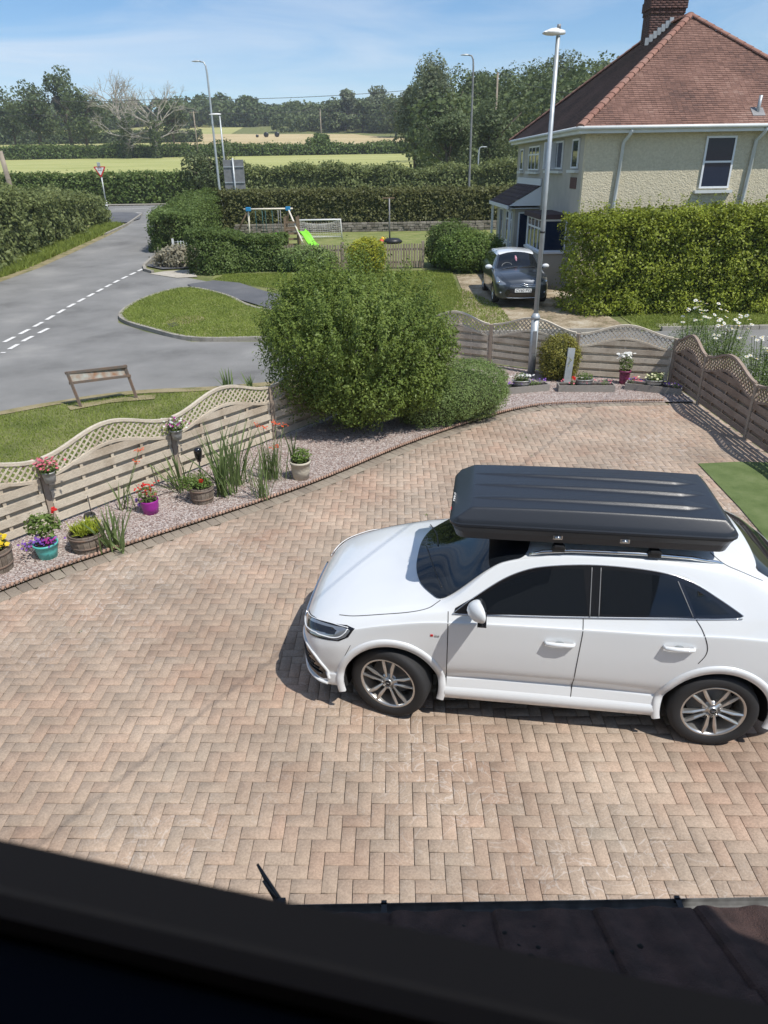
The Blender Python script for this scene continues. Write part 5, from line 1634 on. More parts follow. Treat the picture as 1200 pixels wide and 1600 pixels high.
# lean-to porch further along
p0, p1, pxe = 32.3, 37.7, 5.5
m = MB(); m.box((6.35, (p0 + p1) / 2 + .1, 1.45), (1.0, p1 - p0 - .5, 2.5)); m.build('porch_wall', M['smooth_render'], nh, world=True)
tiled_face('porch_roof', (pxe, p1, 2.78), (pxe, p0, 2.78), (HX0, p0, 3.55), (HX0, p1, 3.55), M['slate_roof'], cw=.30, rowh=.26, lift=.025)
m = MB()
m.add([(pxe, p0 + .01, 2.76), (HX0, p0 + .01, 2.76), (HX0, p0 + .01, 3.52), (pxe, p0 + .06, 2.76), (HX0, p0 + .06, 2.76), (HX0, p0 + .06, 3.52)], [(0, 1, 2), (3, 5, 4), (0, 3, 4, 1), (0, 2, 5, 3)])
m.box((pxe - .03, (p0 + p1) / 2, 2.70), (.06, p1 - p0, .14)); m.box(((pxe + HX0) / 2, (p0 + p1) / 2, 2.66), (HX0 - pxe - .1, p1 - p0 - .02, .02)); m.box((HX0 - .05, (p0 + p1) / 2, 3.66), (.06, p1 - p0, .26))
m.build('porch_fascia', M['upvc'], nh, world=True)
window_x(33.1, 34.6, 1.2, 2.5, 5.84, splits=(33.85,), top=2.15)
window_x(35.6, 36.6, .45, 2.5, 5.84, sill=False)
window_y(6.0, 6.75, .9, 2.5, 32.64, sill=False)
m = MB(); m.box((pxe + .12, p0 + .3, 1.5), (.1, .1, 2.4)); m.build('porch_post', M['upvc'], nh, world=True); m = MB(); m.box((pxe + .12, p1 - .1, 1.5), (.1, .1, 2.4)); m.build('porch_post', M['upvc'], nh, world=True)

# ================================================================ VEGETATION
def pn(p, f, seed=0.0):
    """cheap smooth pseudo-noise, -1..1"""
    x, y, z = p[:, 0] * f + seed, p[:, 1] * f + seed * 1.7, p[:, 2] * f - seed
    return (np.sin(x * 1.9 + 1.3 * np.sin(y * 1.1 + z)) + np.sin(y * 2.3 + 1.1 * np.sin(z * 1.7 - x)) + np.sin(z * 2.1 + 1.2 * np.sin(x * 1.4 + y * .7))) / 3
def unit(v): return v / np.maximum(np.linalg.norm(v, axis=1, keepdims=True), 1e-9)
def leaf_mesh(name, P, Nn, size, asp=0.55, spread=0.9, up=0.2, sprig=1, sprig_r=1.2):
    if sprig > 1:
        P = np.repeat(P, sprig, 0); Nn = np.repeat(Nn, sprig, 0)
        P = P + rng.normal(0, size * sprig_r * 0.5, P.shape)
    n = len(P)
    sz = size * rng.uniform(0.6, 1.35, (n, 1))
    nn = unit(Nn + rng.normal(0, spread, (n, 3)) * 0.75 + np.array([0, 0, up]))
    d = unit(np.cross(nn, rng.normal(0, 1, (n, 3))))
    s = np.cross(nn, d)
    V = np.empty((n, 4, 3))
    V[:, 0] = P - d * sz * .5
    V[:, 1] = P - s * sz * asp * .5 + nn * sz * .10 + d * sz * .05
    V[:, 2] = P + d * sz * .5
    V[:, 3] = P + s * sz * asp * .5 + nn * sz * .10 + d * sz * .05
    return np_mesh(name, V.reshape(-1, 3), np.arange(n * 4))
def blob_pts(c, r, n, amp=0.15, f=2.2, seed=0.0, thick=0.10, zmin=None):
    d = unit(rng.normal(0, 1, (n, 3)))
    rr = 1 + amp * pn(d, f, seed) + amp * .5 * pn(d, f * 2.7, seed + 5)
    rr = rr * (1 - np.abs(rng.normal(0, thick, n)))
    P = np.array(c) + d * np.array(r) * rr[:, None]
    Nn = unit(d / np.array(r))
    if zmin is not None:
        k = P[:, 2] > zmin
        P, Nn = P[k], Nn[k]
    return P, Nn
def hedge_pts(path, width, z_h, n, amp=0.06, f=1.3, round_=0.25, seed=0.0, thick=0.05):
    """path: world XY points; z_h: heights at each path point; surface samples"""
    path = np.array(path, float); seg = np.linalg.norm(np.diff(path, axis=0), axis=1)
    cum = np.concatenate([[0], np.cumsum(seg)])
    hs = np.array(z_h if hasattr(z_h, '__len__') else [z_h] * len(path), float)
    tot = cum[-1]
    s = rng.uniform(-width / 2, tot + width / 2, n)
    sc = np.clip(s, 0, tot)
    cx, cy, hh = np.interp(sc, cum, path[:, 0]), np.interp(sc, cum, path[:, 1]), np.interp(sc, cum, hs)
    i = np.clip(np.searchsorted(cum, sc) - 1, 0, len(seg) - 1)
    d = (path[i + 1] - path[i]) / seg[i][:, None]
    nn = np.stack([-d[:, 1], d[:, 0]], 1)
    over = s - sc
    hm = hs.mean()
    u = rng.uniform(0, 2 * hm + width, n)
    side = np.where(u < hm, -1, np.where(u > hm + width, 1, 0))
    v = np.where(side == 0, (u - hm) / width * 2 - 1, side)      # across -1..1
    z = np.where(side == 0, 1.0, np.where(side < 0, u / hm, (u - hm - width) / hm))
    # rounding near the top edges
    k = np.clip((z - (1 - round_)) / round_, 0, 1)
    wv = v * (1 - 0.35 * k ** 2 * (side != 0))
    zz = z - (side == 0) * 0.10 * v ** 4
    endf = np.sqrt(np.clip(1 - (over / (width / 2 + 1e-6)) ** 2, 0, 1))
    hw = width / 2 * np.where(over != 0, endf, 1)
    X = cx + d[:, 0] * over + nn[:, 0] * wv * hw
    Y = cy + d[:, 1] * over + nn[:, 1] * wv * hw
    zb = np.array([Z(t) for t in Y])
    P = np.stack([X, Y, zb + zz * hh], 1)
    N3 = np.stack([nn[:, 0] * v * (side != 0), nn[:, 1] * v * (side != 0), (side == 0) * 1.0 + .2], 1)
    N3[:, :2] += d * (np.sign(over) * (over != 0))[:, None]
    N3 = unit(N3)
    disp = amp * (pn(P, f, seed) + .6 * pn(P, f * 3.1, seed + 2)) - np.abs(rng.normal(0, thick, n))
    P = P + N3 * disp[:, None]
    return P, N3
def core(mb_, c, r, amp=.1): mb_.ball(c, r, n=24, jitter=amp)
def finish(name, me, mat, parent=None, label=None, cat=None, group=None, wood=None):
    o = link(name, me, mat, parent, world=True)
    if label: tag(o, label, cat, group)
    return o
LM = {}
LM['bush'] = mat_leaf('big_shrub_leaf_mat', (0.06, 0.105, 0.02), (0.23, 0.30, 0.065), 1.4, c3=(0.40, 0.46, 0.14), transl=.28)
LM['hebe'] = mat_leaf('small_shrub_leaf_mat', (0.11, 0.17, 0.05), (0.28, 0.37, 0.13), 2.0)
LM['privet'] = mat_leaf('privet_leaf_mat', (0.07, 0.095, 0.015), (0.34, 0.40, 0.045), 2.2, c3=(0.74, 0.74, 0.14), transl=.28)
LM['beech'] = mat_leaf('garden_hedge_leaf_mat', (0.08, 0.09, 0.03), (0.18, 0.19, 0.07), .8, c3=(0.32, 0.24, 0.11))
LM['hedge'] = mat_leaf('hedge_leaf_mat', (0.07, 0.11, 0.03), (0.18, 0.25, 0.07), .9)
LM['wild'] = mat_leaf('wild_hedge_leaf_mat', (0.10, 0.13, 0.045), (0.25, 0.29, 0.11), .5, c3=(0.38, 0.36, 0.18))
LM['oak'] = mat_leaf('oak_leaf_mat', (0.05, 0.08, 0.03), (0.14, 0.18, 0.065), .15, transl=.25)
LM['tree'] = mat_leaf('tree_leaf_mat', (0.06, 0.085, 0.035), (0.16, 0.20, 0.085), .15, transl=.25)
LM['pale'] = mat_leaf('pale_tree_leaf_mat', (0.09, 0.115, 0.065), (0.21, 0.245, 0.14), .15, transl=.3)
LM['yellow'] = mat_leaf('golden_leaf_mat', (0.16, 0.20, 0.02), (0.50, 0.50, 0.05), 1.5, c3=(0.68, 0.64, 0.16))
LM['varieg'] = mat_leaf('gold_edged_leaf_mat', (0.102, 0.116, 0.029), (0.377, 0.348, 0.072), 3.0, c3=(0.652, 0.435, 0.145))
LM['iris'] = mat_leaf('sword_leaf_mat', (0.09, 0.14, 0.05), (0.22, 0.29, 0.11), 4.0)
LM['lime'] = mat_leaf('lime_leaf_mat', (0.20, 0.27, 0.02), (0.42, 0.46, 0.06), 6.0)
LM['plant'] = mat_leaf('plant_leaf_mat', (0.08, 0.14, 0.03), (0.20, 0.28, 0.07), 6.0)
LM['grass'] = mat_leaf('grass_blade_mat', (0.13, 0.18, 0.035), (0.31, 0.37, 0.085), 0.9, c3=(0.50, 0.47, 0.20), gloss=.15)
LM['pampas'] = mat_leaf('dry_plant_mat', (0.25, 0.23, 0.15), (0.45, 0.42, 0.32), 2.0)
M['core'] = mat_plain('inner_foliage_mat', (0.05, 0.065, 0.02), 0.95, var=.4, scale=12, bump=1, bscale=12)

# --- big shrub in the corner bed
bush = empty('large_shrub', (-.5, 12.3, .03), 'huge loose green shrub bulging over the gravel bed and the fence', 'shrub')
lob = [((-.50, 12.4, 1.40), (1.50, 1.35, 1.30), 9000), ((-1.25, 12.35, 1.30), (.92, .9, .95), 4200), ((.35, 12.4, 1.22), (.98, .95, 1.0), 4800), ((-.85, 12.6, 2.05), (.90, .85, .66), 3600), ((.05, 12.5, 1.75), (.62, .7, .55), 2300), ((-1.25, 12.6, 2.25), (.5, .5, .45), 1200), ((.95, 12.5, 1.55), (.45, .5, .42), 1000), ((-.35, 11.75, .95), (.98, .65, .72), 3400), ((-1.45, 12.5, 1.85), (.62, .6, .62), 1700), ((.62, 12.1, .95), (.60, .6, .62), 1700)]
Ps, Ns = [], []
for i, (c, r, n) in enumerate(lob):
    P, Nn = blob_pts(c, r, n, amp=.20, f=4.5, seed=i * 3.1, thick=.20, zmin=.12)
    Ps.append(P); Ns.append(Nn)
# stray shoots
for _ in range(420):
    a_ = rng.normal(0, 1, 3); a_[2] = abs(a_[2]) * .9; a_ /= np.linalg.norm(a_)
    if a_[1] > .7: a_[1] *= -1
    st_ = np.array((-.5, 12.4, 1.4)) + a_ * np.array((1.52, 1.35, 1.3)) * rng.uniform(.88, 1.03)
    L_ = rng.uniform(.15, .48); k = int(L_ / .025)
    t = np.linspace(0, 1, k)[:, None]
    dr = a_ * .6 + np.array((0, 0, .75))
    Ps.append(st_ + dr * t * L_); Ns.append(np.repeat(a_[None], k, 0))
P, Nn = np.concatenate(Ps), np.concatenate(Ns)
finish('foliage', leaf_mesh('foliage', P, Nn, .052, asp=.5, sprig=3, sprig_r=1.0, up=.35), LM['bush'], bush)
m = MB()
for i in range(16):
    t = 2 * pi * i / 16 + random.random() * .3
    e = Vector((-.5 + 1.1 * cos(t), 12.4 + .95 * sin(t), 1.2 + random.uniform(-.3, .8)))
    m.tube([(-.5 + .12 * cos(t), 12.3 + .12 * sin(t), 0), Vector((-.5, 12.35, .5)).lerp(e, .35), e], [.04, .025, .008], n=6)
m.build('stems', M['bark'], bush, world=True)
# --- rounded grey-green shrub beside it
sh = empty('rounded_shrub', (1.45, 12.75, .03), 'low dome-shaped grey-green shrub at the right foot of the huge shrub', 'shrub')
Ps, Ns = [], []
for i, (c, r, n) in enumerate([((1.35, 12.75, .52), (1.02, .80, .58), 13000), ((.85, 12.35, .45), (.65, .55, .55), 6000), ((1.75, 12.9, .60), (.62, .55, .48), 5000)]):
    P, Nn = blob_pts(c, r, n, amp=.10, f=4.0, seed=i + 11, thick=.06, zmin=.10); Ps.append(P); Ns.append(Nn)
finish('foliage', leaf_mesh('foliage', np.concatenate(Ps), np.concatenate(Ns), .034, asp=.45, sprig=2, up=.3), LM['hebe'], sh)
m = MB(); core(m, (1.35, 12.75, .46), (.86, .66, .44)); core(m, (.85, 12.35, .42), (.5, .42, .4)); m.build('stems', M['core'], sh, world=True)
# --- tall privet hedge on the right
pv = empty('privet_hedge', (11.5, 22.9, .1), 'tall thick yellow-green hedge in front of the pebbledashed house', 'hedge')
P, Nn = hedge_pts([(6.6, 23.0), (9.5, 22.95), (12.5, 22.9), (16.5, 22.9)], 1.9, [2.85, 3.05, 3.08, 3.1], 56000, amp=.20, f=2.6, round_=.3, thick=.24)
finish('foliage', leaf_mesh('foliage', P, Nn, .088, asp=.6, sprig=2, sprig_r=.9, up=.45), LM['privet'], pv)
P, Nn = hedge_pts([(6.9, 23.0), (12.5, 22.9), (16.5, 22.9)], 1.7, [2.95, 3.15, 3.15], 700, amp=.1)
k = Nn[:, 2] > .5; tw = P[k]
Q = np.concatenate([tw + np.array([0, 0, .045]) * i + rng.normal(0, .025, tw.shape) for i in range(8)])
finish('top_shoots', leaf_mesh('top_shoots', Q, np.repeat([[0, 0, 1.]], len(Q), 0), .075, asp=.55), LM['privet'], pv)
m = MB(); m.box((11.7, 22.95, 1.40), (9.2, .9, 2.6), bev=.3); m.build('stems', M['core'], pv, world=True)
def simple_hedge(name, label, path, width, h, n, leaf, mat, amp=.08, f=1.2, rnd=.25, sprig=2, corew=.72, cat='hedge', thick=.06, group=None, seed=0.0):
    e = empty(name, (path[0][0], path[0][1], Z(path[0][1])), label, cat, group)
    P, Nn = hedge_pts(path, width, h, n, amp=amp, f=f, round_=rnd, thick=thick, seed=seed)
    finish('foliage', leaf_mesh('foliage', P, Nn, leaf, asp=.6, sprig=sprig, sprig_r=.9, up=.35), mat, e)
    m = MB(); hh = h if hasattr(h, '__len__') else [h] * len(path)
    for (p, q, ha, hb_) in zip(path, path[1:], hh, hh[1:]):
        p, q = Vector((p[0], p[1], 0)), Vector((q[0], q[1], 0)); d = (q - p).normalized(); s_ = Vector((-d.y, d.x, 0)) * width * corew / 2
        vs = []
        for pt, h_ in ((p, ha), (q, hb_)):
            for sg_, zt in ((-1, 0), (1, 0), (1, .86), (-1, .86)):
                v = pt + s_ * sg_; vs.append((v.x, v.y, Z(v.y) + .02 + zt * h_))
        m.add(vs, [(0, 1, 2, 3), (4, 7, 6, 5), (0, 4, 5, 1), (1, 5, 6, 2), (2, 6, 7, 3), (3, 7, 4, 0)])
    m.build('stems', M['core'], e, world=True)
    return e
simple_hedge('clipped_hedge', 'long brown-topped clipped hedge behind the swings and goal', [(-9.6, 47.5), (-2, 47.3), (8, 47.1), (13, 47)], 1.5, [2.35, 2.35, 2.3, 2.3], 17000, .17, LM['beech'], amp=.10, f=2.5, thick=.14)
simple_hedge('clipped_hedge', 'rounded clipped hedge running along the side road up to the swings', [(-10.6, 38.6), (-10.9, 42), (-10.9, 47)], 2.4, [1.9, 2.0, 2.35], 12000, .13, LM['hedge'], amp=.16, f=2.2, thick=.15, rnd=.5, seed=4)
simple_hedge('clipped_hedge', 'bulging dark hedge at the garden corner beside the footpath', [(-7.3, 31.6), (-6.6, 32.2), (-4.9, 32.4)], 1.8, [1.72, 1.62, 1.35], 11000, .10, LM['hedge'], amp=.16, rnd=.5, seed=9)
simple_hedge('wild_hedge', 'overgrown bank of brambles and bushes left of the side road', [(-18.6, 24), (-18.9, 32), (-19.6, 40), (-20.6, 48), (-21.6, 54)], 4.4, [3.5, 3.5, 2.9, 2.2, 1.4], 22000, .20, LM['wild'], amp=.38, f=.9, rnd=.7, thick=.2, seed=2)
simple_hedge('field_hedge', 'dark clipped hedge along the far side of the main road', [(-75, 72.9), (-40, 72.9), (-16, 72.8)], 1.8, [2.6, 2.6, 2.6], 17000, .26, LM['hedge'], amp=.12, f=.8, seed=5)
simple_hedge('wild_hedge', 'rough weedy hedge between the garden hedge and the mown field', [(-15, 73.0), (-5, 73.5), (5, 74), (14, 73), (28, 72)], 4.0, [2.7, 3.0, 2.5, 3.3, 3.5], 20000, .27, LM['wild'], amp=.5, f=.7, thick=.25, rnd=.8, seed=6)
simple_hedge('field_hedge', 'thick hedge across the middle of the view behind the mown field', [(-150, 204), (-90, 204.5), (-40, 205), (0, 206), (34, 206)], 3.0, [2.9, 3.0, 2.5, 2.2, 2.4], 16000, .6, LM['hedge'], amp=.5, f=.25, thick=.2, seed=7)
simple_hedge('field_hedge', 'distant upper hedge on the left above the second hedge', [(-230, 292), (-150, 290), (-66, 286)], 4, [3.0, 3.0, 3.2], 9000, .9, LM['oak'], amp=.6, f=.2, thick=.2, seed=8)
def shrub(name, label, c, r, n, leaf, mat, amp=.15, thick=.1, sprig=2, f=3.0, group=None, seed=0.0, cat='shrub'):
    zb = Z(c[1])
    e = empty(name, (c[0], c[1], zb), label, cat, group)
    P, Nn = blob_pts((c[0], c[1], zb + r[2] * .85), r, n, amp=amp, f=f, thick=thick, zmin=zb + .04, seed=seed)
    finish('foliage', leaf_mesh('foliage', P, Nn, leaf, asp=.55, sprig=sprig, up=.35), mat, e)
    m = MB(); core(m, (c[0], c[1], zb + r[2] * .8), (r[0] * .72, r[1] * .72, r[2] * .72)); m.build('stems', M['core'], e, world=True)
    return e
shrub('shrub', 'dark leafy shrub at the right end of the picket fence', (3.0, 32.2), (1.05, .9, 1.0), 4500, .10, LM['hedge'], seed=1)
shrub('shrub', 'spreading bright green shrub beside the grey hatchback', (3.75, 31.0), (1.45, 1.0, .85), 6000, .10, LM['plant'], seed=2)
shrub('golden_shrub', 'bright yellow-leaved shrub growing in front of the picket fence', (-.55, 30.9), (.80, .65, .75), 3600, .085, LM['yellow'], seed=3)
shrub('shrub', 'low green shrub between the garden-corner hedge and picket fence', (-3.2, 31.6), (1.3, .6, .55), 3500, .09, LM['hebe'], seed=4)
shrub('gold_edged_shrub', 'cone-shaped gold-tinted evergreen beside the tall lamp post', (3.92, 15.25), (.44, .38, .56), 4200, .042, LM['varieg'], amp=.12, seed=6)
shrub('dry_plant', 'pale straw-coloured ornamental plant at the hedge corner by the side road', (-9.0, 33.4), (1.05, .6, .42), 2200, .16, LM['pampas'], amp=.25, seed=7, cat='plant')

# --- trees
def branch(mb_, p, d, L_, r, depth, gn=3, tips=None, wob=.25):
    p1 = p + d * L_ * .5 + Vector([random.gauss(0, wob * .12 * L_) for _ in range(3)])
    p2 = p + d * L_ + Vector([random.gauss(0, wob * .2 * L_) for _ in range(3)])
    mb_.tube([p, p1, p2], [r, r * .8, r * .58], n=5, cap=False)
    if tips is not None: tips.append(p2)
    if depth > 0:
        for k in range(gn):
            nd = (d + Vector([random.gauss(0, .55) for _ in range(3)]) + Vector((0, 0, .12))).normalized()
            branch(mb_, p2 if k else p1.lerp(p2, .6), nd, L_ * random.uniform(.58, .8), r * .56, depth - 1, gn, tips, wob)
def tree(label, X, Y, h, rx, mat, n=3200, leaf=.7, trunk=.25, bottom=.22, lobes=16, seed=0, name='tree', group=None, shape=1.0, lob=.42):
    random.seed(seed + 100)
    zb = Z(Y)
    e = empty(name, (X, Y, zb), label, 'tree', group)
    m = MB(); tips = []
    m.tube([(X, Y, zb - .3), (X + random.gauss(0, .1), Y, zb + h * .3), (X + random.gauss(0, .3), Y, zb + h * .62)], [h * .028, h * .02, h * .009], n=8)
    for k in range(9):
        t = 2 * pi * k / 9 + random.random()
        z0 = h * random.uniform(.22, .5)
        m.tube([(X, Y, zb + z0), (X + rx * .35 * cos(t), Y + rx * .35 * sin(t), zb + z0 + h * .12), (X + rx * .75 * cos(t), Y + rx * .75 * sin(t), zb + z0 + h * random.uniform(.15, .35))], [h * .011, h * .007, h * .003], n=5)
    m.build('trunk', M['bark'], e, world=True)
    Ps, Ns = [], []
    c0 = h * (bottom + (1 - bottom) / 2); rz = h * (1 - bottom) / 2
    for k in range(lobes):
        d = Vector((random.gauss(0, 1), random.gauss(0, 1), random.gauss(0, 1))).normalized() * random.uniform(.35, .72)
        cx, cy, cz = X + d.x * rx, Y + d.y * rx, zb + c0 + d.z * rz * shape
        f = lob * random.uniform(.7, 1.15)
        P, Nn = blob_pts((cx, cy, cz), (rx * f, rx * f, rz * f * .85), n // lobes, amp=.25, f=2.5, thick=.18, seed=k + seed)
        Ps.append(P); Ns.append(Nn)
    finish('crown', leaf_mesh('crown', np.concatenate(Ps), np.concatenate(Ns), leaf, asp=.7, up=.4), mat, e)
    return e
TD = [ # label, px x, Y, top py, width px, material, bottom, lobes
 ('broad dark oak at the left edge, left of the tallest crown', 42, 232, 118, 78, 'oak', .12, 18),
 ('narrow tall tree poking above the two dark oaks on the left', 88, 236, 97, 44, 'oak', .35, 10),
 ('broad dark oak on the left, right of the narrow tall tree', 118, 228, 126, 86, 'oak', .10, 18),
 ('dark round tree behind the bare dead trees', 262, 240, 150, 44, 'oak', .12, 12),
 ('small dark tree left of the twin utility poles, at the left edge', 8, 240, 150, 46, 'oak', .1, 10),
 ('bushy tree growing out of the roadside hedge beside the two grey lamp posts', 328, 71.5, 214, 84, 'tree', .05, 16),
 ('small round tree in the middle hedge at the foot of a utility pole', 500, 207, 205, 34, 'hedge', .05, 8),
 ('pale open-crowned tree on the skyline, left of its twin', 538, 350, 137, 40, 'pale', .35, 9),
 ('pale open-crowned tree on the skyline, right of its twin', 592, 345, 131, 52, 'pale', .35, 10),
 ('mid green tree below the pale skyline trees, leftmost of three', 520, 345, 158, 46, 'tree', .08, 12),
 ('mid green tree below the pale skyline trees, middle of three', 565, 340, 156, 54, 'tree', .08, 12),
 ('mid green tree below the pale skyline trees, rightmost of three', 618, 300, 152, 60, 'tree', .08, 12),
 ('tall feathery grey-green tree, tallest right of centre', 690, 112, 80, 84, 'pale', .12, 20),
 ('leafy tree leaning on the left of the tall feathery tree', 650, 118, 112, 78, 'pale', .10, 16),
 ('dark tree behind and right of the tall feathery tree', 735, 135, 104, 96, 'oak', .06, 16),
 ('rounded dark tree between the two tall lamp posts', 768, 150, 92, 90, 'oak', .1, 16),
 ('large dark tree left of the nearby house roof', 822, 140, 86, 104, 'oak', .08, 18),
 ('broad paler tree above the house roof, left of the chimney', 885, 165, 82, 110, 'tree', .2, 18),
 ('green tree showing past the chimney side of the roof', 940, 170, 84, 80, 'tree', .2, 14),
 ('low spreading tree in front of the dark wood, left of the thin lamp post', 702, 84, 168, 84, 'tree', .04, 14),
 ('low bushy tree in front of the dark wood, right of the thin lamp post', 768, 88, 150, 104, 'tree', .04, 16),
 ('tree crown showing over the right slope of the red roof', 1215, 62, 74, 70, 'tree', .3, 12),
]
for i, (lb, px_, Y_, py_, wpx, mt, bt, lo) in enumerate(TD):
    p = A(px_, py_, Y_); zb = Z(Y_)
    wd = wpx / F_PX * Y_ * .97
    h_ = p.z - zb
    lf = max(.16, Y_ * .0031)
    area = wd * h_
    nl = int(min(18000, max(2200, area / (lf * lf) * (9.5 if Y_ < 175 else 6.5))))
    tree(lb, p.x, Y_, h_ * 1.03, wd / 2 * 1.12, group='trees beyond the garden hedges', mat=LM[mt], n=nl, leaf=lf, bottom=bt, lobes=lo, seed=i * 7)
random.seed(21)
# bare dead trees with ivy on their trunks
for i, (px_, tpy, lb, Y_) in enumerate([(181, 108, 'pale bare dead tree with ivy-clad trunk, left of the two', 202), (229, 122, 'pale bare dead tree with ivy-clad trunk, right of the two', 200)]):
    p = A(px_, tpy, Y_); zb = Z(Y_); h_ = p.z - zb
    e = empty('dead_tree', (p.x, Y_, zb), lb, 'tree')
    m = MB()
    random.seed(40 + i)
    m.tube([(p.x, Y_, zb), (p.x + .2, Y_, zb + h_ * .32)], [.5, .4], n=8)
    for k in range(5):
        d = Vector((random.uniform(-.8, .8), random.uniform(-.5, .5), 1)).normalized()
        branch(m, Vector((p.x + .1, Y_, zb + h_ * random.uniform(.22, .33))), d, h_ * .27, .27, 4, 3)
    for k in range(3):
        d = Vector((random.choice((-1, 1)), random.uniform(-.3, .3), random.uniform(.1, .5))).normalized()
        branch(m, Vector((p.x, Y_, zb + h_ * .25)), d, h_ * .22, .2, 3, 3)
    e['group'] = 'bare dead trees'; m.build('trunk', M['deadwood'], e, world=True)
    P, Nn = blob_pts((p.x, Y_, zb + h_ * .2), (1.3, 1.3, h_ * .26), 900, amp=.3, thick=.15, zmin=zb)
    finish('ivy', leaf_mesh('ivy', P, Nn, .6, asp=.7), LM['oak'], e)
    P, Nn = blob_pts((p.x, Y_, zb + h_ * .42), (3.0, 2, h_ * .16), 350, amp=.5, thick=.3)
    finish('sparse_leaves', leaf_mesh('sparse_leaves', P, Nn, .45, asp=.7), LM['oak'], e)
# far woods as masses
def wood(label, spots, mat, leaf, n_each):
    Ps, Ns = [], []
    for (x, y, hh, r_) in spots:
        zb = Z(y)
        P, Nn = blob_pts((x, y, zb + hh * .5), (r_, r_, hh * .52), n_each, amp=.22, f=2.5, thick=.08, seed=x * .13)
        Ps.append(P); Ns.append(Nn)
    o = finish('woodland', leaf_mesh('woodland', np.concatenate(Ps), np.concatenate(Ns), leaf, asp=.75, up=.3), mat, label=label, cat='woodland')
    o['kind'] = 'stuff'
sp = []
for i in range(95):
    x = random.uniform(-190, 60); y = random.uniform(400, 470)
    hh = random.uniform(6, 11) + (3 if x < -60 else 0)
    sp.append((x, y, hh, random.uniform(6, 10)))
wood('distant dark woodland along the skyline behind the fields', sp, LM['oak'], 1.7, 620)
sp = []
for i in range(56):
    x = random.uniform(-40, 75); y = random.uniform(350, 400) - max(0, x + 10) * 1.0
    sp.append((x, y, random.uniform(7, 12), random.uniform(6, 9)))
wood('wood edge behind the straw field in the centre of the skyline', sp, LM['tree'], 1.25, 700)
sp = [(random.uniform(6, 80), random.uniform(105, 160), random.uniform(8, 14), random.uniform(4.5, 7)) for _ in range(68)]
wood('shady undergrowth below the trees left of the house roof', sp, LM['oak'], .62, 1100)
sp = [(random.uniform(-260, -120), random.uniform(300, 420), random.uniform(7, 12), random.uniform(6, 9)) for _ in range(30)]
wood('distant woodland at the far left behind the dark oaks', sp, LM['oak'], 1.5, 500)
# --- grass blades
def blades(name, label, poly, n, h, w, zoff, mat=None, avoid=None):
    xs = [p[0] for p in poly]; ys = [p[1] for p in poly]
    P = []
    while len(P) < n:
        x = rng.uniform(min(xs), max(xs)); y = rng.uniform(min(ys), max(ys))
        if in_poly(x, y, poly): P.append((x, y, Z(y) + zoff))
    P = np.array(P)
    a_ = rng.uniform(0, 2 * pi, n); hh = h * rng.uniform(.4, 1.3, n); ww = w * rng.uniform(.7, 1.3, n)
    ln = rng.normal(0, .45, (n, 2)) * hh[:, None]
    V = np.zeros((n, 3, 3))
    V[:, 0] = P + np.stack([np.cos(a_) * ww, np.sin(a_) * ww, 0 * a_], 1)
    V[:, 1] = P - np.stack([np.cos(a_) * ww, np.sin(a_) * ww, 0 * a_], 1)
    V[:, 2] = P + np.stack([ln[:, 0], ln[:, 1], hh], 1)
    o = link(name, np_mesh(name, V.reshape(-1, 3), np.arange(n * 3), per=3), mat or LM['grass'])
    tag(o, label, 'grass'); o['kind'] = 'stuff'
    return o
blades('grass', 'short mown grass on the verge between the side road and the left fence', [(-8.6, 3.5), (-5.85, 6.75), (-4.56, 8.46), (-3.29, 10.06), (-2.02, 11.67), (-.80, 13.2), (-.3, 15.2), (-1.2, 15.45), (-3.7, 14.8), (-5.33, 14.6), (-6.6, 14.0), (-7.66, 13.2), (-10, 11.1)], 75000, .045, .007, 0)
blades('grass', 'short grass on the rounded verge island', [(p.x, p.y) for p in isl], 45000, .05, .012, .10)
blades('grass', 'lawn grass between the footpath and the picket fence', [(-6.8, 29.7), (-4.2, 27.6), (-1.5, 25), (-1, 20.4), (2.2, 20.4), (2.8, 24.5), (3.0, 31), (-6.5, 31)], 60000, .06, .014, .02)
blades('grass', 'grass strip along the foot of the tall yellow-green hedge', [(7.6, 20.3), (20, 20.3), (20, 22.0), (7.4, 22.0)], 22000, .07, .012, .02)
blades('grass', 'long rough grass at the foot of the overgrown bank', [(-17.6, 22), (-16.2, 24), (-16.0, 33.5), (-16.5, 39.1), (-17.1, 46.3), (-17.8, 52.3), (-20, 52), (-18.5, 40), (-18, 30)], 26000, .28, .03, .0)
blades('grass', 'tufts of grass growing through the neighbouring dirt drive', [(2.4, 20.4), (4.0, 20.4), (3.9, 24), (3.0, 27), (2.6, 24)], 5000, .06, .012, .02)
# ================================================================ STREET FURNITURE
random.seed(5)
# main lamp post inside the fence
lx, ly = 3.42, 15.72
ltop = A(866, 46, ly)
lp = empty('street_lamp', (lx, ly, .03), 'tall grey lamp post rising from the gravel bed beside the gold-tinted evergreen', 'lamp post')
m = MB(); m.tube([(lx, ly, 0), (lx, ly, 1.28)], .085, n=20); m.tube([(lx, ly, 1.25), (lx, ly, 1.30), (lx, ly, 1.38)], [.10, .10, .055], n=20)
m.build('base_column', M['galv'], lp, world=True)
m = MB(); m.tube([(lx, ly, 1.36), (lx + .0, ly, ltop.z - .1)], [.052, .040], n=20); m.build('column', M['galv'], lp, world=True)
m = MB(); m.box((lx + .0, ly - .084, .75), (.085, .012, .5), bev=.004); m.build('access_door', M['galv_dark'], lp, world=True)
m = MB(); m.tube([(lx, ly, 3.02), (lx, ly, 3.06)], .054, n=16); m.build('collar', M['black_plastic'], lp, world=True)
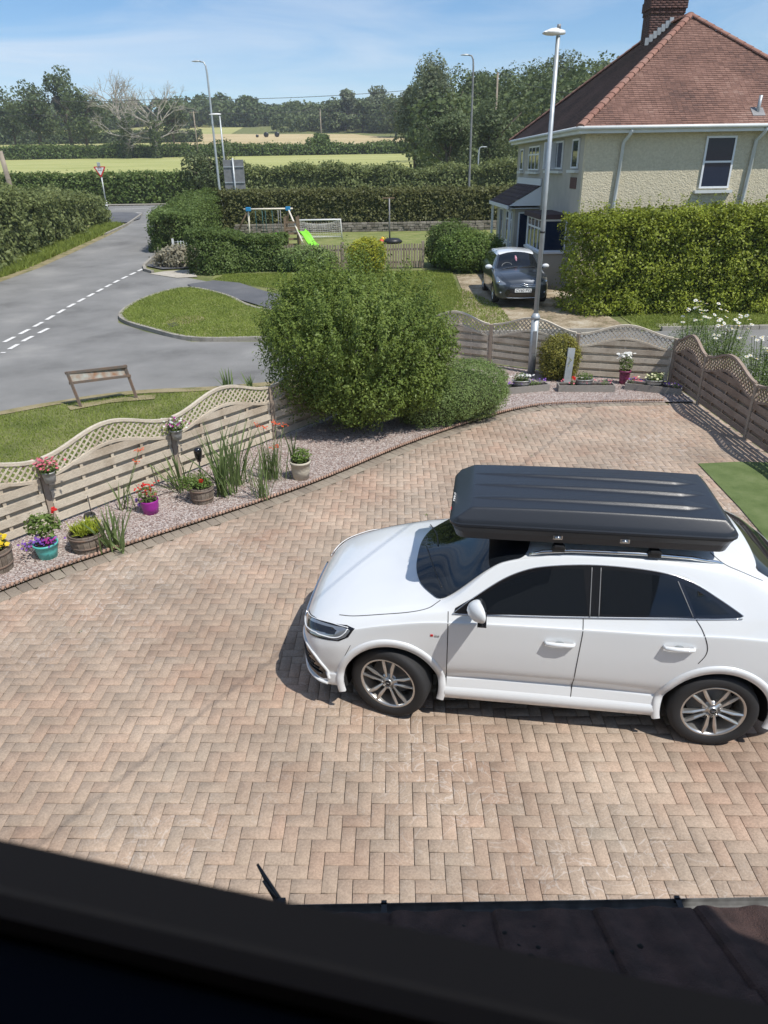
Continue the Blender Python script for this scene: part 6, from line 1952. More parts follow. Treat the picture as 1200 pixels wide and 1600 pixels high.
def lamp_head(parent, x, y, z, L_, direction, mat, w=.26):
    d = Vector(direction).normalized(); s_ = Vector((-d.y, d.x, 0))
    mm = MB(); vs = []
    st_ = [(-.12, .35, .05), (0, .55, .075), (.25 * L_, .9, .085), (.6 * L_, 1.0, .07), (.9 * L_, .8, .035), (L_, .45, .012)]
    for (t, ww, hh) in st_:
        c = Vector((x, y, z)) + d * t
        for a_ in range(10):
            q = 2 * pi * a_ / 10
            vs.append(c + s_ * (w / 2 * ww * cos(q)) + Vector((0, 0, hh * max(-.35, sin(q)))))
    k = len(st_)
    mm.add(vs, [(i * 10 + j, i * 10 + (j + 1) % 10, (i + 1) * 10 + (j + 1) % 10, (i + 1) * 10 + j) for i in range(k - 1) for j in range(10)] + [tuple(range(10)), tuple(reversed(range((k - 1) * 10, k * 10)))], True)
    return mm.build('lamp_head', mat, parent, world=True)
lamp_head(lp, lx, ly, ltop.z - .06, .30, (-1, -.25, 0), M['paint_white'], .30)
m = MB(); m.lathe([(.0, .07), (.035, .07), (.04, .0), (.0, .0)], c=(lx, ly, ltop.z + .01), n=12); m.build('photocell', M['galv_dark'], lp, world=True)
def far_lamp(label, px_, py_, Y_, bend, col, head='curve', lean=0.0):
    p = A(px_, py_, Y_); zb = Z(Y_); x = p.x - bend
    e = empty('street_lamp', (x, Y_, zb), label, 'lamp post', 'street lamps along the roads')
    m = MB()
    if head == 'curve':
        m.tube([(x, Y_, zb), (x, Y_, zb + 1.5), (x, Y_, p.z - .8), (x + bend * .08, Y_, p.z - .3), (x + bend * .35, Y_, p.z - .05), (x + bend, Y_, p.z)], [.12, .09, .07, .06, .05, .04], n=10)
        m.build('column', col, e, world=True)
        lamp_head(e, x + bend, Y_, p.z, .55 * (1 if bend > 0 else 1), (bend, 0, 0), M['galv'], .3)
    else:
        m.tube([(x, Y_, zb), (x, Y_, zb + 1.3)], .10, n=10); m.tube([(x, Y_, zb + 1.3), (x, Y_, p.z)], [.07, .05], n=10)
        m.build('column', col, e, world=True)
        lamp_head(e, x, Y_, p.z, .75, (-1, -.2, 0), M['paint_white'], .35)
    return e
far_lamp('very tall thin grey lamp post on the left, beside the roadside tree', 311, 96, 61, -.5, M['galv'])
far_lamp('slim lamp post with flat white lamp head just left of the sign board', 343, 179, 58, 0, M['galv'], head='flat')
far_lamp('very tall dark lamp post in front of the wood right of centre', 731, 86, 62, -.45, M['galv_dark'])
far_lamp('short lamp post seen over the garden hedge left of the house porch', 753, 230, 78, .3, M['galv'])
# utility poles
def upole(label, px0, pyt, Y_, w_=.14, arm=True, hh=None, lean=0, name='utility_pole', twin=None):
    p = A(px0, pyt, Y_); zb = Z(Y_)
    e = empty(name, (p.x, Y_, zb), label, 'utility pole', 'wooden utility poles')
    m = MB(); m.tube([(p.x + lean, Y_, zb - .3), (p.x, Y_, p.z)], [w_ * 1.2, w_], n=8)
    m.build('pole', M['pole_wood'], e, world=True)
    if arm:
        m = MB(); m.box((p.x, Y_, p.z - .25), (2.2, .12, .12)); m.build('crossarm', M['pole_wood'], e, world=True)
        for dx in (-1, 0, 1):
            m = MB(); m.lathe([(.07, 0), (.09, .08), (.05, .16), (.09, .22), (.03, .3), (0, .3)], c=(p.x + dx, Y_, p.z - .19), n=8); m.build('insulator', M['galv_dark'], e, world=True)
    return p
u1 = upole('leaning wooden pole of the twin pair at far left, left one', 31, 178, 296, .17, False, lean=2.0)
u2 = upole('leaning wooden pole of the twin pair at far left, right one', 39, 178, 296, .17, False, lean=2.2)
u3 = upole('utility pole with crossarm right of the dead trees', 302, 174, 203, .15)
u4 = upole('utility pole in the middle hedge right of centre, above a small tree', 500, 170, 209, .14, False)
u5 = upole('wooden pole against the dark wood left of the big lamp post', 778, 113, 98, .11, False)
u6 = upole('short leaning weathered wooden post at the left edge above the brambles', 0, 236, 40, .12, False, lean=.35, name='wooden_post')
def cable(label, pts, r, sag=.6):
    m = MB()
    for p, q in zip(pts, pts[1:]):
        p, q = Vector(p), Vector(q)
        m.tube([p.lerp(q, i / 14) - Vector((0, 0, sag * 4 * (i / 14) * (1 - i / 14))) for i in range(15)], r, n=5, cap=False)
    return tag(m.build('overhead_cable', M['wire'], world=True), label, 'cable')
cable('upper thin dark cable sagging across the sky', [A(-60, 152, 150), A(250, 155, 150), A(640, 141, 150), A(905, 120, 150)], .045, .5)
cable('lower thin cable running from the utility poles across the woods', [A(-60, 177, 210), u1 + Vector((0, -80, 0)) if False else A(35, 178, 208), u3, u4, A(760, 186, 150)], .05, .8)
cable('cable running behind the tall lamp post to the house', [u5, A(905, 148, 60)], .02, .3)
cable('service cable passing over the driveway beside our house', [(-.6, .4, 5.25), (1.1, 2.7, 5.5), (2.5, 4.55, 5.6), (12, 16.8, 7.2)], .0065, .02)
# give way sign
gp_ = T(164, 336); gt = A(158, 253, gp_.y)
gx, gy, gz = gp_.x + .25, gp_.y, Z(gp_.y)
gs = empty('road_sign', (gx, gy, gz), 'red and white triangular give way sign on a white pole at the junction', 'road sign')
m = MB(); m.tube([(gx, gy, gz), (gx, gy, gz + 1.1)], .095, n=12); m.tube([(gx, gy, gz + 1.1), (gx, gy, gt.z - .3)], .05, n=12); m.build('pole', M['paint_white'], gs, world=True)
sc_ = A(158, 266, gy)
S_ = .46
def tri(mm, s_, y, c):
    pts = [(-s_, s_ * .577), (s_, s_ * .577), (0, -s_ * 1.155)]
    pts = smooth_curve([(p[0], p[1], 0) for p in [(-s_ * .93, s_ * .577), (s_ * .93, s_ * .577), (s_, s_ * .46), (.08 * s_, -s_ * 1.05), (-.08 * s_, -s_ * 1.05), (-s_, s_ * .46)]], 1, True)
    n = len(pts); vs = [(c.x + p.x, y, c.z + p.y) for p in pts] + [(c.x + p.x, y + .01, c.z + p.y) for p in pts]
    mm.add(vs, [tuple(reversed(range(n))), tuple(range(n, 2 * n))] + [(i, (i + 1) % n, n + (i + 1) % n, n + i) for i in range(n)])
cx_ = Vector((gx, gy, sc_.z))
m = MB(); tri(m, S_, gy - .08, cx_); m.build('sign_plate', M['red_mat'], gs, world=True)
m = MB(); tri(m, S_ * .70, gy - .094, cx_ + Vector((0, 0, .01))); ip = m.build('sign_face', M['paint_white'], gs, world=True)
for i, wd_ in enumerate(('GIVE', 'WAY')):
    tm = text_mesh(wd_, .155, .003); tm.transform(Matrix.Translation(Vector((cx_.x, gy - .10, cx_.z + .15 - i * .16)) - gs.location) @ Matrix.Rotation(pi / 2, 4, 'X'))
    link('lettering', tm, M['gloss_black'], gs)
m = MB(); m.box((gx - .05, gy - .02, gt.z - .18), (.2, .2, .3), bev=.03); m.build('sign_light', M['galv'], gs, world=True)
# back of the direction board
bs = A(366, 273, 55); zb = Z(55)
bd = empty('direction_board', (bs.x, 55, zb), 'grey back of a large road sign board standing behind the garden hedge', 'road sign')
m = MB(); m.box((bs.x, 55, bs.z), (1.45, .04, 1.9), bev=.01); m.build('board', M['galv_dark'], bd, world=True)
m = MB()
for zz in (-.5, .5): m.box((bs.x, 54.95, bs.z + zz), (1.4, .05, .06))
m.build('rail', M['galv'], bd, world=True)
m = MB(); m.tube([(bs.x, 54.9, zb), (bs.x, 54.9, bs.z + 1.05)], .06, n=10); m.build('pole', M['galv'], bd, world=True)
# leaning street name plate seen from behind
q0, q1 = T(127, 637), T(214, 623)
t0, t1 = A(105, 583, q0.y + .05), A(195, 572, q1.y + .05)
M['rust_plate'] = mat_plain('stained_plate_mat', (0.40, 0.42, 0.38), 0.7, col2=(0.30, 0.16, 0.09), scale=7)
M['old_steel'] = mat_plain('rusty_steel_mat', (0.14, 0.12, 0.105), 0.8, col2=(0.20, 0.13, 0.09), scale=8)
sn = empty('street_name_sign', ((q0.x + q1.x) / 2, (q0.y + q1.y) / 2, 0), 'leaning rusty low street name plate seen from behind on the verge', 'street sign')
for a_, b_ in ((q0, t0), (q1, t1)):
    m = MB(); m.bar(a_, b_ + (b_ - a_) * .04, .05, .04, up=(0, 1, 0)); m.build('post', M['old_steel'], sn, world=True)
dn = (t0 - q0) * .30
for k, (ta, tb) in enumerate(((t0, t1), (t0 - (t0 - q0) * .29, t1 - (t1 - q1) * .29))):
    m = MB(); m.bar(ta - Vector((.05, 0, 0)), tb + Vector((.05, 0, 0)), .05, .035, up=(0, 1, 0)); m.build('rail', M['old_steel'], sn, world=True)
m = MB()
a_, b_, c_, d2 = t0, t1, t1 - (t1 - q1) * .29, t0 - (t0 - q0) * .29
m.add([v + Vector((0, .02, 0)) for v in (a_, b_, c_, d2)] + [v + Vector((0, .03, 0)) for v in (a_, b_, c_, d2)], [(0, 1, 2, 3), (7, 6, 5, 4), (0, 4, 5, 1), (2, 6, 7, 3), (1, 5, 6, 2), (0, 3, 7, 4)])
m.build('name_plate', M['rust_plate'], sn, world=True)

# ================================================================ PLAY GARDEN
M['swing_light'] = mat_plain('sunlit_timber_mat', (0.72, 0.66, 0.54), 0.8, var=.1)  # sunlight on beam and front legs put into this pale colour
M['swing_dark'] = mat_plain('dark_timber_mat', (0.20, 0.14, 0.09), 0.85, var=.2)  # shades the back legs by darker colour; plain dark timber elsewhere
M['blue'] = mat_plain('blue_bracket_mat', (0.02, 0.22, 0.45), 0.5)
M['lime'] = mat_plain('lime_plastic_mat', (0.22, 0.62, 0.04), 0.35)
M['rope_teal'] = mat_plain('teal_rope_mat', (0.03, 0.12, 0.13), 0.7)
sw = empty('swing_set', (-5.5, 39.8, Z(39.8)), 'wooden swing set with blue corner brackets, lime seats and lime green slide', 'swing set')
SL, SR = A(388, 327, 40), A(450, 326, 40)
gl = [T(391, 384), T(362, 382), T(478, 391), T(447, 379)]
m = MB(); m.tube([SL - Vector((.25, 0, 0)), SR + Vector((.25, 0, 0))], .042, n=8); m.build('beam', M['swing_light'], sw, world=True)
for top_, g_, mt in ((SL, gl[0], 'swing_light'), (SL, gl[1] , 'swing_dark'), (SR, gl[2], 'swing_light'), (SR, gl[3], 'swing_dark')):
    m = MB(); m.tube([top_, Vector((g_.x, g_.y, Z(g_.y)))], .045, n=8); m.build('leg', M[mt], sw, world=True)
for t_ in (SL, SR):
    m = MB(); m.box(t_, (.26, .22, .2), bev=.03); m.build('bracket', M['blue'], sw, world=True)
for fr, hh in ((.17, 1.42), (.42, 1.42)):
    c = SL.lerp(SR, fr); c2 = SL.lerp(SR, fr + .17)
    m = MB(); m.tube([c, c - Vector((0, 0, hh))], .014, n=5); m.tube([c2, c2 - Vector((0, 0, hh))], .014, n=5)
    s_ = m.build('swing_ropes', M['rope_teal'], sw, world=True)
    m = MB(); cc = (c + c2) / 2 - Vector((0, 0, hh)); m.tube([cc - Vector((.25, 0, -.06)), cc - Vector((.1, 0, .03)), cc + Vector((.1, 0, -.03)), cc + Vector((.25, 0, .06))], .05, n=6); m.build('swing_seat', M['lime'], sw, world=True)
for fr in (.74, .80):
    c = SL.lerp(SR, fr); m = MB(); m.tube([c, c - Vector((0, 0, 1.45))], .022, n=6); m.build('glider_bar', M['galv_dark'], sw, world=True)
c = SL.lerp(SR, .77); m = MB(); m.box(c - Vector((0, 0, 1.2)), (.6, .12, .05)); m.box(c - Vector((0, 0, 1.45)), (.5, .2, .05)); m.build('glider_seat', M['lime'], sw, world=True)
pf = A(457, 366, 39.6)
m = MB()
for dx in (-.32, .32):
    for dy in (-.4, .4): m.box((pf.x + dx, 39.6 + dy, Z(39.6) + .75), (.09, .09, 1.5))
for k in range(5): m.box((pf.x, 39.2, Z(39.6) + .15 + k * .27), (.66, .03, .10))
m.box((pf.x, 39.6, Z(39.6) + .85), (.7, .9, .05))
m.build('platform', M['swing_dark'], sw, world=True)
s0_, s1_ = A(471, 363, 39.2), A(494, 391, 38.3)
s1_.z = Z(s1_.y) + .12
m = MB(); vs = []
K = 14
for i in range(K + 1):
    t = i / K
    c = s0_.lerp(s1_, t); c.z += .10 * sin(t * 2 * pi) * .8 + (0.05 if i == 0 else 0)
    d = (s1_ - s0_); d.z = 0; d.normalize(); s_ = Vector((-d.y, d.x, 0))
    for o_, zz in ((-.25, .12), (-.20, .0), (.20, .0), (.25, .12), (.27, .10), (.21, -.03), (-.21, -.03), (-.27, .10)): vs.append(c + s_ * o_ + Vector((0, 0, zz)))
m.add(vs, [(i * 8 + j, i * 8 + (j + 1) % 8, (i + 1) * 8 + (j + 1) % 8, (i + 1) * 8 + j) for i in range(K) for j in range(8)], True)
m.build('slide', M['lime'], sw, world=True)
# goal
g0, g1 = A(464, 344, 42.5), A(532, 343, 42.5); gz0 = Z(42.5)
go = empty('football_goal', ((g0.x + g1.x) / 2, 42.5, gz0), 'white-framed small football goal with net in front of the clipped hedge', 'goal')
m = MB()
m.tube([Vector((g0.x, 42.5, gz0)), g0, g1, Vector((g1.x + .05, 42.5, gz0))], .045, n=8)
m.tube([g0, Vector((g0.x, 43.6, gz0 + .05)), Vector((g1.x, 43.6, gz0 + .05)), g1], .03, n=6)
m.tube([Vector((g1.x + .05, 42.5, gz0 + .03)), Vector((g1.x, 43.6, gz0 + .03))], .035, n=6)
m.build('frame', M['paint_white'], go, world=True)
m = MB()
for i in range(19):
    t = i / 18; x = g0.x + (g1.x - g0.x) * t
    m.tube([Vector((x, 42.5 + s * 1.05, g0.z + (gz0 - g0.z) * s ** 1.6 - .12 * sin(pi * t) * (1 - s))) for s in [j / 8 for j in range(9)]], .008, n=3, cap=False)
for j in range(11):
    s = j / 10
    m.tube([Vector((g0.x + (g1.x - g0.x) * i / 12, 42.5 + s * 1.05, g0.z + (gz0 - g0.z) * s ** 1.6 - .25 * sin(pi * i / 12) * (1 - s))) for i in range(13)], .008, n=3, cap=False)
m.build('net', M['paint_white'], go, world=True)
# basketball stand
bp_ = T(609, 380); bt_ = A(602, 310, bp_.y)
bk = empty('basketball_stand', (bp_.x, bp_.y, Z(bp_.y)), 'thin basketball post with dark round base on the play lawn', 'basketball stand')
m = MB(); m.tube([Vector((bp_.x, bp_.y, Z(bp_.y))), Vector((bp_.x, bp_.y, bt_.z))], [.045, .035], n=8); m.build('pole', M['galv_dark'], bk, world=True)
m = MB(); m.lathe([(0, 0), (.5, 0), (.55, .08), (.35, .22), (.1, .25), (0, .25)], c=(bp_.x + .15, bp_.y, Z(bp_.y) + .02), n=20); m.build('base', M['black_plastic'], bk, world=True)
m = MB(); m.box((bp_.x - .05, bp_.y, bt_.z + .02), (.65, .05, .06)); m.build('backboard_arm', M['swing_dark'], bk, world=True)
M['ballblue'] = mat_plain('blue_white_ball_mat', (0.05, 0.22, 0.5), .4, col2=(.7, .72, .72), scale=6)
M['ballyel'] = mat_plain('yellow_ball_mat', (0.75, 0.5, 0.03), .4)
M['ballred'] = mat_plain('red_ball_mat', (0.6, 0.06, 0.03), .4)
for px_, py_, r_, mt, lb in ((381, 377, .16, 'ballblue', 'blue and white ball on the play lawn left of the swings'), (441, 386, .17, 'paint_white', 'white football on the lawn under the swing set'), (599, 379, .15, 'ballyel', 'yellow ball beside the base of the basketball post'), (596, 382, .13, 'ballred', 'red ball touching the yellow ball by the basketball post')):
    g_ = T(px_, py_); m = MB(); m.ball((g_.x, g_.y, Z(g_.y) + r_ + .02), r_, n=24); tag(m.build('ball', M[mt], world=True), lb, 'ball')
# picket fence
M['picket'] = mat_island('picket_mat', [(0.20, 0.155, 0.11), (0.30, 0.25, 0.19), (0.36, 0.31, 0.25)], bump=.3, bscale=20)
pk = empty('picket_fence', (-1.7, 31.9, Z(31.9)), 'brown picket fence between the play lawn and the front lawn', 'fence')
xp = [-5.0, -3.3, -1.6, .1, 1.85]
for a_, b_ in zip(xp, xp[1:]):
    m = MB(); x = a_ + .09; zb = Z(31.9)
    while x < b_ - .05:
        hh = .98 + random.uniform(-.015, .015)
        m.prism([(x, 31.88), (x + .075, 31.88), (x + .075, 31.90), (x, 31.90)], zb + .04, zb + hh)
        m.add([(x, 31.88, zb + hh), (x + .075, 31.88, zb + hh), (x + .0375, 31.88, zb + hh + .05), (x, 31.90, zb + hh), (x + .075, 31.90, zb + hh), (x + .0375, 31.90, zb + hh + .05)], [(0, 1, 2), (3, 5, 4), (0, 2, 5, 3), (1, 4, 5, 2)])
        x += .115
    for zz in (.25, .78): m.box(((a_ + b_) / 2, 31.93, zb + zz), (b_ - a_, .05, .08))
    m.build('fence_panel', M['picket'], pk, world=True)
for x in xp:
    m = MB(); m.box((x, 31.93, Z(31.9) + .55), (.12, .12, 1.12), bev=.01); m.build('post', M['picket'], pk, world=True)
pk2 = empty('picket_fence', (4.9, 31.6, Z(31.6)), 'dark picket fence running behind the grey hatchback', 'fence')
m = MB(); x = 4.0; zb = Z(31.5)
while x < 5.4:
    m.box((x, 31.5, zb + .5), (.07, .02, 1.0)); x += .13
for zz in (.25, .8): m.box((4.7, 31.53, zb + zz), (1.5, .04, .07))
m.build('fence_panel', M['swing_dark'], pk2, world=True)
m = MB(); m.box((3.95, 31.55, zb + .55), (.1, .1, 1.1)); m.build('post', M['swing_dark'], pk2, world=True)
# low stone wall
M['stone'] = mat_island('dry_stone_mat', [(0.12, 0.105, 0.085), (0.22, 0.20, 0.165), (0.32, 0.29, 0.25)], bump=.5, bscale=8)
m = MB(); y_ = 46.1
for row_ in range(4):
    x = -9.0 + random.uniform(0, .2)
    while x < 8.0:
        L_ = random.uniform(.18, .45)
        m.box((x + L_ / 2, y_ + random.uniform(-.03, .03), Z(y_) + .07 + row_ * .13), (L_ - .015, .3, .12), rz=random.uniform(-.05, .05), bev=.02); x += L_
tag(m.build('stone_wall', M['stone'], world=True), 'low dry stone wall at the foot of the brown-topped hedge', 'wall')
# small white post and wire guard by the hedge corner
wp = T(277, 409)
we = empty('white_post', (wp.x, wp.y, Z(wp.y)), 'small white post with thin rails among the straw-coloured plant', 'post')
m = MB(); m.box((wp.x, wp.y - .3, Z(wp.y) + .5), (.08, .08, 1.1)); m.build('post', M['paint_white'], we, world=True)
m = MB()
for k in range(4): m.tube([(wp.x + .22 + k * .13, wp.y - .25, Z(wp.y) + .1), (wp.x + .22 + k * .13, wp.y - .25, Z(wp.y) + .95)], .014, n=5)
m.tube([(wp.x, wp.y - .25, Z(wp.y) + .9), (wp.x + .65, wp.y - .25, Z(wp.y) + .92)], .014, n=5)
m.build('rail', M['galv'], we, world=True)
# bales and trough
M['bale'] = mat_plain('wrapped_bale_mat', (0.012, 0.013, 0.014), .3)
for i, (px_, py_) in enumerate(((402, 212), (416, 212.5), (433, 213))):
    p = A(px_, py_, 318); zb = Z(318)
    m = MB(); rr = (.55, .95, .95)[i]
    m.lathe([(0, -.6), (rr * .95, -.6), (rr, -.5), (rr, .5), (rr * .95, .6), (0, .6)], c=(p.x, 318, zb + rr), n=20, axis='Y')
    tag(m.build('hay_bale', M['bale'], world=True), ('small black wrapped bale at the left end of the bale row', 'large black wrapped bale in the middle of the bale row', 'large black wrapped bale at the right end of the bale row')[i], 'hay bale', 'black bales on the straw field')
p = A(309, 225, 214); zb = Z(214)
m = MB(); m.box((p.x, 214, zb + .35), (2.6, .9, .7)); m.box((p.x, 214, zb + .72), (2.7, 1.0, .06)); tag(m.build('water_trough', M['galv'], world=True), 'small grey water trough in the field left of the utility pole', 'trough')

# ================================================================ POTS AND PLANTS IN THE BEDS
FM = {k: mat_leaf(n, c1, c2, 8, transl=.3) for k, n, c1, c2 in (
    ('yellow', 'yellow_petal_mat', (.65, .45, .01), (.85, .68, .05)), ('red', 'red_petal_mat', (.50, .015, .015), (.72, .04, .03)),
    ('pink', 'pink_petal_mat', (.55, .08, .14), (.80, .28, .32)), ('white', 'white_petal_mat', (.70, .70, .66), (.85, .85, .80)),
    ('purple', 'purple_petal_mat', (.12, .04, .32), (.32, .14, .55)), ('magenta', 'magenta_petal_mat', (.30, .02, .20), (.50, .07, .35)),
    ('cream', 'cream_petal_mat', (.62, .62, .30), (.80, .80, .55)), ('orange', 'orange_red_petal_mat', (.60, .07, .02), (.78, .16, .05)))}
M['barrel'] = mat_island('barrel_stave_mat', [(0.12, 0.095, 0.075), (0.20, 0.165, 0.13), (0.26, 0.22, 0.18)], bump=.6, bscale=20, stretch=(3, 3, .6), rough=.9)
M['soil'] = mat_plain('soil_mat', (0.035, 0.025, 0.018), 1.0, bump=1, bscale=60)
M['turq'] = mat_plain('turquoise_pot_mat', (0.10, 0.46, 0.42), .4)
M['purple_pot'] = mat_plain('purple_pot_mat', (0.30, 0.02, 0.26), .35)
M['cream_pot'] = mat_plain('cream_pot_mat', (0.50, 0.46, 0.37), .8, bump=.8, bscale=30)
M['zinc'] = mat_plain('zinc_bucket_mat', (0.36, 0.37, 0.36), .5, metal=.4, var=.15, scale=20)
M['planter'] = mat_island('grey_planter_board_mat', [(0.22, 0.20, 0.175), (0.33, 0.31, 0.28)], bump=.6, bscale=14, stretch=(1, 6, 9))
def leafball(name, parent, c, r, n, leaf, mat, amp=.2, thick=.25, asp=.6, up=.5, zmin=None):
    P, Nn = blob_pts(c, r, n, amp=amp, f=6, thick=thick, zmin=zmin, seed=c[0])
    return finish(name, leaf_mesh(name, P, Nn, leaf, asp=asp, up=up), mat, parent)
def flower_heads(name, parent, pts, r, mat, petals=5, mat_c=None):
    """small flowers: petals as folded leaf faces round a centre, all heads of one plant in one mesh"""
    V = []
    for p in pts:
        p = np.array(p); ax = unit(np.array([[rng.normal(0, .35), rng.normal(-.25, .35), 1.0]]))[0]
        u_ = unit(np.cross(ax, [[1, .1, 0]]))[0]; v_ = np.cross(ax, u_)
        for k in range(petals):
            t = 2 * pi * k / petals + rng.random() * .3
            d = u_ * cos(t) + v_ * sin(t); s_ = -u_ * sin(t) + v_ * cos(t); rr = r * rng.uniform(.85, 1.15); wv = rr * (2.4 / petals + .12)
            V += [p, p + d * rr * .6 - s_ * wv * .8 + ax * rr * .15, p + d * rr + ax * rr * .05, p + d * rr * .6 + s_ * wv * .8 + ax * rr * .15]
    V = np.array(V)
    return finish(name, np_mesh(name, V, np.arange(len(V))), mat, parent)
def barrel(name, label, x, y, r, h, cat='planter'):
    e = empty(name, (x, y, .035), label, cat, 'half barrels in the gravel bed')
    m = MB(); ns = 18
    for k in range(ns):
        a0, a1 = 2 * pi * (k + .03) / ns, 2 * pi * (k + .97) / ns
        vs = []
        for (rr, zz) in ((r * .84, 0), (r * .97, h * .55), (r, h)):
            for (a_, dr) in ((a0, 0), (a1, 0), (a1, -.018), (a0, -.018)): vs.append((x + (rr + dr) * cos(a_), y + (rr + dr) * sin(a_), .035 + zz))
        m.add(vs, [(i * 4 + j, i * 4 + (j + 1) % 4, i * 4 + 4 + (j + 1) % 4, i * 4 + 4 + j) for i in range(2) for j in range(4)] + [(3, 2, 1, 0), (8, 9, 10, 11)])
    m.build('staves', M['barrel'], e, world=True)
    for zz, rr in ((.25, .90), (.80, 1.0)):
        m = MB(); m.lathe([(r * rr + .002, 0), (r * rr + .006, .002), (r * rr + .008, .024), (r * rr, .026)], c=(x, y, .035 + h * zz), n=36); m.build('hoop', M['old_steel'], e, world=True)
    m = MB(); m.lathe([(0, h - .03), (r - .02, h - .03), (r - .03, h - .06)], c=(x, y, .035), n=24); m.build('soil', M['soil'], e, world=True)
    return e
def pot(name, label, x, y, r, h, mat, z=.035, cat='flower pot', group=None, taper=.74, sx=1, sy=1, lip=True):
    e = empty(name, (x, y, z), label, cat, group)
    m = MB()
    pr = [(0, 0), (r * taper, 0), (r * (taper + .13), h * .5), (r * .95, h * .86)] + ([(r * 1.04, h * .87), (r * 1.04, h), (r * .94, h), (r * .92, h * .85)] if lip else [(r, h), (r * .96, h), (r * .92, h * .85)])
    m.lathe(pr, c=(x, y, z), n=36, sx=sx, sy=sy); m.build('pot', mat, e, world=True)
    m = MB(); m.lathe([(0, h * .87), (r * .93, h * .86)], c=(x, y, z), n=24, sx=sx, sy=sy); m.build('soil', M['soil'], e, world=True)
    return e
def rnd_in(x, y, z, rx, ry, rz, n): return [(x + rng.normal(0, rx * .5), y + rng.normal(0, ry * .5), z + rng.uniform(-rz, rz) * .5) for _ in range(n)]
b1_ = barrel('half_barrel', 'wooden half barrel with yellow flowers at the left edge of the photo', T(-3, 893).x, T(0, 893).y, .215, .30)
bx_, by_ = b1_.location.x, b1_.location.y
leafball('leaves', b1_, (bx_, by_, .36), (.17, .17, .10), 260, .045, LM['plant'], zmin=.30)
flower_heads('flowers', b1_, rnd_in(bx_, by_, .42, .20, .17, .08, 48), .032, FM['yellow'], 5)
g_ = T(77, 873)
b2 = pot('flower_pot', 'turquoise pot with purple pansies and leafy geranium', g_.x, g_.y, .145, .20, M['turq'])
leafball('leaves', b2, (g_.x - .03, g_.y + .10, .42), (.21, .16, .16), 420, .055, LM['plant'], zmin=.22)
flower_heads('flowers', b2, rnd_in(g_.x - .04, g_.y - .06, .27, .24, .12, .09, 60), .018, FM['purple'], 5)
flower_heads('magenta_flowers', b2, rnd_in(g_.x + .05, g_.y - .05, .27, .12, .10, .08, 22), .018, FM['magenta'], 5)
m = MB(); m.tube([(g_.x + .06, g_.y + .1, .3), (g_.x + .13, g_.y + .14, .60)], .004, n=5); m.build('stalk', M['core'], b2, world=True)
flower_heads('red_flower', b2, [(g_.x + .13 + rng.normal(0, .018), g_.y + .14 + rng.normal(0, .018), .61 + rng.normal(0, .015)) for _ in range(12)], .022, FM['red'], 5)
g_ = T(140, 860)
b3 = barrel('half_barrel', 'dark half barrel filled with spiky lime-green foliage', g_.x, g_.y, .215, .24)
def spiky(parent, name, c, n, L_, w_, mat, spread=.8, droop=.5, base=.03, up=1.0):
    """strap leaves: each a bent strip of three quads"""
    V, Fq = [], []
    for _ in range(n):
        a_ = rng.uniform(0, 2 * pi); tilt = abs(rng.normal(0, spread)) ; d = np.array([cos(a_), sin(a_), 0]); L1 = L_ * rng.uniform(.55, 1.1)
        s_ = np.array([-sin(a_ + rng.normal(0, .6)), cos(a_), 0]); s_ = s_ / np.linalg.norm(s_)
        b_ = np.array(c) + np.array([rng.normal(0, base), rng.normal(0, base), 0])
        ww = w_ * rng.uniform(.7, 1.2)
        pts = []
        for t in (0, .35, .7, 1.0):
            out = d * (sin(min(tilt, 1.3)) * t + droop * .35 * t * t) * L1
            pts.append(b_ + out + np.array([0, 0, up]) * (cos(min(tilt, 1.3)) * t - droop * .25 * t * t) * L1)
        k = len(V)
        for p, f_ in zip(pts, (.7, 1.0, .75, .05)): V += [p - s_ * ww * f_ / 2, p + s_ * ww * f_ / 2]
        for i in range(3): Fq += [k + 2 * i, k + 2 * i + 1, k + 2 * i + 3, k + 2 * i + 2]
    return finish(name, np_mesh(name, np.array(V), np.array(Fq)), mat, parent)
for dx, dy in ((-.11, .02), (.03, .06), (.12, 0), (0, -.08), (-.05, .12), (.08, .12)):
    spiky(b3, 'leaves', (g_.x + dx, g_.y + dy, .27), 60, .15, .014, LM['lime'], .65, .5)
g_ = T(237, 804)
b4 = pot('flower_pot', 'bright purple pot with dark red flowers against the fence', g_.x, g_.y, .125, .20, M['purple_pot'], lip=False, taper=.8)
leafball('leaves', b4, (g_.x - .02, g_.y, .30), (.14, .12, .13), 260, .04, LM['hebe'], zmin=.2)
flower_heads('flowers', b4, rnd_in(g_.x - .02, g_.y, .38, .12, .10, .20, 70), .016, FM['red'], 5)
flower_heads('purple_flowers', b4, rnd_in(g_.x - .19, g_.y + .06, .16, .10, .08, .12, 16), .02, FM['purple'], 4)
g_ = T(318, 786)
b5 = barrel('half_barrel', 'half barrel with feathery foliage and one red flower beside the black torch light', g_.x, g_.y, .175, .24)
leafball('leaves', b5, (g_.x - .08, g_.y + .04, .33), (.24, .20, .11), 700, .035, LM['plant'], amp=.4, zmin=.24)
spiky(b5, 'grass_leaves', (g_.x - .06, g_.y + .06, .26), 50, .26, .012, LM['plant'], .7, .6, .07)
flower_heads('flower', b5, [(g_.x + .02 + rng.normal(0, .012), g_.y - .04, .36 + rng.normal(0, .012)) for _ in range(7)], .03, FM['red'], 5)
g_ = T(471, 750)
b6 = pot('flower_pot', 'cream embossed pot with a small leafy plant beside the huge shrub', g_.x, g_.y, .155, .29, M['cream_pot'], taper=.78)
leafball('leaves', b6, (g_.x + .02, g_.y, .40), (.15, .14, .12), 420, .045, LM['plant'], zmin=.3)
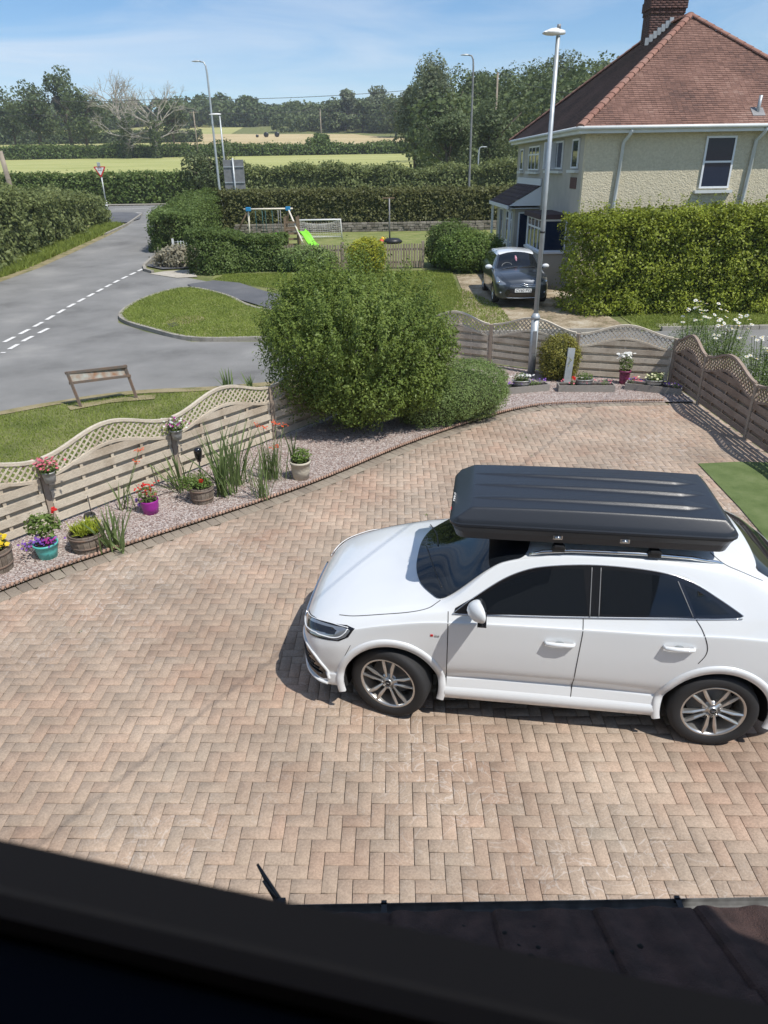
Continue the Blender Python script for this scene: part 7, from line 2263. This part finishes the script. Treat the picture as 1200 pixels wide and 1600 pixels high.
spiky(b6, 'sword_leaves', (g_.x - .10, g_.y + .03, .3), 8, .55, .028, LM['iris'], .12, .15, .015)
# sword-leaved clumps
def iris(label, px_, py_, pyt, n, w_, spread=.28, flowers=None, cat='plant', base=.06):
    g_ = T(px_, py_); hh = A(px_, pyt, g_.y + .05).z
    e = empty('sword_leaf_plant', (g_.x, g_.y, .035), label, cat, 'sword-leaved plants along the left fence')
    spiky(e, 'leaves', (g_.x, g_.y, .03), n, hh, w_, LM['iris'], spread, .35, base)
    if flowers:
        for (fx, fy, col) in flowers:
            q = A(fx, fy, g_.y + .05)
            m = MB(); m.tube([(g_.x + rng.normal(0, .03), g_.y, .04), ((g_.x + q.x) / 2, g_.y + .02, q.z * .6), tuple(q)], .005, n=5); m.build('stem', LM['iris'], e, world=True)
            flower_heads('flower', e, [(q.x + rng.normal(0, .035), q.y + rng.normal(0, .02), q.z + rng.normal(0, .018)) for _ in range(12)], .015, FM[col], 5)
    return e
iris('dense clump of broad sword-shaped leaves right of the lime-green barrel', 178, 860, 783, 30, .030, .22)
iris('tiny sprout with dark leaves growing at the edge of the paving', 193, 868, 838, 6, .022, .35, base=.01)
iris('thin arching stems with one orange-red flower against the fence', 197, 800, 745, 10, .018, .3, [(217, 703, 'orange'), (214, 720, 'orange')])
iris('dark broad-leaved clump behind the feathery half barrel', 283, 768, 690, 26, .032, .5)
iris('tall sword-leaved clump right of the black torch light', 352, 777, 645, 46, .028, .20)
iris('second tall sword-leaved clump beside the crocosmia', 372, 760, 660, 38, .026, .30)
iris('narrow-leaved crocosmia with orange-red flower heads by the fence', 428, 752, 680, 60, .016, .22, [(401, 664, 'orange'), (411, 668, 'orange'), (431, 661, 'orange'), (444, 664, 'orange'), (430, 698, 'orange')], base=.09)
iris('low clump of narrow green leaves in front of the crocosmia', 408, 782, 705, 34, .018, .25)
e = iris('sword leaves growing behind the fence at the left of the huge shrub', 355, 612, 575, 20, .04, .3)
iris('second clump of sword leaves behind the fence, touching the huge shrub', 392, 608, 580, 18, .035, .3)
# solar torches
g_ = T(312, 776)
so = empty('torch_light', (g_.x - .02, g_.y + .25, .035), 'black solar torch light on a stake behind the half barrel', 'garden light')
tz = A(310, 712, g_.y + .25)
m = MB(); m.tube([(g_.x - .02, g_.y + .25, .03), (tz.x, g_.y + .25, tz.z - .08)], .011, n=8); m.build('stake', M['black_plastic'], so, world=True)
m = MB(); m.lathe([(0, -.10), (.03, -.09), (.055, .0), (.062, .08), (.05, .12), (0, .13)], c=(tz.x, g_.y + .25, tz.z), n=16); m.build('lantern', M['gloss_black'], so, world=True)
g_ = T(145, 812)
so2 = empty('garden_stake', (g_.x, g_.y, .035), 'thin black garden stake with round base in front of the fence', 'garden light')
m = MB(); m.tube([(g_.x, g_.y, .03), (g_.x, g_.y, .36)], .006, n=6); m.build('stake', M['black_plastic'], so2, world=True)
m = MB(); m.lathe([(0, .03), (.07, .03), (.08, .01), (.08, 0), (0, 0)], c=(g_.x - .03, g_.y, .06), n=16); m.build('disc', M['black_plastic'], so2, world=True)
# buckets hanging on the fence posts
for (px_, py_, Y_, cols, lb) in ((77, 744, 8.42, ('pink', 'pink'), 'small zinc bucket of pink flowers hung on the left fence post'), (276, 678, 10.0, ('white', 'magenta'), 'zinc bucket of white and magenta flowers hung on the fence post nearer the huge shrub')):
    p = A(px_, py_, Y_ - .10)
    e = pot('hanging_bucket', lb, p.x, p.y, .088, .15, M['zinc'], z=p.z - .08, cat='hanging pot', group='zinc buckets on the fence posts', taper=.75)
    leafball('leaves', e, (p.x, p.y, p.z + .12), (.13, .11, .10), 220, .04, LM['plant'])
    flower_heads('flowers', e, rnd_in(p.x - .04, p.y - .02, p.z + .18, .18, .12, .12, 46), .020, FM[cols[0]], 5)
    flower_heads('flowers', e, rnd_in(p.x + .03, p.y - .02, p.z + .17, .14, .10, .12, 20), .020, FM[cols[1]], 5)
# rear planters
def planter(label, a, b, w_=.24, h=.14):
    a, b = Vector((a[0], a[1], 0)), Vector((b[0], b[1], 0)); d = (b - a); L_ = d.length; d.normalize(); n_ = Vector((-d.y, d.x, 0)); c = (a + b) / 2 + n_ * w_ / 2
    rz = math.atan2(d.y, d.x)
    e = empty('wooden_planter', (c.x, c.y, .035), label, 'planter', 'wooden planters at the far fence')
    m = MB(); zc = .035 + h / 2
    m.box(c - n_ * w_ / 2 + Vector((0, 0, zc)), (L_, .02, h), rz=rz); m.box(c + n_ * w_ / 2 + Vector((0, 0, zc)), (L_, .02, h), rz=rz)
    m.box(c - d * (L_ / 2 - .012) + Vector((0, 0, zc - .002)), (.02, w_ - .022, h), rz=rz); m.box(c + d * (L_ / 2 - .012) + Vector((0, 0, zc - .002)), (.02, w_ - .022, h), rz=rz)
    m.build('boards', M['planter'], e, world=True)
    m = MB(); m.box(c + Vector((0, 0, .035 + h * .75)), (L_ - .05, w_ - .03, .02), rz=rz); m.build('soil', M['soil'], e, world=True)
    return e, c, d, n_
PT = [('grey wooden planter at the foot of the tall lamp post', T(793, 619), T(858, 613), 'white', 'purple', 817, 'pale oval bowl of white flowers in the planter below the lamp post'),
      ('grey wooden planter in the middle of the three at the far fence', T(872, 615), T(960, 615), 'red', 'pink', 913, 'pale oval bowl of leafy green plants in the middle planter'),
      ('grey wooden planter in the shade by the fence corner', T(975, 611), T(1063, 621), 'cream', 'purple', 1020, 'pale oval bowl of cream and purple flowers in the corner planter')]
for i, (lb, a_, b_, c1, c2, fx, lb2) in enumerate(PT):
    e, c, d, n_ = planter(lb, a_, b_)
    for k in range(4):
        cc = c + d * random.uniform(-.42, .42) * (b_ - a_).length
        leafball('leaves', e, (cc.x, cc.y, .20), (.07, .07, .06), 50, .03, LM['hebe'])
    flower_heads('flowers', e, [tuple(c + d * rng.uniform(-.45, .45) * (b_ - a_).length + Vector((0, rng.normal(0, .05), .24 + rng.normal(0, .02)))) for _ in range(26)], .022, FM[c2], 5)
    t = (fx - (793, 872, 975)[i]) / ((858, 960, 1063)[i] - (793, 872, 975)[i])
    q = a_.lerp(b_, t) + n_ * .13
    o_ = pot('oval_bowl', lb2, q.x, q.y, .19, .13, M['zinc'], z=.15, cat='flower pot', group='oval bowls in the planters', taper=.8, sy=.6)
    leafball('leaves', o_, (q.x, q.y, .33), (.17, .12, .10), 300, .035, LM['plant'])
    if i != 1: flower_heads('flowers', o_, rnd_in(q.x, q.y - .03, .37, .26, .12, .10, 30), .027, FM[c1], 5)
    else: flower_heads('flowers', o_, rnd_in(q.x - .22, q.y - .03, .30, .07, .05, .05, 8), .03, FM['red'], 5)
g_ = T(976, 604)
pp_ = pot('flower_pot', 'tall dark pink pot with white flowers against the far fence', g_.x, g_.y + .1, .12, .30, mat_plain('dark_pink_pot_mat', (.20, .03, .09), .5, var=.4, scale=20), taper=.75)
leafball('leaves', pp_, (g_.x, g_.y + .1, .48), (.15, .12, .18), 420, .04, LM['plant'])
flower_heads('flowers', pp_, rnd_in(g_.x, g_.y + .08, .66, .16, .10, .12, 26), .04, FM['white'], 5)
flower_heads('pink_flowers', pp_, rnd_in(g_.x + .18, g_.y, .16, .16, .08, .10, 22), .025, FM['pink'], 5)
# grey post stub leaning by the fence
g_ = T(886, 602); tp = A(893, 544, g_.y + .12)
m = MB(); m.bar((g_.x, g_.y + .06, .03), tuple(tp), .15, .07, up=(0, 1, 0)); tag(m.build('post_stub', M['galv'], world=True), 'short blue-grey weathered slab leaning beside the far fence post', 'post')
# ox-eye daisies behind the right fence
for i, (x, y, h_, n_, lb) in enumerate(((7.15, 15.9, 1.45, 22, 'leggy white daisies behind the right fence, nearest its far corner'), (7.45, 15.0, 1.30, 34, 'dense white daisies behind the right fence, between the other two daisy clumps'), (7.7, 13.7, 1.15, 34, 'leggy white daisies over the right fence at the right edge'))):
    e = empty('daisy_plant', (x, y, 0), lb, 'flowers', 'white daisies behind the right fence')
    m = MB(); heads = []
    for k in range(n_):
        a_ = random.uniform(0, 2 * pi); rr = random.uniform(.05, .62); hz = h_ * random.uniform(.72, 1.08)
        hx, hy = x + rr * cos(a_), y + rr * sin(a_) * .7
        m.tube([(x + rr * .3 * cos(a_), y + rr * .3 * sin(a_), 0), (x + rr * .8 * cos(a_), y + rr * .5 * sin(a_), hz * .6), (hx, hy, hz)], .005, n=4, cap=False)
        heads.append((hx, hy, hz))
    m.build('stems', LM['plant'], e, world=True)
    leafball('leaves', e, (x, y, h_ * .42), (.55, .45, h_ * .46), 5200, .055, LM['hebe'], amp=.4, thick=.3, asp=.25)
    flower_heads('flowers', e, heads, .050, FM['white'], 9)
    m = MB()
    for hh in heads: m.ball((hh[0], hh[1], hh[2] + .008), (.014, .014, .008))
    m.build('flower_centres', M['ballyel'], e, world=True)

# weeds in the paving joints and fallen petals and leaves
random.seed(77)
wd = []
for _ in range(26):
    x, y = random.uniform(-5, 5), random.uniform(3.1, 12)
    if y < edge_y(x) - .2 and not (-1.1 < x < 4.4 and 3.9 < y < 6.9): wd.append((x, y))
P = np.array([(x + rng.normal(0, .012), y + rng.normal(0, .012), .03) for x, y in wd for _ in range(7)])
o = finish('joint_weeds', leaf_mesh('joint_weeds', P, np.repeat([[0, 0, 1.]], len(P), 0), .022, asp=.4), LM['plant'], label='tiny green weeds growing in the joints of the block paving', cat='weeds'); o['kind'] = 'stuff'
P = []
while len(P) < 150:
    x, y = random.uniform(-5, 5.5), random.uniform(5.5, 14)
    if in_poly(x, y, gpoly): P.append((x, y, .052))
    elif y < edge_y(x) and y > edge_y(x) - .9 and random.random() < .25: P.append((x, y, .026))
P = np.array(P)
o = finish('leaf_litter', leaf_mesh('leaf_litter', P, np.repeat([[0, 0, 1.]], len(P), 0), .03, asp=.5, spread=.3), LM['pampas'], label='dry fallen leaves and petals scattered on the gravel bed', cat='leaf litter'); o['kind'] = 'stuff'

# ================================================================ HAZE
m = MB(); m.box((0, 290, 36), (1380, 640, 76))
M_h = bpy.data.materials.new('haze_mat'); M_h.use_nodes = True
nt = M_h.node_tree; nt.nodes.remove(nt.nodes['Principled BSDF'])
pv_ = nt.nodes.new('ShaderNodeVolumePrincipled')
pv_.inputs['Color'].default_value = (0.86, 0.92, 1.0, 1); pv_.inputs['Density'].default_value = 0.0003
nt.links.new(pv_.outputs[0], nt.nodes['Material Output'].inputs['Volume'])
hz = m.build('haze', M_h, world=True); hz['kind'] = 'stuff'
tag(hz, 'thin bluish summer haze over the distant fields and woods', 'haze')
